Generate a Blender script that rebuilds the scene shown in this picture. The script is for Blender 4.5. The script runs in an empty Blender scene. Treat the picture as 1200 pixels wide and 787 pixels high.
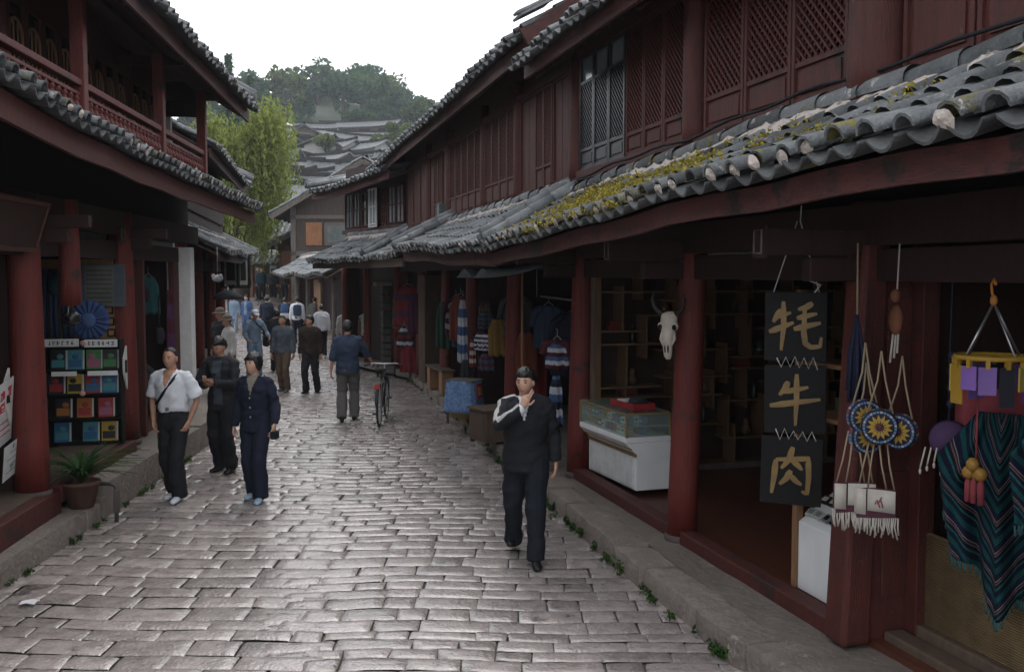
import bpy, bmesh, math, random
import numpy as np
from mathutils import Vector, Matrix, noise
random.seed(7)
R = math.radians
V = Vector
SC = bpy.context.scene
COL = SC.collection

# ------------------------------------------------------------ camera, world, sun, exposure
cam_d = bpy.data.cameras.new('camera'); cam = bpy.data.objects.new('camera', cam_d); COL.objects.link(cam)
cam_d.sensor_width = 36.0; cam_d.lens = 34.5; cam_d.clip_start = 0.05; cam_d.clip_end = 3000
cam.location = (0, 0, 2.55)
cam.rotation_euler = (math.pi / 2 - math.atan(73.5 / 1150), 0, 0)
SC.camera = cam
SC.view_settings.view_transform = 'Standard'; SC.view_settings.look = 'None'
SC.view_settings.gamma = 1.0; SC.view_settings.use_curve_mapping = False
SC.view_settings.exposure = 0.92
SUN_EL, SUN_AZ = 58.0, 5.0           # high, from beyond the far end of the street, behind cloud
wd = bpy.data.worlds.new('World'); SC.world = wd; wd.use_nodes = True
nt = wd.node_tree; bg = nt.nodes['Background']
sky = nt.nodes.new('ShaderNodeTexSky'); sky.sky_type = 'NISHITA'; sky.sun_disc = False
sky.sun_elevation = R(SUN_EL); sky.sun_rotation = R(SUN_AZ); sky.dust_density = 4.0; sky.air_density = 1.0
mx = nt.nodes.new('ShaderNodeMix'); mx.data_type = 'RGBA'
mx.inputs[0].default_value = 0.86
tc = nt.nodes.new('ShaderNodeTexCoord'); nz = nt.nodes.new('ShaderNodeTexNoise')
nz.inputs['Scale'].default_value = 1.6; nz.inputs['Detail'].default_value = 4
nt.links.new(tc.outputs['Generated'], nz.inputs['Vector'])
rp = nt.nodes.new('ShaderNodeValToRGB')
rp.color_ramp.elements[0].position = .3; rp.color_ramp.elements[0].color = (10.2, 10.6, 11.2, 1)
rp.color_ramp.elements[1].position = .75; rp.color_ramp.elements[1].color = (13.2, 13.4, 13.6, 1)
nt.links.new(nz.outputs['Fac'], rp.inputs['Fac'])
nt.links.new(sky.outputs['Color'], mx.inputs[6]); nt.links.new(rp.outputs['Color'], mx.inputs[7])
nt.links.new(mx.outputs[2], bg.inputs['Color']); bg.inputs['Strength'].default_value = 0.1
sd = bpy.data.lights.new('sun', 'SUN'); sd.energy = 0.6; sd.angle = R(25); sd.color = (1.0, .96, .9)
so = bpy.data.objects.new('sun', sd); COL.objects.link(so)
_el, _az = R(SUN_EL), R(SUN_AZ)
so.rotation_euler = V((-math.sin(_az) * math.cos(_el), -math.cos(_az) * math.cos(_el), -math.sin(_el))).to_track_quat('-Z', 'Y').to_euler()
SC.cycles.max_bounces = 6; SC.cycles.diffuse_bounces = 4; SC.cycles.glossy_bounces = 3
SC.cycles.transmission_bounces = 4; SC.cycles.volume_bounces = 1; SC.cycles.use_denoising = True

# ------------------------------------------------------------ materials
MATS = {}
def mat(name, c1, c2=None, rough=.7, scale=4, detail=6, bump=0.0, bscale=30, stretch=(1, 1, 1), c3=None, t3=.62, s3=6,
        island=0.0, spec=.4, lichen=None, metal=0.0, w3=.08):
    if name in MATS: return MATS[name]
    m = bpy.data.materials.new(name); m.use_nodes = True; n = m.node_tree; N = n.nodes; Lk = n.links.new
    b = N['Principled BSDF']; b.inputs['Roughness'].default_value = rough
    b.inputs['Specular IOR Level'].default_value = spec; b.inputs['Metallic'].default_value = metal
    c2 = c2 or tuple(x * .7 for x in c1)
    tx = N.new('ShaderNodeTexCoord'); mp = N.new('ShaderNodeMapping'); mp.inputs['Scale'].default_value = stretch
    Lk(tx.outputs['Object'], mp.inputs['Vector'])
    a = N.new('ShaderNodeTexNoise'); a.inputs['Scale'].default_value = scale; a.inputs['Detail'].default_value = detail
    a.inputs['Roughness'].default_value = .65
    Lk(mp.outputs[0], a.inputs['Vector'])
    r = N.new('ShaderNodeValToRGB'); r.color_ramp.elements[0].position = .32; r.color_ramp.elements[1].position = .68
    r.color_ramp.elements[0].color = (*c1, 1); r.color_ramp.elements[1].color = (*c2, 1)
    Lk(a.outputs['Fac'], r.inputs['Fac']); out = r.outputs['Color']
    def mixin(fac, col, prev):
        x = N.new('ShaderNodeMix'); x.data_type = 'RGBA'; Lk(fac, x.inputs[0]); Lk(prev, x.inputs[6])
        x.inputs[7].default_value = (*col, 1); return x.outputs[2]
    if island:
        g = N.new('ShaderNodeNewGeometry'); mr = N.new('ShaderNodeMapRange')
        mr.inputs[3].default_value = 1 - island; mr.inputs[4].default_value = 1 + island
        Lk(g.outputs['Random Per Island'], mr.inputs[0])
        x = N.new('ShaderNodeMix'); x.data_type = 'RGBA'; x.blend_type = 'MULTIPLY'; x.inputs[0].default_value = 1
        Lk(out, x.inputs[6]); Lk(mr.outputs[0], x.inputs[7]); out = x.outputs[2]
    def blotch(col, t, s, w, prev, up=False):
        q = N.new('ShaderNodeTexNoise'); q.inputs['Scale'].default_value = s; q.inputs['Detail'].default_value = 8; q.inputs['Roughness'].default_value = .7
        Lk(tx.outputs['Object'], q.inputs['Vector'])
        mr = N.new('ShaderNodeMapRange'); mr.inputs[1].default_value = t; mr.inputs[2].default_value = t + w
        Lk(q.outputs['Fac'], mr.inputs[0]); f = mr.outputs[0]
        return mixin(f, col, prev)
    if c3: out = blotch(c3, t3, s3, w3, out)
    if lichen: out = blotch(lichen[0], lichen[1], lichen[2], .05, out)
    Lk(out, b.inputs['Base Color'])
    if bump:
        q = N.new('ShaderNodeTexNoise'); q.inputs['Scale'].default_value = bscale; q.inputs['Detail'].default_value = 5
        Lk(mp.outputs[0], q.inputs['Vector'])
        bp = N.new('ShaderNodeBump'); bp.inputs['Strength'].default_value = bump; bp.inputs['Distance'].default_value = .02
        Lk(q.outputs['Fac'], bp.inputs['Height']); Lk(bp.outputs[0], b.inputs['Normal'])
    MATS[name] = m; return m

RED = mat('red_timber', (.078, .0140, .0095), (.036, .0085, .0065), .62, 3, 8, .45, 26, (6, 6, 1), c3=(.14, .075, .06), t3=.63, s3=9, lichen=((.018, .009, .008), .6, 2.2))
REDL = mat('red_post_paint', (.14, .0175, .0125), (.07, .012, .0095), .55, 2.5, 9, .6, 16, (8, 8, .6), c3=(.2, .12, .1), t3=.65, s3=8, lichen=((.025, .012, .010), .58, 2.6))
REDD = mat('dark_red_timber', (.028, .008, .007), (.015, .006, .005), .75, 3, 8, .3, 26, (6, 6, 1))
FASC = mat('fascia_paint', (.085, .022, .019), (.036, .013, .012), .7, 3, 9, .6, 20, (1, 4, 4), c3=(.19, .15, .14), t3=.64, s3=7, lichen=((.016, .010, .009), .56, 2.4))
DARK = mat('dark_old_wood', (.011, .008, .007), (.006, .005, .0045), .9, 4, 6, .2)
BROWN = mat('weathered_wood', (.10, .065, .045), (.055, .038, .028), .75, 3, 8, .4, 25, (5, 5, 1))
GREYW = mat('grey_old_timber', (.11, .095, .085), (.06, .05, .045), .85, 3, 8, .4, 25, (5, 5, 1))
ORANGE = mat('varnished_pine', (.23, .092, .035), (.13, .052, .022), .5, 3, 8, .2, 25, (5, 5, 1))
PINE = mat('pale_pine', (.26, .14, .07), (.17, .09, .045), .55, 3, 8, .2, 25, (5, 5, 1))
FLOORW = mat('red_plank_floor', (.095, .03, .017), (.055, .019, .012), .4, 3, 8, .2, 20, (1, 8, 1))
PLASTER = mat('white_plaster', (.62, .62, .62), (.5, .5, .49), .85, 5, 8, .15, 30, c3=(.36, .34, .32), t3=.62, s3=4)
MORTAR = mat('lime_mortar', (.55, .48, .43), (.36, .31, .28), .9, 9, 8, .9, 40, c3=(.18, .165, .155), t3=.54, s3=14)
TILE = mat('grey_roof_tile', (.14, .147, .153), (.07, .075, .078), .85, 6, 9, .7, 40, island=.45, c3=(.38, .36, .34), t3=.585, s3=7, lichen=((.16, .135, .03), .6, 3.0), spec=.25)
TILEP = mat('pan_tile', (.085, .088, .09), (.05, .052, .054), .8, 7, 8, .4, 45, island=.3, c3=(.22, .21, .19), t3=.64, s3=8, lichen=((.14, .13, .035), .64, 2.8))
TILEW = mat('weathered_tile', (.19, .2, .205), (.1, .105, .11), .8, 5, 8, .4, 40, island=.3, c3=(.42, .41, .4), t3=.6, s3=6, lichen=((.2, .17, .04), .7, 2.4))
TILEF = mat('far_roof_tile', (.13, .135, .14), (.075, .08, .085), .85, 1.6, 8, 0, 10, (1, 1, 1), c3=(.2, .2, .19), t3=.6, s3=1.2)
STONE = mat('paving_stone', (.315, .275, .264), (.185, .157, .15), .3, 9, 10, .5, 34, island=.24, c3=(.36, .32, .3), t3=.6, s3=22, lichen=((.085, .072, .066), .62, 1.1), spec=.6)
def _rough(m, lo, hi, sc):
    N = m.node_tree.nodes; q = N.new('ShaderNodeTexNoise'); q.inputs['Scale'].default_value = sc; q.inputs['Detail'].default_value = 6; r = N.new('ShaderNodeMapRange')
    r.inputs[1].default_value = .35; r.inputs[2].default_value = .65; r.inputs[3].default_value = lo; r.inputs[4].default_value = hi
    t = N.new('ShaderNodeTexCoord'); m.node_tree.links.new(t.outputs['Object'], q.inputs['Vector']); m.node_tree.links.new(q.outputs['Fac'], r.inputs[0]); m.node_tree.links.new(r.outputs[0], N['Principled BSDF'].inputs['Roughness'])
_rough(STONE, .10, .40, 5)
_b = STONE.node_tree.nodes['Principled BSDF']; _b.inputs['Coat Weight'].default_value = .35; _b.inputs['Coat Roughness'].default_value = .18
KERB = mat('kerb_stone', (.215, .18, .158), (.125, .105, .09), .75, 5, 8, .9, 24, island=.15, c3=(.3, .25, .22), t3=.6, s3=5)
PAVE = mat('sidewalk_stone', (.19, .165, .145), (.11, .095, .083), .5, 3, 9, .6, 18, c3=(.25, .21, .185), t3=.58, s3=3)
JOINT = mat('street_joint_dirt', (.085, .074, .065), (.05, .045, .04), .9, 3, 6, .3)
HILLG = mat('hill_ground', (.028, .042, .02), (.02, .03, .015), .95, .2, 6)
BLACK = mat('black_lacquer', (.009, .009, .010), (.006, .006, .0065), .6, 6, 4, spec=.15)
GOLD = mat('gold_paint', (.21, .13, .036), (.13, .075, .022), .5, 9, 4)
WHITE = mat('white_enamel', (.7, .71, .72), (.62, .63, .64), .35, 3, 4)
GLASSY = mat('window_glass_dark', (.03, .035, .04), (.02, .022, .026), .08, 2, 2, spec=.8)
GLASSB = mat('window_glass_pale', (.25, .29, .32), (.18, .21, .24), .12, 2, 2, spec=.7)
METAL = mat('bare_steel', (.4, .4, .41), (.3, .3, .31), .35, 9, 4, metal=.8)
RUBBER = mat('black_rubber', (.02, .02, .02), (.014, .014, .014), .7)
def flat(name, c, rough=.75, bump=.0, bscale=60, v=.72, spec=.25):
    return mat(name, c, tuple(x * v for x in c), rough, 6, 5, bump, bscale, spec=spec)

# ------------------------------------------------------------ mesh builder
def perp(d):
    a = V((0, 0, 1)) if abs(d.z) < .9 else V((1, 0, 0))
    x = d.cross(a).normalized(); return x, d.cross(x).normalized()
class MB:
    def __init__(s): s.v = []; s.f = []; s.m = []; s.s = []
    def add(s, vs, fs, mi=0, sm=False):
        o = len(s.v); s.v.extend([tuple(p) for p in vs])
        s.f.extend([tuple(i + o for i in f) for f in fs]); s.m.extend([mi] * len(fs)); s.s.extend([sm] * len(fs))
    def box(s, x0, y0, z0, x1, y1, z1, mi=0):
        s.add([(x0, y0, z0), (x1, y0, z0), (x1, y1, z0), (x0, y1, z0), (x0, y0, z1), (x1, y0, z1), (x1, y1, z1), (x0, y1, z1)],
              [(0, 3, 2, 1), (4, 5, 6, 7), (0, 1, 5, 4), (1, 2, 6, 5), (2, 3, 7, 6), (3, 0, 4, 7)], mi)
    def beam(s, p, q, w, h, mi=0, up=None):
        p, q = V(p), V(q); d = (q - p).normalized()
        if up is None: x, y = perp(d)
        else: x = d.cross(V(up)).normalized(); y = x.cross(d).normalized()
        x *= w / 2; y *= h / 2
        s.add([p - x - y, p + x - y, p + x + y, p - x + y, q - x - y, q + x - y, q + x + y, q - x + y],
              [(0, 3, 2, 1), (4, 5, 6, 7), (0, 1, 5, 4), (1, 2, 6, 5), (2, 3, 7, 6), (3, 0, 4, 7)], mi)
    def loft(s, rings, mi=0, sm=True, caps=True, closed=True):
        n = len(rings[0]); vs = [p for r in rings for p in r]; fs = []
        for i in range(len(rings) - 1):
            for j in range(n if closed else n - 1):
                a = i * n + j; b = i * n + (j + 1) % n; fs.append((a, b, b + n, a + n))
        if caps and closed:
            fs.append(tuple(range(n - 1, -1, -1))); o = (len(rings) - 1) * n; fs.append(tuple(range(o, o + n)))
        s.add(vs, fs, mi, sm)
    def tube(s, pts, r, n=8, mi=0, sm=True, caps=True, flat=1.0):
        pts = [V(p) for p in pts]; rs = r if isinstance(r, (list, tuple)) else [r] * len(pts)
        rings = []; X = None
        for i, p in enumerate(pts):
            d = (pts[min(i + 1, len(pts) - 1)] - pts[max(i - 1, 0)])
            d = d.normalized() if d.length > 1e-9 else V((0, 0, 1))
            if X is None: X, Y = perp(d)
            else: X = (X - d * X.dot(d)).normalized(); Y = d.cross(X).normalized()
            rings.append([p + X * math.cos(2 * math.pi * k / n) * rs[i] + Y * math.sin(2 * math.pi * k / n) * rs[i] * flat for k in range(n)])
        s.loft(rings, mi, sm, caps)
    def lathe(s, prof, c=(0, 0, 0), n=16, mi=0, sm=True):
        c = V(c)
        s.loft([[c + V((r * math.cos(2 * math.pi * k / n), r * math.sin(2 * math.pi * k / n), z)) for k in range(n)] for r, z in prof], mi, sm, True)
    def ell(s, c, rx, ry, rz, n=10, k=7, mi=0):
        c = V(c); s.loft([[c + V((rx * math.sin(t) * math.cos(2 * math.pi * j / n), ry * math.sin(t) * math.sin(2 * math.pi * j / n), -rz * math.cos(t))) for j in range(n)]
                for t in [math.pi * (i + .02) / (k + .04) for i in range(k + 1)]], mi, True)
    def quad(s, a, b, c, d, mi=0): s.add([a, b, c, d], [(0, 1, 2, 3)], mi)
    def sheet(s, P, mi=0, sm=True):
        n = len(P[0]); s.add([p for r in P for p in r], [(i * n + j, i * n + j + 1, (i + 1) * n + j + 1, (i + 1) * n + j) for i in range(len(P) - 1) for j in range(n - 1)], mi, sm)
    def rock(s, c, ax, dims, k=4, rad=.03, jit=.01, mi=0, fr=6, sm=True):
        c = V(c); X, Y, Z = [V(a) for a in ax]; h = [d / 2 for d in dims]
        seed = V((random.random() * 50, random.random() * 50, 0))
        for a in range(3):
            for sg in (-1, 1):
                P = []
                for i in range(k + 1):
                    row = []
                    for j in range(k + 1):
                        p = [0, 0, 0]; p[a] = sg; p[(a + 1) % 3] = (-1 + 2 * i / k); p[(a + 2) % 3] = (-1 + 2 * j / k) * sg
                        q = [p[t] * h[t] for t in range(3)]
                        inn = [max(-h[t] + rad, min(h[t] - rad, q[t])) for t in range(3)]
                        dd = V([q[t] - inn[t] for t in range(3)])
                        dd = dd.normalized() * rad if dd.length > 1e-6 else dd
                        w = V(inn) + dd
                        w += noise.noise_vector(w * fr + seed) * jit
                        row.append(c + X * w.x + Y * w.y + Z * w.z)
                    P.append(row)
                s.sheet(P, mi, sm)
    def build(s, name, mats, parent=None, bevel=0, solid=0):
        me = bpy.data.meshes.new(name); me.from_pydata(s.v, [], s.f)
        me.polygons.foreach_set('material_index', s.m); me.polygons.foreach_set('use_smooth', s.s)
        for m in (mats if isinstance(mats, (list, tuple)) else [mats]): me.materials.append(m)
        me.update()
        o = bpy.data.objects.new(name, me); COL.objects.link(o)
        if parent: o.parent = parent
        if bevel:
            b = o.modifiers.new('bevel', 'BEVEL'); b.width = bevel; b.segments = 2; b.limit_method = 'ANGLE'
        if solid:
            b = o.modifiers.new('solid', 'SOLIDIFY'); b.thickness = solid; b.offset = 0
        return o
def tag(o, label=None, cat=None, group=None, kind=None):
    if label: o['label'] = label
    if cat: o['category'] = cat
    if group: o['group'] = group
    if kind: o['kind'] = kind
    return o
def empty(name, loc, rz=0, label=None, cat=None, group=None):
    o = bpy.data.objects.new(name, None); COL.objects.link(o); o.location = loc; o.rotation_euler = (0, 0, rz)
    o.empty_display_size = .2
    return tag(o, label, cat, group)
def lerp(a, b, t): return a + (b - a) * t
def interp(tab, x):
    if x <= tab[0][0]: return tab[0][1]
    for (a, p), (b, q) in zip(tab, tab[1:]):
        if x <= b: return p + (q - p) * (x - a) / (b - a)
    return tab[-1][1]
class Fr:      # a street front: u along it, v towards the street, z up
    def __init__(s, o, w):
        s.o = V((o[0], o[1], 0)); s.w = V((w[0], w[1], 0)).normalized(); s.y = V((-s.w.y, s.w.x, 0)); s.rz = math.atan2(s.w.y, s.w.x)
    def p(s, u, v, z=0): return s.o + s.w * u + s.y * v + V((0, 0, z))
RF = Fr((2.18, 6.28), (-.264, .964))     # right row, u runs away from the camera
LF = Fr((-4.5, 9.3), (.0995, -.995))     # left row, u runs towards the camera
KR = [(3.2, 2.45), (4.4, 1.95), (6.14, 1.48), (7.8, 1.04), (10.74, .38), (17.16, -1.05), (25.44, -2.89), (31, -5.0), (39, -8.3), (45, -10.6), (52, -13.2), (60, -16)]
KL = [(2, -3.9), (7.75, -4.12), (9.99, -4.23), (14.94, -4.53), (18, -5.1), (25, -7.0), (35, -10.6), (45, -14.2), (52, -17.0), (60, -20)]
def hump(y): t = max(0, min(1, (y - 43) / 8)); return 1.15 * t * t * (3 - 2 * t)

# ------------------------------------------------------------ setting: terrain, paving, kerbs
def terrain(x, y):
    z = -.024 + hump(y) * (1 if y < 60 else 1)
    t = max(0, min(1, (y - 66) / 150)); z += 28 * (t * .85 + .15 * t * t)
    d = ((x + 49) / 30) ** 2 + ((y - 285) / 75) ** 2; z += 19 * math.exp(-d * 1.1)
    d = ((x + 5) / 55) ** 2 + ((y - 330) / 75) ** 2; z += 6 * math.exp(-d)
    if y > 70: z += 2.0 * noise.noise(V((x * .03, y * .03, 0)))
    return z
m = MB()
xs = [-420, -300, -220, -170] + list(range(-140, 61, 6)) + [90, 140, 220, 320, 420]
ys = [-14, -6, 0, 10, 20, 30, 40, 43, 44.5, 46, 47.5, 49, 51, 55, 60, 66] + list(range(70, 400, 8)) + [420]
m.sheet([[V((x, y, terrain(x, y))) for x in xs] for y in ys], 0)
o = m.build('ground', [JOINT, HILLG]); tag(o, kind='structure')
o.data.polygons.foreach_set('material_index', [1 if p.center.y > 62 else 0 for p in o.data.polygons])
# flagstones: one mesh, rows laid across the street on either side of a long seam
m = MB()
def seam(y): return -1.46 - .16 * (y - 7.5)
def stone(x0, x1, y0, y1, skew, hmp):
    k = 7; l = 5
    th = random.gauss(0, .002); tx_ = random.gauss(0, .008); ty_ = random.gauss(0, .008); cx, cy = (x0 + x1) / 2, (y0 + y1) / 2
    sd_ = random.random() * 90
    c4 = [random.uniform(-.011, .011) for _ in range(8)]
    P = []
    for i in range(l + 1):
        row = []
        fy = [0, .08, .35, .65, .92, 1][i]
        for j in range(k + 1):
            fx = [0, .04, .22, .4, .6, .78, .96, 1][j]
            x = lerp(x0, x1, fx) + lerp(c4[0], c4[1], fy) * (1 - fx) + lerp(c4[2], c4[3], fy) * fx
            y = lerp(y0, y1, fy) + lerp(c4[4], c4[5], fx) * (1 - fy) + lerp(c4[6], c4[7], fx) * fy
            y += skew(x)
            ed = (1 if i in (0, l) else 0) + (1 if j in (0, k) else 0)
            z = th + tx_ * (x - cx) + ty_ * (y - cy - skew(x)) + .006 * noise.noise(V((x * 6, y * 9, sd_))) + .003 * noise.noise(V((x * 17, y * 19, sd_))) - (.0075 if ed else 0) - (.005 if ed > 1 else 0)
            row.append(V((x, y, z + hmp(y))))
        P.append(row)
    m.sheet(P, 0)
def lay(lo, hi, ystart, yend, lmin, lmax, ph):
    y = ystart; r = 0
    def skew(x): return .05 * math.sin(x * 1.3 + ph) + .03 * math.sin(x * 2.9 + ph * 2)
    while y < yend:
        d = random.uniform(.15, .29) * (1 if y < 22 else 1.5)
        x = lo(y) - random.uniform(0, .5); xe = hi(y)
        while x < xe - .05:
            w = random.uniform(lmin, lmax); x2 = min(x + w, xe + .02)
            if xe - x2 < .2: x2 = xe
            stone(x + .004, x2 - .004, y + .003, y + d - .003, skew, hump)
            x = x2
        y += d
lay(lambda y: interp(KL, y) - .1, seam, 3.0, 57, .24, .58, .3)
lay(seam, lambda y: interp(KR, y) + .12, 3.0, 57, .22, .55, 2.1)
tag(m.build('street_paving', STONE), kind='structure')

def kerb_run(name, pts, z0, z1, side, w=.34, lmin=.6, lmax=1.15, jit=.02):
    m = MB(); tot = 0; segs = []
    for a, b in zip(pts, pts[1:]): segs.append((V((*a, 0)), V((*b, 0)))); 
    for a, b in segs:
        d = (b - a); L_ = d.length; d.normalize(); nrm = V((-d.y, d.x, 0)) * side; t = 0
        while t < L_ - .02:
            l = min(random.uniform(lmin, lmax), L_ - t)
            if L_ - t - l < .3: l = L_ - t
            off = random.uniform(-.02, .02); hz = z1 + random.uniform(-.015, .012)
            c = a + d * (t + l / 2) + nrm * (w / 2 + off)
            h0 = hump(c.y); c.z = (z0 + hz) / 2 + h0
            m.rock(c, (d, nrm, (0, 0, 1)), (l - .012, w, hz - z0), 5, .035, jit, 0, 5)
            t += l
    return tag(m.build(name, KERB), kind='structure')
kerb_run('kerb_right', [(x, y) for y, x in KR], -.12, .19, -1, .36)
nearL = [(-3.9, 2.5), (-4.12, 7.75), (-4.23, 9.99)]
farL = [(-4.22, 10.05), (-4.53, 14.94), (-5.1, 18), (-7.0, 25), (-10.6, 35), (-14.2, 45), (-17, 52)]
kerb_run('kerb_left', nearL, -.12, .22, 1, .38, 1.2, 2.2, .012)
kerb_run('kerb_left_high', farL, -.12, .36, 1, .42, 1.3, 2.4, .012)
def walk(name, edge, inset, width, z, mt=PAVE):
    m = MB(); rows = []
    for i in range(len(edge)):
        a = V((*edge[max(i - 1, 0)], 0)); b = V((*edge[min(i + 1, len(edge) - 1)], 0)); d = (b - a).normalized(); n = V((d.y, -d.x, 0)) * (1 if width > 0 else -1)
        p = V((*edge[i], 0)); hz = hump(p.y)
        rows.append([p + n * inset + V((0, 0, z + hz)), p + n * (inset + abs(width)) + V((0, 0, z + hz))])
    P = []
    for a, b in zip(rows, rows[1:]):
        k = max(2, int((a[0] - b[0]).length / .25))
        for i in range(k + (1 if b is rows[-1] else 0)):
            t = i / k; p, q = a[0].lerp(b[0], t), a[1].lerp(b[1], t)
            P.append([p.lerp(q, j / 12) + V((0, 0, .012 * noise.noise(p.lerp(q, j / 12) * 2.2) + .006 * noise.noise(p.lerp(q, j / 12) * 9))) for j in range(13)])
    m.sheet(P, 0)
    return tag(m.build(name, mt), kind='structure')
walk('pavement_right', [(x, y) for y, x in KR], .3, 2.6, .178)
walk('pavement_left', nearL, .3, -2.2, .205)
walk('pavement_left_high', farL, .33, -2.6, .345)
# ------------------------------------------------------------ tiled roofs: cover tiles, pan tiles, lime plugs
def tile_roof(lip, top, u0, u1, pitch=.25, r=.062, seg=.3, plug=.7, sag=.04, arc=7, jit=1.0, mats=None, parent=None, name='lower_roof', topcap=True, cap_r=.08):
    m = MB(); n = max(1, int(round((u1 - u0) / pitch))); pitch = (u1 - u0) / n
    def P(u, t):
        a = lip(u); b = top(u); return V((u, lerp(a[0], b[0], t), lerp(a[1], b[1], t) - sag * math.sin(math.pi * t) * 1.0))
    for i in range(n + 1):
        u = u0 + i * pitch + random.uniform(-.012, .012) * jit
        A, B = P(u, 0), P(u, 1); Ln = (B - A).length; ns = max(1, int(round(Ln / seg)))
        z_off = random.uniform(-.008, .012) * jit
        # cover tiles
        for k in range(ns):
            if k and random.random() < .035 * jit: continue
            t0 = k / ns + (random.uniform(-.25, .1) / ns if k and random.random() < .12 * jit else 0); t1 = min(1, (k + 1.25) / ns)
            if k == 0: t0 = -random.uniform(0, .05) * jit * .5
            p, q = P(u, t0), P(u, t1); d = (q - p).normalized(); X = V((1, 0, 0)); N = X.cross(d).normalized()
            if N.z < 0: N = -N
            j = V((random.uniform(-.01, .01), 0, 0)) * jit; tw = random.uniform(-.008, .008) * jit + (random.uniform(-.03, .03) if random.random() < .08 * jit else 0)
            rr = r * random.uniform(.94, 1.07)
            rings = []
            for (pp, rad, lift) in ((p, rr * 1.1, .032), (p.lerp(q, .5), rr, .022), (q, rr * .86, .008)):
                o = []
                for s in range(arc):
                    a = math.pi * s / (arc - 1)
                    o.append(pp + j + X * (math.cos(a) * rad + tw) + N * (math.sin(a) * rad * .95 + lift + z_off))
                if k == 0:
                    for s in range(arc - 1, -1, -1):
                        a = math.pi * s / (arc - 1)
                        o.append(pp + j + X * (math.cos(a) * (rad - .016) + tw) + N * (math.sin(a) * (rad - .016) * .95 + lift + z_off))
                rings.append(o)
            if k == 0: m.loft(rings, 0, True, False, True); m.add(rings[0], [(s, s + 1, 2 * arc - 2 - s, 2 * arc - 1 - s) for s in range(arc - 1)], 0)
            else: m.loft(rings, 0, True, False, False)
        if random.random() < plug:
            p = P(u, .0); d = (P(u, .2) - p).normalized(); N = V((1, 0, 0)).cross(d).normalized()
            if N.z < 0: N = -N
            c = p - d * random.uniform(.0, .03) + N * (.03 + z_off)
            rr = r * random.uniform(.72, .95); hh = random.uniform(.6, 1)
            base = [c + V((1, 0, 0)) * (math.cos(math.pi * s / 8) * rr) + N * (math.sin(math.pi * s / 8) * rr * hh + random.uniform(-.006, .006)) for s in range(9)]
            base += [c + V((1, 0, 0)) * (-rr * .7) - N * random.uniform(.01, .05), c + V((1, 0, 0)) * (rr * .6) - N * random.uniform(.01, .04)]
            ctr = c - d * random.uniform(.0, .03) + N * .015
            m.add(base + [ctr], [(s, (s + 1) % 11, 11) for s in range(11)], 2)
        # pan tiles
        if i < n:
            uc = u + pitch / 2; pw = pitch * .5 - r * .45
            for k in range(ns):
                t0 = k / ns; t1 = min(1, (k + 1.2) / ns)
                if k == 0: t0 = -.02 - random.uniform(0, .03) * jit
                p, q = P(uc, t0), P(uc, t1); d = (q - p).normalized(); N = V((1, 0, 0)).cross(d).normalized()
                if N.z < 0: N = -N
                rings = []; j = V((random.uniform(-.01, .01), 0, 0)) * jit
                for (pp, lift) in ((p, .012), (q, -.012)):
                    o = []
                    for s in range(6):
                        x = -1 + 2 * s / 5
                        o.append(pp + j + V((1, 0, 0)) * (x * pw) + N * (.055 * x * x - .052 + lift))
                    if k == 0:
                        for s in range(5, -1, -1):
                            x = -1 + 2 * s / 5
                            o.append(pp + j + V((1, 0, 0)) * (x * pw) + N * (.055 * x * x - .068 + lift))
                    rings.append(o)
                if k == 0: m.loft(rings, 1, True, False, True); m.add(rings[0], [(s, s + 1, 10 - s, 11 - s) for s in range(5)], 1)
                else: m.loft(rings, 1, True, False, False)
    if topcap:     # ridge course: half round tiles laid along, bedded in lime
        k = max(1, int((u1 - u0) / .42)); w = (u1 - u0) / k
        for i in range(k):
            a, b = u0 + i * w, u0 + (i + 1.06) * w
            p, q = P(a, .96) + V((0, 0, .085)), P(b, .96) + V((0, 0, .085))
            p.z += random.uniform(-.012, .012) * jit; q.z += random.uniform(-.012, .012) * jit
            rings = []
            for pp, rad in ((p, cap_r * 1.08), (q, cap_r * .92)):
                rings.append([pp + V((0, math.cos(math.pi * s / 8 - .3) * rad, math.sin(math.pi * s / 8 - .3) * rad)) for s in range(9)])
            m.loft(rings, 0, True, False, False)
        Pm = []
        kk = max(4, int((u1 - u0) / .07))
        for i in range(kk + 1):
            u = u0 + (u1 - u0) * i / kk; row = []
            for s, (t, hz) in enumerate(((.99, .14), (.955, .10), (.90, .105), (.83, .085), (.78, -.02))):
                row.append(P(u, t + (.03 * noise.noise(V((u * 5, s * 2, 3))))) + V((0, 0, hz + .05 * noise.noise(V((u * 7, s * 3, 1))) + .025 * noise.noise(V((u * 21, s * 5, 1))))))
            Pm.append(row)
        m.sheet(Pm, 2, True)
    return m.build(name, mats or [TILE, TILEP, MORTAR], parent)
def slab(lip, top, u0, u1, mt, parent, name, th=.05, drop=.09, steps=12):
    m = MB(); top_r, bot = [], []
    for i in range(steps + 1):
        u = lerp(u0, u1, i / steps); a, b = lip(u), top(u)
        A = V((u, a[0] - .13, a[1] - drop + .02)); B = V((u, b[0], b[1] - drop))
        m_ = A.lerp(B, .5) - V((0, 0, .05))
        top_r.append([A, m_, B]); bot.append([p - V((0, 0, th)) for p in (A, m_, B)])
    m.sheet(top_r); m.sheet(bot)
    m.sheet([[r[0], q[0]] for r, q in zip(top_r, bot)]); m.sheet([[r[2], q[2]] for r, q in zip(top_r, bot)])
    m.sheet([top_r[0], bot[0]]); m.sheet([top_r[-1], bot[-1]])
    return m.build(name, mt, parent)
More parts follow.
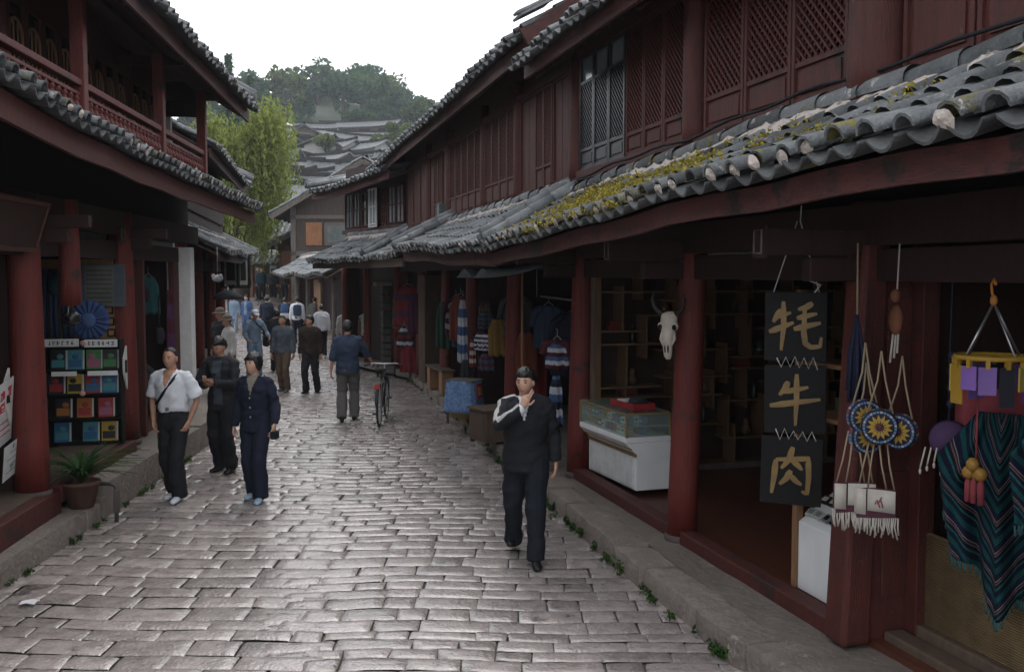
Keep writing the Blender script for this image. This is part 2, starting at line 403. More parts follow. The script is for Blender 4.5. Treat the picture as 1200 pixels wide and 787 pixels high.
def fascia(fn, u0, u1, h, mt, parent, th=.04, name='fascia', steps=16):
    m = MB(); rings = []
    for i in range(steps + 1):
        u = lerp(u0, u1, i / steps); v, z = fn(u)
        rings.append([V((u, v, z)), V((u, v - th, z)), V((u, v - th, z - h)), V((u, v, z - h))])
    m.loft(rings, 0, False, True); return m.build(name, mt, parent)
def rafters(lip, top, u0, u1, step, mt, parent, drop=.17, r=.035):
    m = MB(); u = u0 + .1
    while u < u1:
        a, b = lip(u), top(u); m.tube([(u, a[0] - .2, a[1] - drop + .02), (u, b[0] - .02, b[1] - drop)], r, 6); u += step
    return m.build('rafters', mt, parent)
def lattice_leaf(parent, u0, u1, z0, z1, v=0, mt=RED, kick=.18, n=7, style='diamond', dark=None, trans=0, name='lattice_window', pane=None, bar=.011):
    """a window leaf: stiles and rails, a kick panel below, lattice above"""
    m = MB(); s = .035; d = .05
    zk = z0 + kick
    for a in (u0, u1 - s): m.box(a, v - d / 2, z0, a + s, v + d / 2, z1)
    for z in [z0, zk, z1 - s] + ([z1 - trans] if trans else []): m.box(u0 + s, v - d / 2 + .003, z, u1 - s, v + d / 2 - .003, z + s)
    if kick > .06:
        m.box(u0 + s, v - .012, z0 + s, u1 - s, v + .004, zk)
        e = .045
        if kick > .14: m.box(u0 + s + e, v + .004, z0 + s + e * .7, u1 - s - e, v + .016, zk - e * .7)
    f = m.build(name, mt, parent)
    zt = z1 - (trans + s * 0 if trans else s)
    g = MB(); x0, x1, y0, y1 = u0 + s, u1 - s, zk + s, zt
    if style == 'diamond':
        W, H = x1 - x0, y1 - y0; st = W / n * 1.0
        k = -int(H / st) - 1
        for sg in (1, -1):
            c = -H - st
            while c < W + H + st:
                # line x = c + sg*(y)  (y from 0..H)
                pts = []
                ya = 0; xa = c if sg > 0 else c
                yb = H; xb = c + sg * H
                lo, hi = 0.0, 1.0
                dx = xb - xa
                if abs(dx) > 1e-9:
                    ta, tb = (0 - xa) / dx, (W - xa) / dx
                    if ta > tb: ta, tb = tb, ta
                    lo, hi = max(lo, ta), min(hi, tb)
                if hi - lo > .01:
                    g.beam((x0 + xa + dx * lo, v + .008 * sg, y0 + H * lo), (x0 + xa + dx * hi, v + .008 * sg, y0 + H * hi), bar * 1.5, .014, 0, (0, 1, 0))
                c += st
    elif style == 'grid':
        for i in range(1, n): x = lerp(x0, x1, i / n); g.box(x - bar, v - .012, y0, x + bar, v + .012, y1)
        k = max(2, int((y1 - y0) / ((x1 - x0) / n) * .6))
        for i in range(1, k): y = lerp(y0, y1, i / k); g.box(x0, v - .010, y - bar, x1, v + .010, y + bar)
    elif style == 'plank':
        for i in range(n): xa, xb = lerp(x0, x1, i / n), lerp(x0, x1, (i + 1) / n); g.box(xa + .003, v - .012, y0, xb - .003, v + random.uniform(-.002, .006), y1)
    elif style == 'arch':
        cx = (x0 + x1) / 2; w = (x1 - x0) / 2 * .86
        hh = (y1 - y0)
        g.box(x0, v - .01, y0, x1, v + .006, y0 + hh * .18)
        for q in (0,):
            pts = [(cx - w, v, y0 + hh * .2), (cx - w, v, y0 + hh * .62)] + [(cx + w * math.cos(a), v, y0 + hh * .62 + w * math.sin(a)) for a in [math.pi * (1 - t / 8) for t in range(9)]] + [(cx + w, v, y0 + hh * .62), (cx + w, v, y0 + hh * .2), (cx - w, v, y0 + hh * .2)]
            g.tube(pts, .016, 5, 0, False)
        for i in range(1, 3): x = lerp(cx - w, cx + w, i / 3); g.box(x - .007, v - .008, y0 + hh * .2, x + .007, v + .006, y0 + hh * .62 + w * .8)
    if g.v: g.build('lattice' if style != 'plank' else 'boarding', dark or mt, f)
    if pane:
        q = MB(); q.box(x0 - .01, v - .022, y0 - .01, x1 + .01, v - .017, y1 + .01); q.build('pane', pane, f)
    if trans:
        q = MB(); q.box(x0, v - .012, z1 - trans + s, x1, v - .006, z1 - s); q.build('transom_pane', GLASSB, f)
    return f
def post(parent, u, v, z0, z1, r, mt, lean=(0, 0), name='post', base=True):
    m = MB(); k = 6
    m.tube([(u + lean[0] * t / k, v + lean[1] * t / k, lerp(z0 + .02, z1, t / k)) for t in range(k + 1)], [r * (1.0 - .12 * t / k) for t in range(k + 1)], 18)
    o = m.build(name, mt, parent)
    if base:
        b = MB(); b.lathe([(r * 1.02, z0 - .04), (r * 1.12, z0 - .02), (r * 1.13, z0 + .02), (r * 1.03, z0 + .035)], (u, v, 0), 18); b.build('post_base', mat('dark_base_stone', (.09, .07, .065), (.05, .04, .037), .85, 5, 6, .5), o)
    return o
def boxpart(name, mt, parent, *bx, bevel=.006):
    m = MB()
    for b in bx: m.box(*b)
    return m.build(name, mt, parent, bevel=bevel)

# ------------------------------------------------------------ right row, nearest house (A)
A = empty('timber_house', RF.o, RF.rz, 'dark red timber shop house with mossy tiled awning and lattice windows, nearest on the right', 'house')
def lipA(u): return (1.1 + .012 * math.sin(u * 2.1), interp([(-4, 3.15), (-1.2, 3.11), (0, 3.085), (1.7, 3.01), (4.2, 2.89), (5.6, 2.84)], u) + .012 * math.sin(u * 3.1))
def topA(u): return (.06, interp([(-4, 3.64), (-.5, 3.58), (1.35, 3.54), (2.7, 3.49), (4.7, 3.45), (5.6, 3.4)], u) + .012 * math.sin(u * 2.3))
UA0, UA1 = -4.2, 5.45
tile_roof(lipA, topA, UA0, UA1, parent=A, seg=.27, r=.066)
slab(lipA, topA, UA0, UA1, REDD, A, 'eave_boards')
rafters(lipA, topA, UA0, UA1, .32, REDD, A)
fascia(lambda u: (lipA(u)[0] - .10, lipA(u)[1] - .055), UA0, UA1, .14, FASC, A)
# upper storey
boxpart('upper_wall', RED, A, (UA0, -.12, 3.56, 5.5, -.06, 3.70), (UA0, -.13, 5.0, 5.5, -.05, 5.6), bevel=0)
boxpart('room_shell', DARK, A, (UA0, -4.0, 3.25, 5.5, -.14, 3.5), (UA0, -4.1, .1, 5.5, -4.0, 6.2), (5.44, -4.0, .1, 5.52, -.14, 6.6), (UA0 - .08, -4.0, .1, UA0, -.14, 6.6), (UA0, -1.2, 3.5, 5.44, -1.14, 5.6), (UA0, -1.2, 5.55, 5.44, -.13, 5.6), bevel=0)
boxpart('window_sill', RED, A, (UA0, -.1, 3.60, 5.35, .05, 3.715), (UA0, -.06, 4.98, 5.35, .04, 5.07))
for u in (5.40, 2.34, -.2, -2.9): post(A, u, -.02, 3.5, 5.3, .12 if u != -.2 else .2, RED, name='upper_post', base=False)
FRG = mat('grey_black_frame', (.032, .034, .039), (.018, .019, .022), .35, 5, 6, .2)
for i in range(6):
    a = 5.26 - (i + 1) * .46; op = i < 3
    lattice_leaf(A, a, a + .45, 3.72, 4.97, .0 if op else -.01, FRG if op else RED, .2, 6, 'diamond', trans=.3 if op else 0, bar=.009)
for i in range(3):
    a = 2.12 - (i + 1) * .68; lattice_leaf(A, a, a + .66, 3.72, 4.97, 0, RED, .25, 8)
for i in range(4):
    a = -.45 - (i + 1) * .6; lattice_leaf(A, a, a + .58, 3.72, 4.97, 0, RED, .42, 8)
def lipAu(u): return (.62, 5.0 + .01 * math.sin(u * 2))
def topAu(u): return (-2.1, 6.65)
tile_roof(lipAu, topAu, -4.4, 5.75, parent=A, seg=.34, name='upper_roof', topcap=False, plug=.35)
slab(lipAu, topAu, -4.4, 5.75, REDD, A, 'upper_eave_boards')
fascia(lambda u: (.54, 4.99), -4.4, 5.75, .17, FASC, A, name='upper_fascia')
rafters(lipAu, lambda u: (-.3, 5.55), -4.3, 5.7, .34, REDD, A)
m = MB(); m.sheet([[V((-4.4, -2.1, 6.6)), V((-4.4, -4.8, 5.1))], [V((5.75, -2.1, 6.6)), V((5.75, -4.8, 5.1))]]); m.build('rear_roof', TILEF, A, solid=.08)
m = MB(); m.add([(5.48, .0, 5.0), (5.48, -4.1, 5.0), (5.48, -4.1, 5.4), (5.48, -2.1, 6.5), (5.48, 0, 5.4)], [(0, 1, 2, 3, 4)]); m.build('gable', REDD, A, solid=.05)
# ground floor
m = MB(); m.add([(-.22, -.04, .2), (-.0, -.04, .2), (-.0, .17, .2), (-.22, .17, .2), (-.21, -.14, 3.0), (-.01, -.14, 3.0), (-.01, .05, 3.0), (-.21, .05, 3.0)], [(0, 3, 2, 1), (4, 5, 6, 7), (0, 1, 5, 4), (1, 2, 6, 5), (2, 3, 7, 6), (3, 0, 4, 7)]); m.build('post', RED, A, bevel=.03)
for u, v, ln in ((2.45, .02, (0, -.1)), (5.32, .0, (0, -.06)), (-3.1, -.1, (0, -.08))): post(A, u, v, .2, 3.0, .135, REDL, ln)
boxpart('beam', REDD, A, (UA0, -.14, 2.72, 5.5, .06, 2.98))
boxpart('lintel', REDD, A, (UA0, -.1, 2.5, 5.4, -.02, 2.7))
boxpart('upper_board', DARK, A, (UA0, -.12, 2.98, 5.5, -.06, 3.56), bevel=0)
for u in (-.12, 2.45, 5.32):
    m = MB(); m.box(u - .06, .05, 2.66, u + .06, .72, 2.82); m.box(u - .05, .05, 2.5, u + .05, .42, 2.645); br = m.build('eave_bracket', REDD, A, bevel=.01)
    m = MB(); m.box(u - .07, .723, 2.64, u + .07, .745, 2.84); m.tube([(u - .045, .75, 2.67), (u + .045, .75, 2.67), (u + .045, .75, 2.81), (u - .045, .75, 2.81), (u - .045, .75, 2.67)], .008, 4, 1); m.build('carved_end', [REDD, GREYW], br)
boxpart('door_sill', RED, A, (.02, -.05, .17, 2.32, .1, .29), (2.58, -.05, .17, 5.2, .1, .29), bevel=.012)
boxpart('shop_floor', FLOORW, A, (UA0, -3.99, .12, 5.44, -.06, .225), bevel=0)
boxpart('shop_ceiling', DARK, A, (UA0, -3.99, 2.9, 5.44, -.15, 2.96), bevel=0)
# panelled return by the corner post and the recessed stall front nearer the camera
m = MB(); m.box(-.18, -.36, .2, -.12, -.06, 2.7); m.box(-.2, -.30, .5, -.18, -.12, 1.3); m.box(-.2, -.30, 1.4, -.18, -.12, 2.4); m.build('side_panel', RED, A, bevel=.005)
boxpart('stall_post', RED, A, (-.3, -.42, .2, -.16, -.30, 2.72))
boxpart('threshold_beam', BROWN, A, (UA0, -.46, .15, -.3, -.30, .34), (UA0, -.28, .15, -.2, -.14, .28), bevel=.015)
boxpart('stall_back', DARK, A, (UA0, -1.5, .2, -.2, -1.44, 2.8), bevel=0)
boxpart('party_wall', REDD, A, (-.16, -3.9, .2, -.1, -.37, 2.8), bevel=0)
post(A, 5.12, -.12, .2, 2.9, .05, BROWN, name='door_jamb', base=False)

# ------------------------------------------------------------ right row, second house (B)
B = empty('timber_house', RF.p(5.6, 0), RF.rz, 'long dark red timber house with plank and lattice upper wall, second along the right kerb', 'house')
BL = 13.9
def lipBu(u): return (.62, 5.30 - .012 * u + .02 * math.sin(u * .9))
def topBu(u): return (-2.1, 7.05 - .012 * u)
tile_roof(lipBu, topBu, -.15, BL + .3, parent=B, seg=.45, name='upper_roof', topcap=False, plug=.3, pitch=.27)
slab(lipBu, topBu, -.15, BL + .3, REDD, B, 'upper_eave_boards')
fascia(lambda u: (.54, 5.29 - .012 * u), -.15, BL + .3, .2, FASC, B, name='upper_fascia')
m = MB()
for k in range(9): 
    t = k / 9; p = V((-.12, lerp(.7, -2.1, t), lerp(5.42, 7.15, t))); q = V((-.12, lerp(.7, -2.1, t + .13), lerp(5.42, 7.15, t + .13)))
    m.beam(p + V((0, 0, .03)), q, .34, .03, 0, (0, 0, 1)); m.beam(p + V((.06, 0, .09)), q + V((.06, 0, .05)), .2, .03, 0, (0, 0, 1))
m.build('verge_tiles', TILEW, B)
m = MB(); m.beam((-.19, .64, 5.22), (-.19, -2.1, 6.95), .05, .2, 0, (0, 0, 1)); m.build('verge_board', FASC, B)
m = MB(); m.sheet([[V((-.15, -2.1, 7.05)), V((-.15, -4.8, 5.3))], [V((BL + .3, -2.1, 6.9)), V((BL + .3, -4.8, 5.2))]]); m.build('rear_roof', TILEF, B, solid=.08)
for gu in (.0, BL):
    m = MB(); m.add([(gu, -.05, 3.0), (gu, -4.3, 3.0), (gu, -4.3, 5.6), (gu, -2.1, 6.9), (gu, -.05, 5.5)], [(0, 1, 2, 3, 4)]); m.build('gable', REDD, B, solid=.05)
boxpart('upper_wall', RED, B, (0, -.12, 3.2, BL, -.06, 3.56), (0, -.12, 4.95, BL, -.05, 5.8), bevel=0)
boxpart('window_sill', RED, B, (0, -.1, 3.5, BL, .05, 3.6), (0, -.06, 4.92, BL, .05, 5.0))
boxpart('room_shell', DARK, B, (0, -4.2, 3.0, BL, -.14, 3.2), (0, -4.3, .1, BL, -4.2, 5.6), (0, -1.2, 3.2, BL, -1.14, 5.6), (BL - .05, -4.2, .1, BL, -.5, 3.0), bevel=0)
seq = [('plank', .62), ('diamond', .36), ('diamond', .36), ('plank', .75), (0, .22), ('diamond', .44), ('diamond', .44), ('diamond', .44), ('diamond', .44), (0, .2),
       ('diamond', .5), ('diamond', .5), ('diamond', .5), ('diamond', .5), ('diamond', .5), (0, .22), ('plank', .5), ('diamond', .4), ('diamond', .4), ('plank', .5), (0, .22), ('plank', .9), ('plank', .9), ('plank', .9)]
u = .06
for st, w in seq:
    if st == 0: post(B, u + w / 2, -.02, 3.4, 5.2, .1, RED, name='upper_post', base=False)
    elif st == 'plank': lattice_leaf(B, u, u + w, 3.6, 4.92, -.01, RED, .05, 4, 'plank', name='plank_panel')
    else: lattice_leaf(B, u, u + w, 3.6, 4.92, 0, RED, .3, 5)
    u += w + .01
# lower awnings, in two lengths with a rolled verge between
def lipB1(u): return (1.08 + .02 * math.sin(u * 1.7), interp([(0, 2.84), (1.5, 2.86), (3.4, 2.92), (6.6, 3.0)], u) + .02 * math.sin(u * 1.9))
def topB1(u): return (.05, 3.50 - .01 * u)
tile_roof(lipB1, topB1, -.1, 6.6, parent=B, seg=.3, mats=[TILEW, TILEP, MORTAR], pitch=.25)
slab(lipB1, topB1, -.1, 6.6, REDD, B, 'eave_boards'); fascia(lambda u: (lipB1(u)[0] - .1, lipB1(u)[1] - .055), -.1, 6.6, .16, FASC, B)
def lipB2(u): return (1.05, 2.88 + .015 * math.sin(u * 2))
def topB2(u): return (.0, 3.40)
tile_roof(lipB2, topB2, 6.75, BL + .4, parent=B, seg=.32, mats=[TILEW, TILEP, MORTAR], pitch=.26)
slab(lipB2, topB2, 6.75, BL + .4, REDD, B, 'eave_boards'); fascia(lambda u: (.95, 2.83), 6.75, BL + .4, .16, BROWN, B)
def verge(parent, u, v0, z0, v1, z1, mt=TILEW):
    m = MB()
    for dx, r, dz in ((-.1, .075, .05), (.04, .085, .1), (.17, .07, .04)):
        for k in range(4):
            a, b = k / 4, (k + 1.1) / 4; m.tube([(u + dx, lerp(v0, v1, a), lerp(z0, z1, a) + dz), (u + dx, lerp(v0, v1, b), lerp(z0, z1, b) + dz)], [r * 1.08, r * .92], 8)
    return m.build('verge_roll', mt, parent)
verge(B, 6.68, 1.12, 3.0, .02, 3.55); verge(B, -.2, 1.12, 2.88, .05, 3.5)
for u in (2.7, 5.42, 8.2, 11.0, 13.4): post(B, u, 0 if u < 6 else -.12, .2, 2.9, .12, REDL, (0, -.06))
boxpart('beam', REDD, B, (0, -.14, 2.6, BL, .04, 2.86))
boxpart('upper_board', DARK, B, (0, -.12, 2.86, BL, -.06, 3.3), bevel=0)
boxpart('shop_floor', PAVE, B, (0, -4.1, .1, BL, -.2, .215), bevel=0)
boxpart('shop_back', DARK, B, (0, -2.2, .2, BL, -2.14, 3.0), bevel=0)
for u in (5.4, 8.18, 11.0): boxpart('shop_partition', REDD, B, (u, -2.1, .2, u + .06, -.16, 2.6), bevel=0)

# ------------------------------------------------------------ right row, third house (C), turned with the bend
CF = Fr((-2.55, 23.6), (-.56, 1))
Cc = empty('timber_house', CF.o, CF.rz, 'small red house with pale glazed casements under a curled eave, at the bend', 'house')
CL_ = 4.4
def lipCu(u): return (.75, 4.92 + .16 * (max(0, u - 2) / 3) ** 2 - .05 * u)
def topCu(u): return (-1.9, 5.5)
tile_roof(lipCu, topCu, -.6, CL_ + .7, parent=Cc, seg=.45, name='upper_roof', topcap=False, pitch=.26, mats=[TILEW, TILEP, MORTAR], plug=.4)
slab(lipCu, topCu, -.6, CL_ + .7, BROWN, Cc, 'upper_eave_boards'); fascia(lambda u: (.66, lipCu(u)[1] - .03), -.6, CL_ + .7, .2, FASC, Cc, name='upper_fascia')
verge(Cc, CL_ + .7, .8, 4.95, -1.9, 5.5)
m = MB(); m.sheet([[V((-.6, -1.9, 5.45)), V((-.6, -4.9, 4.7))], [V((CL_ + .7, -1.9, 5.45)), V((CL_ + .7, -4.9, 4.7))]]); m.build('rear_roof', TILEF, Cc, solid=.08)
m = MB()
m.box(-.5, -.16, 3.2, CL_, -.1, 3.7); m.box(-.5, -.16, 4.75, CL_, -.1, 5.4); m.box(CL_ - .06, -4, 0, CL_, -.1, 5.3); m.box(-.5, -4.1, 0, CL_, -4, 5.4); m.box(-.5, -1, 3.1, CL_, -.9, 5.4); m.box(-.5, -4, 3.0, CL_, -.1, 3.1)
m.build('wall', REDD, Cc)
boxpart('window_sill', FASC, Cc, (-.4, -.12, 3.62, CL_, .04, 3.72))
for i, (a, w, mt_, gl) in enumerate(((.15, .5, FASC, GLASSB), (.68, .5, FASC, GLASSB), (1.3, .32, RED, GLASSY), (1.64, .5, PLASTER, GLASSB), (2.3, .75, RED, GLASSY), (3.15, .55, RED, GLASSB), (3.75, .55, RED, GLASSB))):
    lattice_leaf(Cc, a, a + w, 3.72, 4.7, -.04 if mt_ != PLASTER else .1, mt_, .06, 2, 'grid', pane=gl, name='casement', bar=.015)
def lipC(u): return (1.2, 2.86 + .02 * math.sin(u * 2.4)); 
def topC(u): return (-.02, 3.52)
tile_roof(lipC, topC, -.3, 3.8, parent=Cc, seg=.36, mats=[TILEW, TILEP, MORTAR], pitch=.26)
slab(lipC, topC, -.3, 3.8, BROWN, Cc, 'eave_boards'); fascia(lambda u: (1.08, 2.82), -.3, 3.8, .15, BROWN, Cc)
verge(Cc, -.35, 1.2, 2.95, .0, 3.6)
for u in (.5, 2.6, 4.3): post(Cc, u, .0, .2, 2.85, .1, REDL)
boxpart('shop_back', REDD, Cc, (-.5, -.5, .2, CL_, -.44, 3.0), bevel=0)
boxpart('shop_floor', PAVE, Cc, (-.5, -.9, .08, CL_ + .5, .15, .2), bevel=0)

# lean-to shop beyond C and the tall gable house E behind
DF = Fr((-5.4, 33.0), (-.43, 1))
Dd = empty('lean_to_shop', DF.o, DF.rz, 'low open fronted shop under a drooping tiled awning, beyond the glazed casement house', 'shop')
def lipD(u): return (.95, 2.5 + .05 * math.sin(u * 1.5)); 
def topD(u): return (-.3, 3.25 + .04 * math.sin(u * 1.1))
tile_roof(lipD, topD, 0, 9.5, parent=Dd, seg=.4, mats=[TILEW, TILEP, MORTAR], pitch=.27)
slab(lipD, topD, 0, 9.5, BROWN, Dd, 'eave_boards')
for u in (.2, 2.5, 4.8, 7.1, 9.3): post(Dd, u, .0, .1, 2.75, .1, GREYW)
boxpart('wall', REDD, Dd, (0, -1.2, 0, 9.5, -1.1, 3.3), (9.44, -1.1, 0, 9.5, -.1, 3.0), (-6, -.9, 0, 0, -.8, 3.1), (0, -1.1, 0, .06, -.8, 3.1), bevel=0)
boxpart('door', ORANGE, Dd, (5.7, -.16, .2, 6.5, -.1, 2.3))
boxpart('beam', REDD, Dd, (0, -.1, 2.35, 9.5, .02, 2.6))

OLDW = mat('dark_plank_wall', (.055, .042, .035), (.03, .024, .02), .85, 2, 8, .6, 12, (8, 8, .6))
def gable_house(name, label, loc, rz, w, d, hw, rise, over=.6, wallm=BROWN, tiles=[TILEW, TILEP, MORTAR], wins=(), seg=.5, pitch=.28, front_over=.7, cat='house'):
    """ridge along local y (depth), gable on the front (local -y side at y=0)"""
    h = empty(name, loc, rz, label, cat)
    m = MB(); a = w / 2
    for y in (0, d): m.add([(-a, y, -1.5), (a, y, -1.5), (a, y, hw), (0, y, hw + rise * (1 - .02)), (-a, y, hw)], [(0, 1, 2, 3, 4)])
    m.quad((-a, 0, -1.5), (-a, d, -1.5), (-a, d, hw), (-a, 0, hw)); m.quad((a, 0, -1.5), (a, d, -1.5), (a, d, hw), (a, 0, hw))
    m.build('wall', wallm, h)
    k = rise / a
    for sg in (-1, 1):
        lip = lambda u, sg=sg: (a + over, hw - over * k + .12); top = lambda u: (0.0, hw + rise + .12)
        o = tile_roof(lip, top, -front_over, d + front_over, parent=h, seg=seg, pitch=pitch, name='roof', topcap=(sg > 0), mats=tiles, plug=.3, cap_r=.11)
        o.rotation_euler = (0, 0, math.pi / 2 if sg < 0 else -math.pi / 2)
        if sg > 0: o.location = (0, d, 0)
        o2 = slab(lip, top, -front_over, d + front_over, GREYW, h, 'roof_boards'); o2.rotation_euler = o.rotation_euler; o2.location = o.location
    m = MB()
    for sg in (-1, 1): m.beam((sg * (a + over), -front_over, hw - over * k - .05), (0, -front_over, hw + rise - .05), .06, .22, 0, (0, 0, 1))
    m.build('barge_board', GREYW, h)
    for (x0, z0, x1, z1, mt_, nm) in wins:
        m = MB(); m.box(x0, -.06, z0, x1, .02, z1); f = m.build(nm, mt_, h, bevel=.01)
        if nm == 'window':
            q = MB(); q.box(x0 + .14, -.075, z0 + .14, x1 - .14, -.062, z1 - .14); q.build('pane', mat('dusty_glass', (.10, .115, .11), (.05, .06, .06), .3, 2, 3), f)
    return h
gable_house('gable_house', 'weathered timber gable house with orange shutters and dark barge boards, at the street bend', (-6.45, 43.2, 0), R(4), 6.4, 8, 5.45, 1.95, .75, OLDW,
            wins=((-2.55, 3.75, -1.85, 4.75, ORANGE, 'shutter'), (-1.75, 3.75, -.6, 4.75, GREYW, 'window'), (-3.2, 3.3, 3.2, 3.5, GREYW, 'sill_beam'), (-3.2, 4.9, 3.2, 5.08, GREYW, 'tie_beam'), (-3.2, -1, -2.98, 5.4, GREYW, 'corner_post'), (-.45, 3.5, -.25, 7.0, GREYW, 'king_post'), (1.6, .2, 2.6, 2.4, BROWN, 'door')))
gable_house('side_wing', 'low plank wing with a grey tiled slope falling to the left, past the gable house', (-8.9, 51.5, 0), R(2), 6.6, 6, 4.2, 1.6, .75, BROWN,
            wins=((-3.1, 2.4, -2.2, 3.7, ORANGE, 'shutter'), (-2.0, 2.4, -1.2, 3.7, ORANGE, 'shutter'), (-3.0, .8, -2.0, 2.3, ORANGE, 'door')), cat='building')
PF = Fr((-11.9, 57.5), (-1, -.06))
Pp = empty('plank_house', PF.p(0, 0, .9), PF.rz, 'plank house with white pillars and orange doors closing the far end of the street', 'house')
boxpart('wall', BROWN, Pp, (0, -5, -1, 9, -.06, 3.9), bevel=0)
tile_roof(lambda u: (.7, 3.75), lambda u: (-2.4, 5.3), -.3, 9.3, parent=Pp, seg=.5, name='roof', mats=[TILEW, TILEP, MORTAR], pitch=.3)
tile_roof(lambda u: (1.5, 2.2 + .05 * math.sin(u)), lambda u: (0, 2.9), -.3, 9.3, parent=Pp, seg=.5, name='lower_roof', mats=[TILEW, TILEP, MORTAR], pitch=.3)
slab(lambda u: (1.5, 2.2), lambda u: (0, 2.9), -.3, 9.3, GREYW, Pp, 'eave_boards')
for u in (.4, 2.0, 4.2, 6.4): boxpart('pillar', PLASTER, Pp, (u - .2, -.05, 0, u + .2, .2, 3.7))
for u in (.8, 1.35, 2.6, 3.2, 4.8, 5.5): boxpart('door', ORANGE, Pp, (u, -.04, 0, u + .5, .03, 2.2)); boxpart('shutter', ORANGE, Pp, (u, -.04, 2.95, u + .5, .03, 3.6))
# ------------------------------------------------------------ left row: balcony house (L)
Lh = empty('balcony_house', LF.o, LF.rz, 'dark red house with turned baluster balcony over a tiled awning, on the raised step', 'house')
LU0, LU1 = -7.9, 6.6
def lipL(u): return (.9, interp([(-8, 3.66), (-3, 3.70), (-1.5, 3.71), (1.3, 3.77), (3, 3.86), (7, 3.95)], u) + .012 * math.sin(u * 3))
def topL(u): return (.2, interp([(-8, 4.02), (-4, 4.02), (0, 4.06), (7, 4.18)], u))
tile_roof(lipL, topL, LU0, LU1, parent=Lh, seg=.3, pitch=.24, r=.068, topcap=True, plug=.35, cap_r=.05)
slab(lipL, topL, LU0, LU1, REDD, Lh, 'eave_boards'); rafters(lipL, topL, LU0, LU1, .32, REDD, Lh)
fascia(lambda u: (lipL(u)[0] - .1, lipL(u)[1] - .055), LU0, LU1, .2, RED, Lh)
# balcony
boxpart('balcony_floor', REDD, Lh, (-7.1, -1.0, 3.92, LU1, .1, 4.02), bevel=0)
bal_u = [-6.9, -4.2, -.97, 2.2, 5.4]
for u in bal_u: 
    m = MB(); m.box(u - .07, .06, 3.95, u + .07, .2, 5.6); m.build('balcony_post', REDL, Lh, bevel=.012)
bmb = MB(); bmb.lathe([(.03, 0), (.045, .01), (.045, .035), (.03, .05), (.05, .11), (.053, .14), (.03, .2), (.028, .21), (.045, .232), (.03, .25), (.03, .27)], (0, 0, 0), 8)
b0 = None
for a, b in zip(bal_u, bal_u[1:]):
    m = MB(); m.box(a + .07, .08, 4.46, b - .07, .18, 4.53); m.box(a + .07, .1, 4.36, b - .07, .16, 4.40); m.box(a + .07, .09, 4.04, b - .07, .17, 4.10)
    rl = m.build('railing', REDL, Lh, bevel=.008)
    n = int((b - a - .2) / .16)
    for i in range(n):
        u = a + .14 + (b - a - .28) * i / (n - 1)
        if b0 is None: b0 = bmb.build('baluster', REDL, rl); o = b0
        else: o = b0.copy(); COL.objects.link(o); o.parent = rl
        o.location = (u, .13, 4.095)
boxpart('upper_wall', RED, Lh, (-7.0, -.52, 4.0, LU1, -.46, 4.2), (-7.0, -.52, 5.3, LU1, -.44, 6.1), bevel=0)
boxpart('end_wall', PLASTER, Lh, (-7.15, -4, .2, -7.05, -.4, 6.0), bevel=0)
boxpart('room_shell', DARK, Lh, (-7, -4, 3.4, LU1, -.3, 3.46), (-7, -1.7, 4, LU1, -1.65, 5.6), (-7, -4.1, 0, LU1, -4.0, 6), (LU1, -4, 0, LU1 + .06, -.9, 6.2), bevel=0)
u = -6.9; i = 0
while u < LU1 - .5:
    w = .46
    if i % 5 == 4: post(Lh, u + .1, -.48, 4, 5.7, .09, RED, name='wall_post', base=False); u += .24
    else: lattice_leaf(Lh, u, u + w, 4.12, 5.32, -.46, RED, .3, 4, 'arch', dark=PINE, pane=GLASSY); u += w + .02
    i += 1
def lipLu(u): return (.8, 5.50 + .012 * u + .01 * math.sin(u * 2.3))
def topLu(u): return (-2.4, 7.3 + .012 * u)
tile_roof(lipLu, topLu, -8.0, LU1, parent=Lh, seg=.36, name='upper_roof', topcap=False, pitch=.24, plug=.3)
slab(lipLu, topLu, -8.0, LU1, REDD, Lh, 'upper_eave_boards'); fascia(lambda u: (.71, 5.47 + .012 * u), -8.0, LU1, .2, FASC, Lh, name='upper_fascia')
rafters(lipLu, lambda u: (-.9, 6.4), -7.9, LU1, .34, REDD, Lh)
verge(Lh, -8.05, .8, 5.55, -2.4, 7.3)
m = MB(); m.sheet([[V((-8, -2.4, 7.25)), V((-8, -5, 5.6))], [V((LU1, -2.4, 7.35)), V((LU1, -5, 5.7))]]); m.build('rear_roof', TILEF, Lh, solid=.08)
m = MB(); m.add([(-7.1, -.86, 5.2), (-7.1, -4.1, 5.2), (-7.1, -4.1, 6.2), (-7.1, -2.4, 7.1), (-7.1, -.86, 6.3)], [(0, 1, 2, 3, 4)]); m.build('gable', PLASTER, Lh, solid=.05)
boxpart('soffit', RED, Lh, (-7.85, -4, 5.68, LU1, .5, 5.72), bevel=0)
boxpart('end_beam', REDD, Lh, (-7.05, -.5, 5.1, -6.97, .06, 5.66))
boxpart('balcony_beam', REDD, Lh, (-7.0, .02, 5.5, LU1, .18, 5.66))
for u in bal_u: boxpart('bracket', REDD, Lh, (u - .05, -.9, 5.35, u + .05, .55, 5.47))
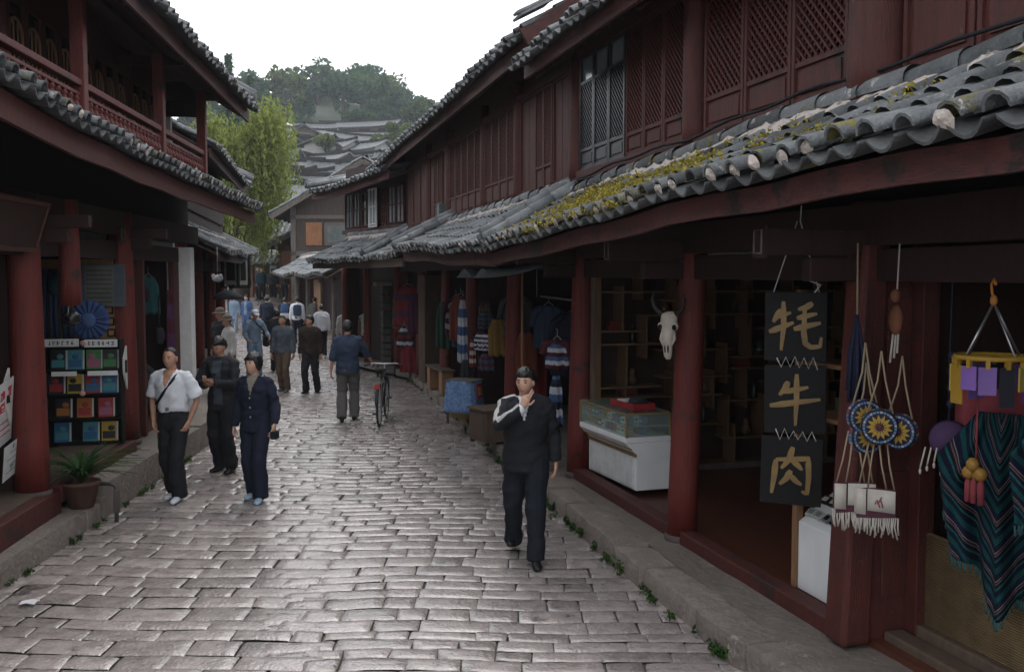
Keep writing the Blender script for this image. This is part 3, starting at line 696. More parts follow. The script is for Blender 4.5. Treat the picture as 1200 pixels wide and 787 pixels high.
# ground floor
for u, v in ((-.02, -.1), (-2.95, -.05), (3.2, -.1)): post(Lh, u, v, .44, 3.3, .16, REDL, (0, -.02))
post(Lh, -.85, .02, 2.2, 3.3, .11, REDL, name='hanging_post', base=False)
boxpart('beam', REDD, Lh, (-7, -.2, 3.02, LU1, .02, 3.3)); boxpart('lintel', REDD, Lh, (-7, -.16, 2.72, LU1, -.06, 2.94))
boxpart('upper_board', DARK, Lh, (-7, -.2, 3.3, LU1, -.14, 4.0), bevel=0)
for u in (-.02, -2.95): boxpart('eave_bracket', REDD, Lh, (u - .05, .03, 2.98, u + .05, .5, 3.1), (u - .045, .03, 2.84, u + .045, .3, 2.975))
for u in (.25, -2.65, -3.35):
    m = MB(); m.box(u - .09, .022, 2.93, u + .09, .05, 3.11); m.tube([(u - .06, .055, 2.96), (u + .06, .055, 2.96), (u + .06, .055, 3.08), (u - .06, .055, 3.08), (u - .06, .055, 2.96)], .008, 4, 1); m.build('carved_end', [REDD, GREYW], Lh)
boxpart('sill', RED, Lh, (-.2, -.12, .2, LU1, .10, .44), (-2.85, -.12, .3, -.22, .10, .48), bevel=.012)
boxpart('sill_shelf', BROWN, Lh, (-.2, -.7, .42, LU1, -.02, .46), (-2.85, -.7, .455, -.2, -.02, .495))
boxpart('shop_floor', FLOORW, Lh, (-7, -3.9, .1, LU1, -.12, .40), bevel=0)
boxpart('display_wall', PINE, Lh, (-2.86, -1.5, .5, -2.78, -.12, 2.72), bevel=0); boxpart('inner_wall', DARK, Lh, (-2.78, -1.58, .4, -.1, -1.5, 2.9), bevel=0)
for u in (-2.98, -.16, -6.02): boxpart('partition', REDD, Lh, (u, -3.9, .4, u + .08, -.26, 2.75), bevel=0)
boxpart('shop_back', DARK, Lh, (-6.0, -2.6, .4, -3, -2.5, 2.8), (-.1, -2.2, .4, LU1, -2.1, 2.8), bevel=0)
m = MB(); m.box(-6.2, -.15, .36, -5.95, .12, 2.95); m.build('white_pillar', PLASTER, Lh, bevel=.015)
boxpart('beyond_wall', DARK, Lh, (-7, -1.2, .2, -6.2, -1.1, 3.2), bevel=0)
boxpart('door_jamb', RED, Lh, (-3.95, -.2, .36, -3.85, -.05, 2.72)); boxpart('door_leaf', RED, Lh, (-5.93, -.14, .36, -5.6, -.06, 2.72))

# second left house (F)
FF = Fr((-8.4, 28.5), (.2, -1))
Fh = empty('corner_house', FF.o, FF.rz, 'dark house with stepped curled eaves just beyond the balcony house, lantern below it', 'house')
def lipF(u): return (.9, 3.0 + .03 * math.sin(u * 1.4) + .12 * max(0, 1 - u) )
def topF(u): return (-.1, 3.55)
tile_roof(lipF, topF, -1, 9.3, parent=Fh, seg=.36, pitch=.26); slab(lipF, topF, -1, 9.3, REDD, Fh, 'eave_boards'); fascia(lambda u: (.8, 2.95), -.9, 9.3, .16, REDD, Fh)
def lipFu(u): return (.75, 5.05 + .2 * (max(0, 1.5 - u) / 2.5) ** 2)
def topFu(u): return (-2.2, 6.7)
tile_roof(lipFu, topFu, -.9, 9.3, parent=Fh, seg=.45, pitch=.26, name='upper_roof', topcap=False); slab(lipFu, topFu, -.9, 9.3, REDD, Fh, 'upper_eave_boards'); fascia(lambda u: (.66, lipFu(u)[1] - .04), -.9, 9.3, .18, FASC, Fh, name='upper_fascia')
verge(Fh, -.95, .85, 5.3, -2.2, 6.7); verge(Fh, -1.0, .95, 3.1, -.1, 3.6)
m = MB(); m.box(-.4, -4, 0, -.3, 0, 5.2); m.box(-.4, -.1, 3.4, 9, 0, 5.3); m.box(-.4, -1.3, 0, 9, -1.2, 3.4); m.box(-.4, -4.1, 0, 9, -4, 5.4); m.box(-.4, -4, 3.3, 9, -.1, 3.4); m.build('wall', REDD, Fh)
m = MB(); m.sheet([[V((-.9, -2.2, 6.65)), V((-.9, -5, 5))], [V((9.3, -2.2, 6.65)), V((9.3, -5, 5))]]); m.build('rear_roof', TILEF, Fh, solid=.08)
for u in (.2, 3, 5.8, 8.6): post(Fh, u, -.02, .3, 3.2, .12, REDL)
boxpart('balcony_rail', REDD, Fh, (0, .0, 3.9, 9, .06, 4.4)); boxpart('shop_floor', PAVE, Fh, (-.4, -4, .1, 9, .3, .35), bevel=0)
boxpart('beam', REDD, Fh, (0, -.14, 2.6, 9, .02, 2.85))
for u in (1.0, 4.2, 7): boxpart('door', RED, Fh, (u, -1.18, .36, u + .9, -1.1, 2.4))

# houses up the hillside: walls, tiled roofs, windows
def hill_house(label, x, y, z, w, d, h, rise, rot, wallm, wins=3, roofm=TILEF, hip=0):
    o_ = empty('hillside_house', (x, y, z), R(rot), label, 'house', 'houses stepped up the hillside')
    m = MB(); m.box(-w / 2, 0, -4, w / 2, d, h)
    for sg in (-1, 1): m.add([(sg * (w / 2 - .02), 0, h), (sg * (w / 2 - .02), d, h), (sg * (w / 2 - .02), d / 2, h + rise)], [(0, 1, 2)])
    wl = m.build('wall', wallm, o_)
    m = MB(); e = .7; rise *= .72; k = rise / (d / 2); nr = int((w + 2 * e) / .8)
    for fy in (0, 1):
        P = []
        for i in range(nr * 2 + 1):
            xx = -w / 2 - e + (w + 2 * e) * i / (nr * 2); bmp = .07 if i % 2 else 0; cv = .25 * (abs(i / nr - 1) ** 3)
            y0 = -e if fy == 0 else d + e
            P.append([V((xx, lerp(y0, d / 2, t), h - e * k + .1 + (rise + e * k) * t - .1 * math.sin(math.pi * t) + bmp + cv)) for t in (0, .33, .66, 1)])
        m.sheet(P, 0, False)
    rf = m.build('roof', roofm, o_, solid=.16)
    m = MB(); P = [[V((-w / 2 - e + (w + 2 * e) * i / 10, d / 2 + q, h + rise + .1 + .3 * abs(i / 5 - 1) ** 3 + zz)) for q, zz in ((-.22, .05), (-.15, .4), (.15, .4), (.22, .05))] for i in range(11)]
    m.sheet(P, 0, False); m.build('ridge', DARK, rf)
    for i in range(wins):
        xx = -w / 2 + w * (i + .5) / wins; m = MB(); m.box(xx - w / wins * .28, -.08, h - 1.7, xx + w / wins * .28, .02, h - .5); m.build('window', DARK, o_)
    return o_
TILEF2 = mat('far_roof_tile_dark', (.09, .094, .10), (.05, .054, .058), .85, 1.6, 8, c3=(.17, .17, .16), t3=.6, s3=1.2)
WALLG = mat('grey_plaster', (.32, .31, .3), (.24, .235, .23), .9, 1, 5)
HH = [  # px, py (photo pixels of the eave middle), distance, width, ...
 ('long low grey roofed house on the lowest hillside terrace', 350, 232, 92, 17, 7, 2.6, 2.2, 3, BROWN, 5),
 ('short grey roofed house below the big willow side of the slope', 322, 222, 100, 9, 6, 2.8, 2.0, -8, WALLG, 2),
 ('grey house with long plain roof, second terrace up', 368, 214, 108, 18, 7, 2.8, 2.3, 2, BROWN, 5),
 ('pale walled house at the outer end of second terrace', 410, 212, 118, 10, 7, 3, 2.2, -6, WALLG, 3),
 ('wide grey roofed house with many windows, third terrace', 360, 197, 126, 20, 7, 3, 2.5, 1, GREYW, 6),
 ('small dark gabled house wedged beside third terrace roof', 402, 196, 132, 9, 7, 3, 2.6, 20, BROWN, 2),
 ('narrow grey house showing a white wall end', 335, 196, 136, 8, 6, 3, 2.4, -12, PLASTER, 2),
 ('grey house with twin windows on fourth terrace', 385, 184, 146, 15, 8, 3.2, 2.6, 4, GREYW, 4),
 ('broad grey roof just above the fourth terrace wall', 345, 182, 152, 18, 8, 3, 2.6, -3, WALLG, 5),
 ('tall pale two storey house with dark windows near the wood edge', 352, 166, 165, 12, 8, 5, 3.0, -4, WALLG, 3),
 ('long lead grey roof with a white water tank beside it', 412, 164, 172, 24, 8, 3.4, 3.0, 3, GREYW, 6),
 ('small grey house tucked left of the tall pale one', 326, 160, 172, 10, 8, 3.4, 2.6, 10, PLASTER, 3),
 ('dark roofed house under the trees, uppermost in the village', 418, 151, 190, 18, 8, 3, 2.8, -6, BROWN, 4),
 ('pale house with steep roof against the wood', 362, 154, 186, 12, 8, 3.6, 3.2, 8, WALLG, 3),
 ('grey house among shrubs at the right end of the village', 440, 168, 160, 12, 7, 3, 2.4, 12, BROWN, 3),
]
random.seed(77)
for lab, px, py, Y, w, d, h, rise, rot, wm, wn in HH:
    x = (px - 600) / 1150 * Y; z = 2.55 + (320 - py) / 1150 * Y
    hill_house(lab, x, Y, z - h, w * .86, d * .62, h, rise * .55, rot * 2.2, wm, wn, random.choice([TILEF, TILEF, TILEF2]))
rs_ = random.Random(31)
for k in range(34):
    row = k // 6; py = (236, 222, 206, 192, 178, 164)[row] + rs_.uniform(-6, 5); px = 322 + (k % 6) * 21 + rs_.uniform(-8, 8); Y = (88, 98, 112, 128, 146, 164)[row] + rs_.uniform(-3, 3)
    x, z = (px - 600) / 1150 * Y, 2.55 + (320 - py) / 1150 * Y; h = rs_.uniform(2.6, 4)
    hill_house('small grey roofed house crowded among the stepped village roofs', x, Y, z - h, rs_.uniform(4.5, 8), rs_.uniform(3.6, 5), h, rs_.uniform(1.1, 1.9), rs_.choice([0, 0, 12, -15, 78, 95, -30, 25]), rs_.choice([BROWN, GREYW, WALLG, WALLG, PLASTER]), 2, rs_.choice([TILEF, TILEF2]))
def simple(name, lab, cat, x, y, z, parts):
    o_ = empty(name, (x, y, z), 0, lab, cat)
    for nm, mt_, fn in parts: m = MB(); fn(m); m.build(nm, mt_, o_)
    return o_
x = (402 - 600) / 1150 * 150; simple('water_tank', 'white cylindrical water tank standing on a hillside roof', 'tank', x, 150, 2.55 + 148 / 1150 * 150 - 1.0,
    [('tank', WHITE, lambda m: m.lathe([(.4, 0), (.45, .1), (.45, 1.5), (.35, 1.65), (.1, 1.7)], (0, 0, 0), 16)), ('stand', GREYW, lambda m: [m.box(a - .1, b - .1, -2, a + .1, b + .1, 0) for a in (-.3, .3) for b in (-.3, .3)])])
for k, px in enumerate((331, 339)):
    x = (px - 600) / 1150 * 176; simple('parasol', ('white domed parasol left on the topmost village terrace', 'white domed parasol right of its twin on the topmost terrace')[k], 'parasol', x, 176, 2.55 + 166 / 1150 * 176,
      [('canopy', PLASTER, lambda m: m.lathe([(1.6, .0), (1.3, .6), (.7, 1.0), (.05, 1.2)], (0, 0, 0), 14)), ('pole', GREYW, lambda m: m.tube([(0, 0, -2.5), (0, 0, .6)], .06, 6))])

# ------------------------------------------------------------ vegetation
def leafmesh(name, pts, size, mats, parent=None, droop=0, mi=None, elong=1.0):
    """one small bent leaf or leaf spray per point"""
    P = np.asarray(pts, float); n = len(P); rng = np.random.default_rng(len(P))
    a = rng.normal(size=(n, 3)); a[:, 2] -= droop; a /= np.linalg.norm(a, axis=1)[:, None]
    b = rng.normal(size=(n, 3)); b -= a * (a * b).sum(1)[:, None]; b /= np.linalg.norm(b, axis=1)[:, None]
    s = size * rng.uniform(.6, 1.4, n)[:, None]
    q = np.stack([P - a * s * elong, P + b * s * .55, P + a * s * elong, P - b * s * .55], 1).reshape(-1, 3)
    me = bpy.data.meshes.new(name); me.vertices.add(4 * n); me.vertices.foreach_set('co', q.ravel())
    me.loops.add(4 * n); me.loops.foreach_set('vertex_index', np.arange(4 * n)); me.polygons.add(n)
    me.polygons.foreach_set('loop_start', np.arange(0, 4 * n, 4)); me.polygons.foreach_set('loop_total', np.full(n, 4))
    me.update(calc_edges=True)
    for t in mats: me.materials.append(t)
    me.polygons.foreach_set('material_index', (np.asarray(mi) if mi is not None else rng.integers(0, len(mats), n)).astype(np.int32))
    o_ = bpy.data.objects.new(name, me); COL.objects.link(o_)
    if parent: o_.parent = parent
    return o_
def leafmat(nm, c, tr=.35):
    m = mat(nm, c, tuple(x * .6 for x in c), .7, .8, 3, island=.45, spec=.2); b = m.node_tree.nodes['Principled BSDF']
    t = m.node_tree.nodes.new('ShaderNodeBsdfTranslucent'); mxx = m.node_tree.nodes.new('ShaderNodeMixShader'); mxx.inputs[0].default_value = tr
    t.inputs['Color'].default_value = (c[0] * 1.3, c[1] * 1.4, c[2], 1)
    o_ = m.node_tree.nodes['Material Output']
    m.node_tree.links.new(b.outputs[0], mxx.inputs[1]); m.node_tree.links.new(t.outputs[0], mxx.inputs[2]); m.node_tree.links.new(mxx.outputs[0], o_.inputs[0])
    return m
LG1 = leafmat('forest_leaf', (.048, .085, .035)); LG2 = leafmat('forest_leaf_dark', (.022, .046, .024)); LG3 = leafmat('forest_leaf_olive', (.085, .105, .032)); LG4 = leafmat('forest_leaf_bluish', (.03, .062, .04))
WLW = leafmat('willow_leaf', (.19, .215, .06), .45); WLW2 = leafmat('willow_leaf_dark', (.12, .145, .045), .4); PLT = leafmat('pot_leaf', (.03, .07, .022)); GRS = leafmat('weed_leaf', (.05, .10, .02)); MOS = leafmat('yellow_moss', (.36, .28, .035), .2); MOS2 = leafmat('moss_olive', (.20, .17, .04), .2)
BARK = mat('bark', (.06, .045, .035), (.035, .028, .022), .9, 4, 6, .5, 20)
rng = np.random.default_rng(5)
def crown_pts(c, rx, ry, rz, n, clumps, rs):
    """leaf points gathered in clumps that make an uneven crown"""
    out = []
    for k in range(clumps):
        d = rs.normal(size=3); d /= np.linalg.norm(d); d[2] = abs(d[2]) * .9 if rs.random() < .75 else d[2]
        cc = np.array(c) + d * np.array([rx, ry, rz]) * rs.uniform(.45, .95); r = rs.uniform(.22, .42) * min(rx, rz)
        q = rs.normal(size=(n // clumps, 3)); q /= np.linalg.norm(q, axis=1)[:, None]; q *= rs.uniform(.55, 1.0, (len(q), 1)) ** .5 * r; q[:, 2] *= .75
        out.append(cc + q)
    return np.concatenate(out)
# the wood on the hill reads as one mass
pts, mi = [], []
trunks = MB()
for k in range(200):
    while True:
        x = rng.uniform(-104, 14); y = rng.uniform(196, 330) if k > 40 else rng.uniform(194, 214)
        if y > 196 + max(0, (abs(x + 45) - 25) * .2): break
    z = terrain(x, y); s = rng.uniform(4.2, 8.0) * (.55 if y < 212 else 1); 
    if x > -26: s *= .72
    if x > -5: s *= .8
    if x < -66: s *= .68
    if x < -80: s *= .7
    kind = rng.random()
    if kind < .07:   # conifer
        n = 340; t = rng.uniform(0, 1, n) ** .8; a = rng.uniform(0, 2 * math.pi, n); rr = s * .42 * (1 - t) * rng.uniform(.5, 1.05, n) + .1
        p = np.stack([x + rr * np.cos(a), y + rr * np.sin(a), z + 1.2 + t * s * 1.4], 1); mm = np.where(rng.random(n) < .75, 1, 3)
    else:
        n = 760; p = crown_pts((x, y, z + s * .75), s * 1.08, s * 1.08, s * .82, n, 13, rng); n = len(p)
        base = 2 if kind > .9 else (0 if kind > .5 else 3); mm = np.where(rng.random(n) < .7, base, 1)
    pts.append(p); mi.append(mm)
    trunks.tube([(x, y, z - .5), (x + rng.uniform(-.4, .4), y, z + s * .9)], [.35, .15], 5, 4)
o = leafmesh('wood', np.concatenate(pts), .62, [LG1, LG2, LG3, LG4], None, .2, np.concatenate(mi)); tag(o, 'dense mixed wood covering the hazy hilltop', 'trees', kind='stuff')
o = trunks.build('wood_trunks', [BARK] * 5); tag(o, 'trunks of the wood on the hilltop', 'trees', kind='stuff')
def round_tree(name, lab, x, y, z, h, r, n, clumps, size, mats, seed, cat='tree', limbs=7):
    rs = np.random.default_rng(seed); o_ = empty(name, (x, y, z), 0, lab, cat)
    p = crown_pts((0, 0, h * .62), r, r, h * .36, n, clumps, rs); leafmesh('crown', p, size, mats, o_)
    m = MB(); m.tube([(0, 0, -1), (.1, .05, h * .3), (-.05, 0, h * .6)], [r * .09, r * .07, r * .045], 8)
    for k in range(limbs):
        a = k * 2.4; e = V((math.cos(a) * r * .7, math.sin(a) * r * .7, h * rs.uniform(.55, .85))); m.tube([(0, 0, h * rs.uniform(.25, .5)), e * .5 + V((0, 0, h * .2)), e], [r * .045, r * .03, r * .012], 6)
    m.build('trunk', BARK, o_)
def at(px, py, Y): return (px - 600) / 1150 * Y, 2.55 + (320 - py) / 1150 * Y
x, z = at(470, 200, 150); round_tree('broadleaf_tree', 'pale green rounded tree at the right end of the hillside village', x, 150, z - 4, 11, 4.6, 5200, 34, .33, [LG1, LG3, LG3], 3)
x, z = at(455, 192, 162); round_tree('broadleaf_tree', 'smaller olive tree behind the pale rounded one', x - 1, 164, z - 4, 9, 3.6, 3000, 24, .33, [LG1, LG3], 4)
x, z = at(497, 150, 200); round_tree('broadleaf_tree', 'broad bushy green tree low on the hill shoulder above the red roofs', x, 205, z - 5, 11, 6, 4200, 26, .45, [LG1, LG3, LG4], 8)
x, z = at(374, 182, 140); round_tree('shrub', 'yellow green shrub between the village roofs', x + 1, 141, z - 1.5, 5, 1.8, 900, 10, .25, [WLW2, LG3], 5, 'shrub', 3)
# conifer behind the willow
for nm, lab, px, top, Y, sc in (('conifer_tree', 'thin pointed dark conifer behind the willow', 273, 68, 120, 1.0), ('conifer_tree', 'sparse feathery conifer right of the pointed one', 296, 92, 130, .9)):
    x, zt = at(px, top, Y); zb = terrain(x, Y); h = zt - zb; o_ = empty('conifer_tree', (x, Y, zb), 0, lab, 'tree'); rs = np.random.default_rng(px)
    P = []
    for k in range(26):
        t = .2 + .8 * k / 26; rad = (1 - t) * 2.6 * sc + .25
        for q in range(8):
            a = rs.uniform(0, 6.28); n = 26; s_ = rs.uniform(.1, 1, n)
            P.append(np.stack([np.cos(a) * rad * s_, np.sin(a) * rad * s_, t * h + .5 * s_ * rad * .5 + rs.normal(0, .18, n)], 1) + rs.normal(0, .1, (n, 3)))
    leafmesh('crown', np.concatenate(P), .2, [LG2, LG4, LG1], o_); m = MB(); m.tube([(0, 0, -1), (0, 0, h)], [.25, .03], 7); m.build('trunk', BARK, o_)
def willow(lab, x, y, z, h, r, ns, seed, lim=1.0):
    rs = np.random.default_rng(seed); o_ = empty('willow_tree', (x, y, z), 0, lab, 'tree'); P = []; Q = []
    m = MB(); m.tube([(0, 0, -1), (.15, 0, h * .3), (-.1, .1, h * .55)], [.42, .33, .22], 9)
    for k in range(14):
        a = k * 2.4 + rs.uniform(-.3, .3); rr = r * rs.uniform(.35, .95); top = V((math.cos(a) * rr, math.sin(a) * rr, h * rs.uniform(.7, .97)))
        m.tube([(0, 0, h * rs.uniform(.3, .5)), top * .45 + V((0, 0, h * .36)), top], [.14, .09, .03], 6)
        for s_ in range(ns // 14):
            b = top + V(rs.normal(0, .42, 3)) * r * .33; b.z = min(b.z, h); L_ = rs.uniform(.14, .42) * h; out = V((b.x, b.y, 0)); out = out.normalized() if out.length > .1 else V((1, 0, 0))
            n = int(L_ / .085); t = np.linspace(0, 1, n)[:, None]; sw = rs.normal(0, .12)
            p = np.array(b) + np.array(out) * .35 * np.sin(t * 1.5) + np.array([sw, sw * .5, 0]) * t ** 2 - np.array([0, 0, 1]) * L_ * t ** 1.3 + rs.normal(0, .055, (n, 3))
            P.append(p)
    leafmesh('crown', np.concatenate(P), .075, [WLW, WLW, WLW2], o_, 1.6, None, 1.7); m.build('trunk', BARK, o_)
willow('big weeping willow with yellow green trailing strands behind the left eaves', -13.1, 47, 0, 10.9, 2.8, 1000, 2)
willow('second weeping willow lower and nearer the far eaves', -14.6, 52, 0, 9.0, 2.2, 420, 9)

# haze: one closed box of thin air over the whole scene
m = MB(); m.box(-430, -18, -3, 430, 428, 92); o = m.build('haze', []); tag(o, kind='stuff')
hm = bpy.data.materials.new('haze_air'); hm.use_nodes = True; n = hm.node_tree; n.nodes.remove(n.nodes['Principled BSDF'])
pv = n.nodes.new('ShaderNodeVolumePrincipled'); pv.inputs['Color'].default_value = (.86, .93, 1, 1); pv.inputs['Density'].default_value = .00036; pv.inputs['Anisotropy'].default_value = .2
n.links.new(pv.outputs[0], n.nodes['Material Output'].inputs['Volume']); o.data.materials.append(hm)
# ------------------------------------------------------------ people
SKIN = mat('skin', (.50, .30, .22), (.42, .24, .17), .5, 9, 4, .1, 60, spec=.35)
SKIND = mat('skin_tanned', (.40, .225, .155), (.32, .17, .115), .5, 9, 4, .1, 60, spec=.35)
LIP = flat('lips', (.30, .12, .10), .5); EYE = flat('eye_dark', (.012, .01, .01), .2)
HAIR = mat('black_hair', (.012, .011, .012), (.006, .006, .006), .45, 30, 4, .5, 60, (1, 1, .3))
def cloth(nm, c, v=.75, rough=.85): return mat(nm, c, tuple(x * v for x in c), rough, 5, 6, .45, 16, (1, 1, .6), spec=.2)
def remeshed(mb, voxel, smooth=4, wr=0.0, wf=9.0):
    me = bpy.data.meshes.new('tmp'); me.from_pydata(mb.v, [], mb.f); me.update()
    o = bpy.data.objects.new('tmp', me); COL.objects.link(o)
    r = o.modifiers.new('r', 'REMESH'); r.mode = 'VOXEL'; r.voxel_size = voxel; r.use_smooth_shade = True
    if smooth: s_ = o.modifiers.new('s', 'SMOOTH'); s_.iterations = smooth; s_.factor = .5
    dg = bpy.context.evaluated_depsgraph_get(); out = bpy.data.meshes.new_from_object(o.evaluated_get(dg))
    bpy.data.objects.remove(o); bpy.data.meshes.remove(me)
    n = len(out.vertices); co = np.empty(n * 3); out.vertices.foreach_get('co', co); co = co.reshape(-1, 3)
    if wr:
        nr = np.empty(n * 3); out.vertices.foreach_get('normal', nr); nr = nr.reshape(-1, 3); sd_ = random.random() * 40
        for i in range(n):
            p = V(co[i]); q = noise.noise(V((p.x * wf, p.y * wf, p.z * wf * 1.5 + sd_))) + .6 * (1 - 2 * abs(noise.noise(V((p.x * wf * .8 + p.z * 5, p.y * wf * .8, p.z * wf * 1.1 - sd_)))))
            co[i] += nr[i] * wr * q
    fs = [tuple(p.vertices) for p in out.polygons]; bpy.data.meshes.remove(out)
    b = MB(); b.v = [tuple(c) for c in co]; b.f = fs; b.m = [0] * len(fs); b.s = [True] * len(fs); return b
def ik(a, b, l1, l2, pole):
    d = b - a; L_ = min(d.length, l1 + l2 - .004); d.normalize(); b = a + d * L_
    x = (l1 * l1 - l2 * l2 + L_ * L_) / (2 * L_); h = math.sqrt(max(0, l1 * l1 - x * x)); p = V(pole); p = (p - d * p.dot(d)).normalized()
    return a + d * x + p * h, b
def ring(c, rx, ry, n=14, z=None, sq=1.0):
    out = []
    for k in range(n):
        a = 2 * math.pi * k / n; cx, sy = math.cos(a), math.sin(a)
        out.append(V(c) + V((math.copysign(abs(cx) ** sq, cx) * rx, math.copysign(abs(sy) ** sq, sy) * ry, 0)))
    return out
def headshape(d, grow=0.0):
    """point of the head surface for a unit direction d (face towards +y)"""
    x, y, z = d; rx, ry, rz = .074, .094, .115
    p = V((x * rx, y * ry, z * rz))
    if z < 0: k = min(1, -z); p.x *= 1 - .30 * k ** 1.4; p.y *= 1 - .10 * k; p.y += .012 * k * (1 if y > 0 else .6)
    if z < -.1 and y < -.1: p.y *= .86; 
    if y > .3:
        g = lambda x0, z0, w, h: math.exp(-((x - x0) / w) ** 2 - ((z - z0) / h) ** 2)
        p.y += .020 * g(0, -.16, .17, .16) + .008 * g(0, -.02, .13, .25) + .008 * g(0, -.56, .26, .13) + .005 * g(0, -.8, .3, .15) + .006 * g(.45, -.22, .25, .2) + .006 * g(-.45, -.22, .25, .2)
        p.y -= .009 * g(.38, .06, .2, .13) + .009 * g(-.38, .06, .2, .13) - .004 * g(0, .24, .8, .1)
    if grow: p += V(d) * grow
    return p
def head(mb, M, det=1, glasses=False):
    n, k = (22, 18) if det > 1 else ((14, 11) if det else (9, 7))
    mb.loft([[M @ headshape((math.sin(t) * math.cos(2 * math.pi * j / n), math.sin(t) * math.sin(2 * math.pi * j / n), -math.cos(t))) for j in range(n)]
             for t in [math.pi * (i + .02) / (k + .04) for i in range(k + 1)]], 0, True, True)
    for sg in (-1, 1): 
        b = MB(); b.ell((sg * .075, -.004, -.006), .010, .02, .032, 8, 6); mb.add([M @ V(p) for p in b.v], b.f, 0, True)
        if det:
            b = MB(); b.ell((sg * .029, .0835, .008), .0125, .006, .0055, 8, 5); mb.add([M @ V(p) for p in b.v], b.f, 2, True)
            b = MB(); b.tube([(sg * .014, .091, .027), (sg * .03, .0905, .031), (sg * .046, .079, .027)], .0035, 5); mb.add([M @ V(p) for p in b.v], b.f, 2, True)
    if det: b = MB(); b.ell((0, .088, -.062), .022, .008, .006, 10, 5); mb.add([M @ V(p) for p in b.v], b.f, 1, True)
def hair_mesh(M, style, parent, det=1, matr=None, name='hair'):
    m = MB(); n, k = (36, 26) if det > 1 else ((22, 16) if det else (12, 9)); P = []
    vol = {'short': .010, 'bob': .026, 'full': .021, 'thin': .006}[style]; sd_ = random.random() * 30
    for i in range(k + 1):
        t = math.pi * .5 + math.pi * .5 * 1.0 * (i / k) if False else math.pi * (i + .02) / (k + .04); row = []
        for j in range(n + 1):
            a = 2 * math.pi * (j % n) / n; d = V((math.sin(t) * math.cos(a), math.sin(t) * math.sin(a), math.cos(t)))
            # hairline: forehead high, temples, nape
            f = d.y; hl = .50 if f > .55 else (.50 - (.55 - f) * .75 if f > 0 else (-.02 + f * .75 if style != 'bob' else -.45 + f * .3))
            if style == 'full': hl -= .09
            if style == 'bob': hl = .34 if f > .62 else (hl if f < 0 else lerp(-.45, .34, max(0, f / .62) ** 2))
            if style == 'thin': hl += .2 if f > .3 else .05
            g = vol * (1 + .35 * noise.noise(d * 4 + V((sd_, 0, 0)))) + (.011 * noise.noise(V((d.x * 24, d.y * 24, d.z * 6))) if det else 0)
            zz = d.copy()
            e = max(-.02, min(1, (d.z - hl) * 5))
            row.append(M @ headshape(zz, g * min(1, max(e, 0) * 1.2 + .0) if e > 0 else -.012))
        P.append(row)
    m.sheet(P, 0, True); return m.build(name, matr or HAIR, parent)
def hand(mb, w, d, nrm, s=1.0, curl=.5, side=1, det=1, mi=0, fingers=None):
    """w wrist, d direction of the hand, nrm back of hand, side +1 thumb at d x nrm"""
    d = V(d).normalized(); nrm = V(nrm); nrm = (nrm - d * nrm.dot(d)).normalized(); sx = d.cross(nrm).normalized() * side
    pal = []
    for t, hw, th in ((-.02, .024, .019), (.02, .033, .017), (.06, .04, .014), (.088, .038, .011)):
        c = w + d * t * s; pal.append([c + sx * math.cos(2 * math.pi * q / 10) * hw * s + nrm * math.sin(2 * math.pi * q / 10) * th * s for q in range(10)])
    mb.loft(pal, mi, True)
    nf = 6 if det > 1 else 5
    for i, (o_, L_) in enumerate(((.028, .072), (.0095, .080), (-.0095, .075), (-.027, .058))):
        c = curl if not fingers else fingers[i]; p = w + d * .082 * s + sx * o_ * s; pts = [p - d * .02 * s]; a = c * .35; 
        for q in range(3): pts.append(pts[-1] + (d * math.cos(a) - nrm * math.sin(a)) * L_ * s * (.62 if q == 0 else .38)); a += c * 1.0
        mb.tube(pts, [.0095 * s, .009 * s, .008 * s, .0062 * s], nf, mi)
    p = w + d * .022 * s + sx * .024 * s; pts = [p]; dirs = (sx * .75 + d * .65 - nrm * .25, sx * .35 + d * .9 - nrm * .35, sx * .1 + d * .95 - nrm * .4)
    for q, l in zip(dirs, (.036, .03, .024)): pts.append(pts[-1] + q.normalized() * l * s)
    mb.tube(pts, [.013 * s, .0115 * s, .0095 * s, .007 * s], nf, mi)
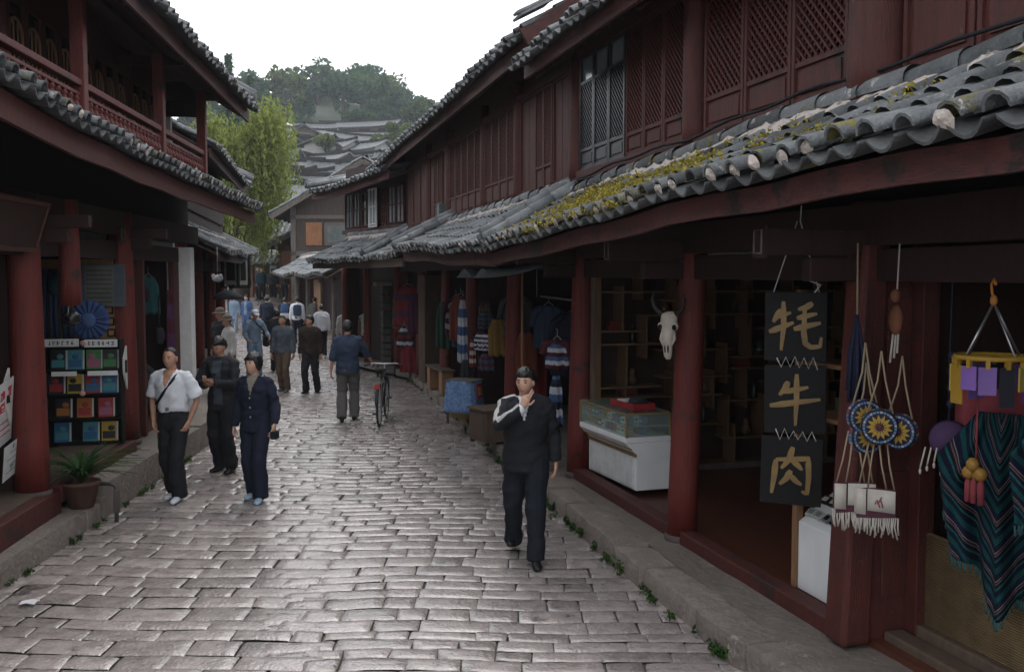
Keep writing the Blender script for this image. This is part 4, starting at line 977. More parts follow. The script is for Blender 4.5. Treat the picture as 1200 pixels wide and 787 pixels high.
def person(label, loc, rz, h=1.7, build=1.0, fem=False, lean=.02, bend=0.0, feet=((-.1, .0, 0), (.1, .0, 0)), hands=None, poles=None, look=(0, 0), top=None, topc=None, sleeve='long', hem=.86,
           trous=None, shoe=None, hair='short', hat=None, det=1, skin=SKIN, paint=None, topm=None, curl=.5, lift=(0, 0), flare=1.0, handspec=None, collar=True, group=None, tuck=False, topname='jacket'):
    s = h / 1.7; k = build; voxel = {3: .0088, 2: .0125, 1: .018, 0: .03}[det]
    P0 = V((0, 0, .93)) * s; N0 = V((0, lean + bend * .5, 1.42 - bend * .12)) * s; mid = P0.lerp(N0, .5) + V((0, -.012 * s, 0))
    def spine(z):   # canonical height -> point along the leaning trunk
        t = (z - .93) / (1.42 - .93); return V((0, (lean + bend * .5) * t * abs(t) ** .3 if t > 0 else 0, (.93 + t * (1.42 - bend * .12 - .93)) if t > 0 else z)) * s
    sw = (.172 if not fem else .155) * k ** .5
    S = [spine(1.375) + V((sg * sw * s, -.005, 0)) for sg in (-1, 1)]; H = [V((sg * .088 * s, 0, .90 * s)) for sg in (-1, 1)]
    ft = [V((f[0] * s, f[1] * s, f[2] * s)) for f in feet]
    AK = [f + V((0, -.03 * s, .085 * s)) for f in ft]; KN = []
    for i in range(2): kn, an = ik(H[i], AK[i], .43 * s, .415 * s, (0.05 * (-1, 1)[i], 1, 0)); KN.append(kn); AK[i] = an
    hd = hands or ((-.25, .04, .80), (.25, .04, .80)); W = [V(q) * s for q in hd]; EL = []
    for i in range(2): e, w = ik(S[i], W[i], .285 * s, .25 * s, (poles or ((-.35, -1, -.2), (.35, -1, -.2)))[i]); EL.append(e); W[i] = w
    hc = N0 + V((0, .028 + bend * .12, .155 - bend * .03)) * s
    Mh = Matrix.Translation(hc) @ Matrix.Rotation(look[0], 4, 'Z') @ Matrix.Rotation(look[1], 4, 'X') @ Matrix.Scale(s * 1.0, 4)
    # body: one surface
    m = MB(); q = .86
    m.loft([ring(spine(z), rx * q * k * s, ry * q * k * s) for z, rx, ry in ((.84, .10, .09), (.90, .155, .11), (1.02, .14, .1), (1.18, .155, .115), (1.30, .165, .11), (1.38, .13, .085), (1.425, .07, .06))])
    m.tube([N0 - V((0, .01, .06)) * s, N0 + V((0, .0, .03)) * s, hc - V((0, .01, .05)) * s], [.062 * s * k ** .3, .054 * s * k ** .3, .052 * s], 12)
    for i in range(2):
        m.ell(S[i], .048 * s, .048 * s, .048 * s); m.tube([S[i], S[i].lerp(EL[i], .3), EL[i], EL[i].lerp(W[i], .35), W[i]], [.046 * s, .044 * s, .036 * s, .037 * s, .024 * s], 10)
        m.tube([H[i], H[i].lerp(KN[i], .5), KN[i], KN[i].lerp(AK[i], .35), AK[i]], [.08 * s, .066 * s, .05 * s, .05 * s, .034 * s], 10)
        m.tube([AK[i] - V((0, .02, .02)) * s, AK[i] + V((0, .08, -.05)) * s], [.035 * s, .028 * s], 8)
    b = remeshed(m, voxel if det else .026, 3)
    head(b, Mh, det)
    for i in range(2):
        sg = (-1, 1)[i]; d = (W[i] - EL[i]).normalized(); hs = (handspec or {}).get(i)
        if hs: hand(b, W[i], hs[0], hs[1], s, hs[2], hs[3], det, 0, hs[4] if len(hs) > 4 else None)
        else: hand(b, W[i] , d + V((-sg * .12, .06, 0)), V((sg, .15, .0)), s * (.96 if fem else 1), curl, 1 if i else -1, det)
    o = b.build('person', [skin, LIP, EYE]); o.location = loc; o.rotation_euler = (0, 0, rz)
    tag(o, label, 'person', group)
    # trousers
    m = MB(); ease = .012 * s
    m.loft([ring(spine(z), rx * k * s, ry * k * s) for z, rx, ry in ((.765, .10, .085), (.80, .145, .11), (.86, .17, .125), (.93, .168, .125), (1.0, .152, .112), (1.04, .148, .108))])
    for i in range(2):
        m.tube([H[i] + V((0, 0, .02)), H[i].lerp(KN[i], .35), KN[i], KN[i].lerp(AK[i], .5), AK[i] - V((0, 0, .035)) * s], [.099 * k * s, .095 * k * s, .078 * k * s, .075 * s * flare, .074 * s * flare], 12)
    b = remeshed(m, voxel * 1.05, 3, .014 * s if det else 0, 6); b.build('trousers', trous, o)
    # shoes
    for i in range(2):
        m = MB(); f = AK[i] - V((0, -.03, .085)) * s; tilt = lift[i]
        def T(p): 
            p = V(p) * s; return f + V((p.x, p.y * math.cos(tilt) + p.z * math.sin(tilt), p.z * math.cos(tilt) - p.y * math.sin(tilt)))
        tw = (-1, 1)[i] * .12
        m.loft([[T((math.cos(2 * math.pi * j / 10) * w + y * tw, y, max(.0, zc + math.sin(2 * math.pi * j / 10) * hh))) for j in range(10)] for y, w, zc, hh in ((-.105, .012, .04, .025), (-.095, .032, .045, .042), (-.05, .037, .048, .046), (.02, .04, .04, .04), (.09, .046, .028, .03), (.14, .038, .022, .024), (.16, .012, .018, .014))])
        m.build('shoe', shoe, o)
    # top garment
    m = MB(); e = 1.06 if sleeve != 'none' else 1.05
    sec = [(hem, .172, .128), (.95, .17, .125), (1.06, .158 if not fem else .148, .118), (1.18, .172, .13), (1.30, .182, .126), (1.375, .165, .10), (1.415, .095, .078), (1.435, .07, .066)]
    if tuck: sec = [(.99, .150, .112), (1.03, .158, .12)] + [(1.10, .165, .125)] + sec[3:]
    m.loft([ring(spine(z) + V((0, 0, 0)), rx * k * e * s, ry * k * e * s, 16) for z, rx, ry in sec])
    if collar: m.tube([N0 + V((0, -.01, -.015)) * s, N0 + V((0, .0, .035)) * s], [.074 * s, .066 * s], 12)
    for i in range(2):
        inn = S[i]; sr = (.069 if sleeve != 'none' else .062) * s * k ** .3; m.ell(S[i] + V(((.012, -.012)[i] * s, 0, -.012 * s)), sr, sr, sr * .92, 12, 8); m.tube([S[i] + V((0, 0, -.01)), spine(1.40) + V(((-.07, .07)[i] * s, -.005, .012 * s))], [sr * .9, .058 * s], 10)
        if sleeve == 'long': m.tube([inn, S[i].lerp(EL[i], .5), EL[i], EL[i].lerp(W[i], .5), EL[i].lerp(W[i], .95)], [.068 * s, .064 * s * k ** .5, .057 * s, .053 * s, .047 * s], 12)
        elif sleeve == 'short': m.tube([inn, S[i].lerp(EL[i], .45), S[i].lerp(EL[i], .86)], [.070 * s, .074 * s, .08 * s], 12)
        elif sleeve == 'rolled': m.tube([inn, S[i].lerp(EL[i], .5), EL[i], EL[i].lerp(W[i], .32)], [.071 * s, .068 * s, .062 * s, .06 * s], 12)
        else: m.tube([inn, S[i].lerp(EL[i], .2)], [.062 * s, .058 * s], 12)
    b = remeshed(m, voxel, 3, .016 * s if det else 0, 8)
    ctx = dict(S=S, EL=EL, W=W, N0=N0, s=s, spine=spine)
    if paint:
        for j, f in enumerate(b.f):
            c = sum((V(b.v[i]) for i in f), V()) / len(f); b.m[j] = paint(c, ctx) or 0
    t_ = b.build(topname, top if isinstance(top, list) else [top], o)
    if hat:
        m = MB(); Mx = Mh @ Matrix.Translation((0, -.005, .05)); br, dome = {'cap': (0, .075), 'brim': (.06, .085), 'beanie': (0, .085)}[hat[0]]
        m.loft([[Mx @ V((r * math.cos(2 * math.pi * j / 16), r * 1.22 * math.sin(2 * math.pi * j / 16), z)) for j in range(16)] for r, z in ((.083, -.015), (.084, .02), (.078, .055), (.055, dome), (.01, dome + .012))])
        if hat[0] == 'cap': m.sheet([[Mx @ V((x * .07, .09 + t * .075 * (1 - .35 * x * x), -.005 - .02 * t + .0)) for x in (-1, -.5, 0, .5, 1)] for t in (0, .5, 1)])
        if br: m.loft([[Mx @ V((r * math.cos(2 * math.pi * j / 20), r * 1.15 * math.sin(2 * math.pi * j / 20), z)) for j in range(20)] for r, z in ((.08, .0), (.15, -.022), (.15, -.03), (.08, -.012))])
        m.build('hat', hat[1], o, solid=.004)
        hair_mesh(Mh, 'thin', o, det)
    elif hair: hair_mesh(Mh, hair, o, det)
    ctx.update(hc=hc, Mh=Mh, H=H, KN=KN, AK=AK); o_ctx[o.name] = ctx
    return o, ctx
o_ctx = {}
C_NAVY = cloth('navy_cloth', (.014, .018, .034)); C_BLK = cloth('black_cloth', (.016, .017, .021)); C_WHT = cloth('white_cotton', (.60, .62, .66), .9); C_DKB = cloth('dark_blue_denim', (.035, .05, .085)); C_GRY = cloth('grey_knit', (.07, .085, .105)); C_BRN = cloth('brown_cloth', (.028, .02, .017))
C_KHA = cloth('khaki_cloth', (.13, .105, .085)); C_TAN = cloth('brown_trouser_cloth', (.10, .07, .05)); C_OLV = cloth('grey_trouser_cloth', (.11, .105, .10)); C_LBL = cloth('light_blue_cloth', (.17, .23, .31)); C_CRM = cloth('cream_cloth', (.42, .41, .40)); C_BLU = cloth('blue_cloth', (.05, .09, .19)); C_CHK = cloth('charcoal_cloth', (.025, .026, .03))
SH_BLK = flat('black_leather', (.012, .012, .012), .4); SH_WHT = flat('white_canvas_shoe', (.55, .58, .63), .8, v=.85); SH_GRY = flat('grey_shoe', (.12, .12, .12), .7)
def faces(px, tox=0, toy=2.55): pass
PI = math.pi
# 1 man in black track jacket, walking towards the camera, smoking hand at the mouth
def seg_t(c, a, b):
    d = b - a; t = (c - a).dot(d) / d.length_squared; return t, (c - a - d * t)
def paint_front(c, x):
    s, S, EL, W = x['s'], x['S'], x['EL'], x['W']
    if c.y > .05 and c.z > 1.24 * s and abs(c.x - .005) < (c.z / s - 1.24) * .26: return 1
    for i in (1,):
        for a, b in ((S[i], EL[i]), (EL[i], W[i])):
            t, r = seg_t(c, a, b)
            if (a is S[i] and -.25 < t < 1.0) or (a is EL[i] and 0 <= t < .92):
                n = r.normalized(); ref = V((1, .35, .75)) if a is S[i] else V((.75, .5, .55)); ref = (ref - (b - a).normalized() * ref.dot((b - a).normalized())).normalized(); w_ = n.dot(ref)
                if r.length < .11 * s and w_ > .89: return 2
    t, r = seg_t(c, x['N0'] + V((.05, 0, .02)) * s, S[1])
    if 0 < t < 1.1 and c.z > 1.36 * s and abs(r.y) < .030 * s and c.x > .05: return 2
    return 0
o, x = person('man in black track jacket with white sleeve stripes, hand raised to his mouth, walking alone', (.12, 8.66, 0), PI - .05, 1.72, 1.12, lean=.03, feet=((-.10, .25, 0), (.12, -.24, .03)), lift=(0, -.3), hands=((-.27, .0, .86), (.015, .235, 1.385)), poles=((-.4, -1, -.1), (1, .1, -.75)),
           look=(-.3, -.05), top=[C_BLK, C_WHT, C_CRM], trous=cloth('black_blue_trousers', (.012, .015, .022)), shoe=SH_BLK, hair='full', det=3, paint=paint_front, hem=.80,
           handspec={1: (V((-.4, .1, .9)), V((.35, .9, -.1)), .5, 1, (.15, .2, 1.3, 1.5))})
m = MB(); p = V((-.045, .25, 1.50)); m.tube([p, p + V((.02, .05, .01))], .004, 6); m.build('cigarette', WHITE, o)
# 2 man in white short-sleeved shirt
def vneck(c, x, w=.42, z0=1.25, lim=.05):
    s = x['s']
    return 1 if c.y > .03 and c.z > z0 * s and abs(c.x) < (c.z / s - z0) * w else 0
o, x = person('man in white short sleeved shirt, dark strap across his chest, hands in pockets', (-3.80, 10.95, 0), PI - .22, 1.73, 1.03, feet=((-.08, .08, 0), (.08, -.10, 0)), lift=(0, 0), hands=((-.215, .06, .88), (.215, .06, .88)), poles=((-1, -.8, 0), (1, -.8, 0)), look=(.05, -.02),
           top=[C_WHT, SKIND], sleeve='short', tuck=True, trous=C_BLK, shoe=SH_WHT, hair='thin', skin=SKIND, det=2, paint=lambda c, x: vneck(c, x, .34, 1.24), flare=1.12, topname='shirt')
m = MB(); pts = [x['spine'](1.42) + V((-.09, -.02, .015)), x['spine'](1.36) + V((-.085, .115, 0)), x['spine'](1.2) + V((.03, .152, 0)), x['spine'](1.08) + V((.14, .115, 0)), x['spine'](1.03) + V((.18, 0, 0)), x['spine'](1.1) + V((.12, -.14, 0)), x['spine'](1.3) + V((-.04, -.15, 0)), x['spine'](1.42) + V((-.09, -.02, .015))]
m.tube(pts, .017, 6, 0, True, False); m.build('bag_strap', C_NAVY, o)
m = MB(); m.lathe([(.166, 0), (.168, .0), (.168, .035), (.166, .035)], (0, 0, 1.025), 20); m.v = [(p[0], p[1] * .75 + .006, p[2]) for p in m.v]; m.box(-.022, .125, 1.024, .022, .139, 1.062, 1); m.build('belt', [SH_BLK, METAL], o)
# 3 woman in navy jacket and trousers
def paint_w(c, x):
    s = x['s']; return 1 if c.y > .03 and c.z > 1.24 * s and abs(c.x) < (c.z / s - 1.24) * .32 else 0
o, x = person('woman with bobbed black hair in a navy buttoned jacket and navy trousers, white shoes', (-2.88, 10.95, 0), PI - .15, 1.66, .98, True, feet=((-.09, .13, 0), (.09, -.10, 0)), lift=(0, 0), hands=((-.29, .16, .90), (.26, .02, .83)), look=(-.35, .12), top=[C_NAVY, cloth('patterned_scarf', (.22, .2, .17))], trous=C_NAVY, shoe=flat('pale_blue_shoe', (.30, .42, .52)),
           hair='bob', det=2, paint=paint_w, hem=.80, flare=1.15)
m = MB()
for z in (1.2, 1.09, .98): m.ell(x['spine'](z) + V((.005, .141 if z > 1.1 else .137, 0)), .011, .006, .011, 8, 5)
for sg in (-1, 1): m.ell(x['S'][0 if sg < 0 else 1] + V((-sg * .045, .03, .066)), .02, .03, .006, 8, 5)
m.build('buttons', METAL, o)
m = MB(); w = x['W'][0]; m.box(w.x - .05, w.y - .02, w.z - .15, w.x + .02, w.y + .09, w.z - .06); m.build('purse', C_BLK, o, bevel=.01)
# 4 man in open dark jacket reading a slip, behind the woman
o, x = person('man in open dark jacket looking down at his hands, half behind the navy woman', (-3.70, 12.5, 0), PI - .25, 1.76, 1.05, bend=.05, feet=((-.1, .02, 0), (.1, -.04, 0)), hands=((-.04, .30, 1.14), (.06, .29, 1.12)), poles=((-1, -.6, -.5), (1, -.6, -.5)), look=(-.1, -.42), top=[C_CHK, C_GRY], trous=C_BLK, shoe=SH_BLK,
           hair='full', det=2, skin=SKIND, hem=.78, paint=lambda c, x: 1 if c.y > .04 and abs(c.x + .01) < .062 and c.z > .86 * x['s'] and abs(c.y) < .19 and c.z < 1.4 * x['s'] else 0, handspec={0: (V((.5, .6, .3)), V((-.3, .5, -.8)), .7, -1), 1: (V((-.6, .5, .2)), V((.3, .5, -.8)), .9, 1)})
# 5, 6 two men side by side
person('man in grey jersey and brown trousers walking beside the man in dark brown', (-4.93, 21.1, 0), PI - .2, 1.66, 1.02, feet=((-.09, .05, 0), (.1, -.12, 0)), hands=((-.26, .04, .82), (.26, .06, .82)), look=(0, 0), top=[C_GRY], trous=C_TAN, shoe=SH_GRY, hair='short', skin=SKIND, topname='jersey', collar=False)
person('man in dark brown jacket and black trousers, face turned to the grey jersey man', (-4.30, 20.9, 0), PI - .15, 1.66, 1.03, feet=((-.1, -.12, 0), (.09, .1, 0)), look=(-.7, 0), top=[C_BRN], trous=C_BLK, shoe=SH_BLK, hair='full', skin=SKIND)
# 7 man with the bicycle, seen from behind
person('man in faded dark blue jacket and grey trousers seen from behind, pushing a bicycle', (-2.85, 16.95, 0), .12, 1.74, 1.06, bend=.07, feet=((-.10, -.16, .02), (.10, .10, 0)), lift=(-.35, 0), hands=((-.28, -.03, .84), (.42, .34, .93)), poles=((-.3, -1, 0), (.5, -1, -.3)), look=(-.1, -.2), top=[C_DKB], trous=C_OLV, shoe=SH_BLK, hair='full', det=2, sleeve='rolled', hem=.80, flare=1.15, skin=SKIND)
# others, receding
person('man in white shirt and dark trousers walking away near the shop fronts', (-5.75, 29.6, 0), .25, 1.62, 1.0, feet=((-.09, -.14, 0), (.09, .1, 0)), top=[C_WHT], trous=C_BLK, shoe=SH_WHT, hair='short', det=1, topname='shirt')
person('man in pale sleeveless vest and dark cap seen from behind, beside the stone pillar', (-4.02, 27.3, 0), .1, 1.66, 1.1, feet=((-.1, .03, 0), (.1, -.08, 0)), top=[C_CRM, C_KHA], trous=C_BLK, shoe=SH_BLK, hat=('beanie', C_NAVY), det=1, hem=.84, topname='vest',
       paint=lambda c, x: 1 if abs(c.x) > .185 * x['s'] and min(seg_t(c, x['S'][i], x['EL'][i])[0] for i in ((0,) if c.x < 0 else (1,))) > .08 else 0)
person('dark haired person in cream top, mostly hidden behind the man with the bicycle', (-4.75, 27.9, 0), .2, 1.6, 1.0, top=[C_CRM], trous=C_CHK, shoe=SH_BLK, hair='full', topname='shirt')
o, x = person('person in white cap and pale blue top leaning forward with a black shoulder bag', (-6.40, 24.3, 0), PI + .55, 1.66, .98, bend=.10, feet=((-.12, .02, 0), (.12, -.05, 0)), hands=((-.30, .30, 1.0), (.24, .25, .95)), look=(.1, -.15), top=[C_LBL], trous=cloth('pale_denim', (.16, .24, .33)), shoe=SH_BLK, hat=('cap', C_WHT), det=1, topname='shirt')
m = MB(); m.rock((-.27, .10, .86), ((1, 0, 0), (0, 1, 0), (0, 0, 1)), (.14, .26, .26), 3, .05, .01); m.tube([(-.27, .1, 1.0), (-.12, .2, 1.2), (.08, .18, 1.42), (.1, .0, 1.45), (-.05, -.12, 1.2), (-.27, .05, 1.0)], .014, 5); m.build('shoulder_bag', C_BLK, o)
person('person in dark blouse and black trousers just right of the white cap', (-6.15, 25.6, 0), .3, 1.6, .95, top=[C_CHK], trous=C_BLK, shoe=SH_BLK, hair='full')
person('person in open blue jacket and blue jeans standing apart in the far street', (-10.95, 40.5, 0), PI - .2, 1.65, 1.05, feet=((-.12, 0, 0), (.12, 0, 0)), top=[C_BLU, C_LBL], trous=C_BLU, shoe=SH_BLK, hair='full', det=1, paint=lambda c, x: 1 if c.y > .03 and abs(c.x) < .06 and c.z < 1.42 * x['s'] else 0)
person('person in pale blue trousers partly behind the blue jacket, by the left eaves', (-11.95, 42.2, 0), PI, 1.6, 1.0, top=[C_LBL], trous=C_LBL, shoe=SH_GRY, hair='full', det=0)
def pack(o, mt, m2=None):
    m = MB(); m.rock((0, -.22, 1.22), ((1, 0, 0), (0, 1, 0), (0, 0, 1)), (.30, .18, .42), 3, .07, .01)
    if m2: m.rock((0, -.23, .98), ((1, 0, 0), (0, 1, 0), (0, 0, 1)), (.34, .22, .22), 3, .07, .01, 1)
    m.build('backpack', [mt, m2 or mt], o)
o, x = person('person in dark jacket with a blue and white backpack, among the walkers going away', (-8.45, 36.5, 0), .2, 1.66, 1.1, top=[C_CHK], trous=C_BLK, shoe=SH_BLK, hair='short', det=1); pack(o, C_BLU, C_CRM)
o, x = person('person in white shirt with a navy backpack, walking away', (-7.75, 35.4, 0), .2, 1.72, 1.0, top=[C_WHT], trous=C_NAVY, shoe=SH_BLK, hair='short', det=1, topname='shirt'); pack(o, C_DKB)
person('person in dark bulky jacket, leftmost of the walkers going away in front of the crowd', (-9.35, 37.4, 0), .25, 1.68, 1.15, top=[C_NAVY], trous=C_BLK, shoe=SH_BLK, hair='full', det=1)
person('person in olive jacket right of the white shirted backpack wearer', (-7.75, 38.5, 0), .1, 1.62, 1.0, top=[C_OLV], trous=C_CHK, shoe=SH_BLK, hair='short', det=0)
# two in khaki hats standing by the white pillar
person('person in khaki brimmed hat and dark coat, taller of the two hatted people', (-5.42, 18.3, .35), PI - .5, 1.55, 1.1, top=[C_CHK], trous=C_BLK, shoe=SH_BLK, hat=('brim', C_KHA), det=1, skin=SKIND)
person('person in khaki hat and white shirt, shorter, in front of the dark coated hat wearer', (-5.08, 17.6, .35), PI - .9, 1.45, 1.0, top=[C_CRM], trous=C_KHA, shoe=SH_BLK, hat=('brim', C_KHA), det=1, skin=SKIND, topname='shirt')
# the crowd on the rise at the far end
cr = [(-15.9, 50.4, 'navy', C_NAVY, 1.64, None, 'leftmost head of the far crowd, dark jacket'), (-15.2, 51.5, 'dark green', cloth('dark_green_cloth', (.03, .05, .045)), 1.7, None, 'dark green jacket in the far crowd, left side'), (-14.5, 50.2, 'black', C_BLK, 1.6, None, 'black jacket in the far crowd, front row left of centre'),
      (-14.1, 51.8, 'blue', C_BLU, 1.66, ('cap', C_WHT), 'white cap and blue jacket in the far crowd'), (-13.4, 50.6, 'teal', cloth('teal_cloth', (.03, .06, .08)), 1.7, None, 'teal jacket in the middle of the far crowd'), (-12.9, 51.9, 'navy2', C_NAVY, 1.62, ('cap', C_CRM), 'cream cap and navy jacket in the far crowd'),
      (-12.4, 50.3, 'blk2', C_CHK, 1.68, None, 'charcoal jacket in the far crowd, right of centre'), (-11.9, 51.6, 'blu2', C_DKB, 1.6, ('cap', C_WHT), 'white cap and denim jacket at the right end of the far crowd'), (-11.3, 50.0, 'grn', C_BRN, 1.7, None, 'brown jacket under the drooping awning, last of the far crowd')]
for cx, cy, nm, c, hh, ht, lab in cr:
    cx = -11.6 + (cx + 11.3) * .62
    person('person with ' + lab if not lab.startswith('left') else 'person in dark jacket, leftmost in the far crowd', (cx, cy, hump(cy)), random.uniform(-.5, .5) + (PI if random.random() < .4 else 0), hh, 1.05, top=[c], trous=C_BLK, shoe=SH_BLK, hair='short', hat=ht, det=0, group='crowd at the far end of the street')
# ------------------------------------------------------------ things in the right hand shops
def frame_root(name, F, u, v, z, label, cat, rz=0, group=None): return empty(name, F.p(u, v, z), F.rz + rz, label, cat, group)
def strokes(mb, st, ox, oz, sc, y, mi, w=.055, th=.008):
    """brush strokes as thin raised ribbons facing +y"""
    for i, pl in enumerate(st):
        P = [V((ox - (a - .5) * sc, 0, oz + (b - .5) * sc)) for a, b in pl]; n = len(P)
        Q = []
        for k in range(n - 1):
            for t in range(4): Q.append(P[k].lerp(P[k + 1], t / 4))
        Q.append(P[-1]); L_, R_ = [], []
        for k, p in enumerate(Q):
            d = (Q[min(k + 1, len(Q) - 1)] - Q[max(k - 1, 0)]).normalized(); nn = V((-d.z, 0, d.x)); t = k / (len(Q) - 1)
            ww = w * sc * (.75 + .55 * math.sin(min(1, t * 3.2) * 1.57) - .75 * t ** 2.2) * (1 if i % 2 else 1.12)
            L_.append(p + nn * ww); R_.append(p - nn * ww)
        yy = y + th + .0007 * i
        m_ = [[V((a.x, yy, a.z)), V((b.x, yy, b.z))] for a, b in zip(L_, R_)]
        mb.sheet(m_, mi, False)
        mb.sheet([[V((a.x, y, a.z)), V((a.x, yy, a.z))] for a in L_], mi, False); mb.sheet([[V((a.x, yy, a.z)), V((a.x, y, a.z))] for a in R_], mi, False)
MAO = [[(.24, .82), (.1, .58)], [(.12, .68), (.42, .76)], [(.03, .40), (.47, .58)], [(.28, .97), (.29, .5), (.25, .06)], [(.80, .94), (.68, .86), (.54, .82)], [(.52, .66), (.88, .75)], [(.47, .46), (.95, .58)], [(.66, .86), (.65, .4), (.68, .2), (.78, .13), (.94, .15), (.96, .32)]]
NIU = [[(.38, .84), (.32, .7), (.22, .58)], [(.30, .64), (.74, .74)], [(.05, .38), (.95, .52)], [(.53, .98), (.53, .5), (.51, .02)]]
ROU = [[(.22, .70), (.20, .4), (.16, .06)], [(.22, .70), (.80, .76), (.82, .4), (.80, .10), (.70, .14)], [(.52, .96), (.46, .72), (.32, .54)], [(.5, .72), (.62, .62), (.7, .54)], [(.50, .52), (.42, .36), (.30, .24)], [(.5, .42), (.6, .32), (.70, .26)]]
STR = flat('white_string', (.55, .55, .53), .9)
rt = frame_root('hanging_sign', RF, .47, .12, 0, 'three black boards with gold brush characters tied one below another in the doorway', 'sign', rz=.95)
bm_ = []
for i, (zc, dx, tl, st) in enumerate(((2.185, 0, 0, MAO), (1.685, -.005, .012, NIU), (1.19, .012, -.02, ROU))):
    m = MB(); m.box(-.205, -.014, -.235, .205, .014, .235); b = m.build('board', BLACK, rt, bevel=.004); b.location = (dx, 0, zc); b.rotation_euler = (0, tl, 0)
    g = MB(); strokes(g, st, 0, 0, .37, .0145, 0, .042); g.build('lettering', GOLD, b).rotation_euler = (0, 0, 0)
    bm_.append(b)
for pl, r_ in (([(-.15, 0, 2.42), (-.02, .03, 2.9), (-.03, .1, 3.0)], .004), ([(.15, 0, 2.42), (.0, .03, 2.9)], .004), ([(-.12, .01, 2.42), (-.16, .02, 2.47), (-.08, .02, 2.5), (-.14, .0, 2.55)], .007)): m = MB(); m.tube(pl, r_, 4); m.build('string', STR, rt)
for zc in (1.935, 1.437):
    m = MB(); m.tube([(-.15 + .03 * k, .02, zc + (.05 if k % 2 else -.04) * random.uniform(.6, 1)) for k in range(10)], .0045, 4); m.build('string', STR, rt)
# horned yak skull on the second post
rt = frame_root('yak_skull', RF, 2.36, .20, 1.98, 'bleached horned yak skull hung on the red post beside the glass counter', 'skull', rz=.75)
m = MB(); BONE = mat('bone', (.52, .47, .40), (.36, .32, .27), .7, 8, 6, .4, 40)
m.loft([ring(V((0, y, z)), w, d, 14) for z, w, d, y in ((.20, .04, .03, -.02), (.17, .10, .06, 0), (.08, .105, .075, .01), (.0, .085, .07, .02), (-.10, .065, .055, .03), (-.20, .055, .045, .035), (-.28, .05, .032, .03), (-.32, .025, .02, .02))])
for sg in (-1, 1): m.ell((sg * .095, .03, .04), .035, .04, .045, 10, 6); m.tube([(sg * .07, .02, -.02), (sg * .085, .04, -.1), (sg * .05, .05, -.17)], [.022, .02, .012], 7)
sk = m.build('skull', BONE, rt)
m = MB()
for sg in (-1, 1): m.ell((sg * .088, .066, .03), .028, .018, .032, 10, 6); m.ell((sg * .018, .072, -.20), .012, .012, .05, 8, 6)
m.build('sockets', DARK, sk)
HORN = flat('dark_horn', (.025, .022, .02), .4)
for sg in (-1, 1): m = MB(); m.tube([(sg * .08, 0, .17), (sg * .13, .0, .20), (sg * .18, .02, .25), (sg * .20, .04, .33), (sg * .18, .05, .39), (sg * .15, .06, .43)], [.034, .03, .025, .02, .012, .004], 10); m.build('horn', HORN, rt)
rt.scale = (.74, .74, .8); rt.location.z = 2.06
# glass topped freezer counter, with red tray on top
rt = frame_root('display_counter', RF, 4.5, -.10, .235, 'white display counter with a glazed top full of packets, standing just inside the sill', 'counter', rz=.06)
m = MB(); m.box(-.62, -.40, .06, .62, -.0, .56); m.add([(-.62, -.4, .56), (.62, -.4, .56), (.62, .12, .56), (-.62, .12, .56), (-.62, -.4, .62), (.62, -.4, .62), (.62, .12, .62), (-.62, .12, .62)], [(0, 3, 2, 1), (4, 5, 6, 7), (0, 1, 5, 4), (1, 2, 6, 5), (2, 3, 7, 6), (3, 0, 4, 7)])
m.add([(-.62, .0, .44), (.62, 0, .44), (.62, .12, .56), (-.62, .12, .56), (-.62, 0, .56), (.62, 0, .56)], [(0, 1, 2, 3), (0, 3, 4), (1, 5, 2)]); m.build('body', WHITE, rt, bevel=.008)
m = MB(); m.box(-.56, .0, .08, .56, .012, .42); m.build('front_panel', flat('pale_panel', (.6, .61, .62), .45), rt, bevel=.004)
m = MB(); m.beam((-.625, .006, .43), (.625, .006, .43), .02, .03); m.beam((-.63, .06, .50), (.63, .06, .5), .012, .012); m.build('trim_strip', GOLD, rt)
BRASS = flat('brass_frame', (.25, .17, .07), .35)
m = MB()
for x in (-.61, .61):
    for y in (-.39, .11): m.box(x - .01, y - .01, .62, x + .01, y + .01, .86)
for y in (-.39, .11): m.box(-.6, y - .008, .852, .6, y + .008, .868); 
for x in (-.61, .61): m.box(x - .008, -.38, .852, x + .008, .10, .868)
m.build('case_frame', BRASS, rt)
GL = bpy.data.materials.new('clear_glass'); GL.use_nodes = True; n_ = GL.node_tree; pb = n_.nodes['Principled BSDF']; pb.inputs['Roughness'].default_value = .04; pb.inputs['Base Color'].default_value = (.75, .85, .82, 1); tr_ = n_.nodes.new('ShaderNodeBsdfTransparent'); tr_.inputs[0].default_value = (.86, .93, .9, 1); ms = n_.nodes.new('ShaderNodeMixShader'); ms.inputs[0].default_value = .1
n_.links.new(tr_.outputs[0], ms.inputs[1]); n_.links.new(pb.outputs[0], ms.inputs[2]); n_.links.new(ms.outputs[0], n_.nodes['Material Output'].inputs[0])
m = MB(); m.box(-.6, -.385, .872, .6, .105, .88); m.box(-.6, .104, .625, .6, .109, .85); m.box(-.612, -.38, .625, -.607, .1, .85); m.box(.607, -.38, .625, .612, .1, .85); m.build('glass', GL, rt)
m = MB(); m.box(-.6, -.38, .725, .6, .09, .735); m.build('shelf', GLASSB, rt)
PK = [flat('packet_green', (.08, .16, .06)), flat('packet_gold', (.30, .18, .05)), flat('packet_red', (.3, .04, .03)), flat('packet_white', (.5, .5, .48)), flat('packet_blue', (.05, .1, .22))]
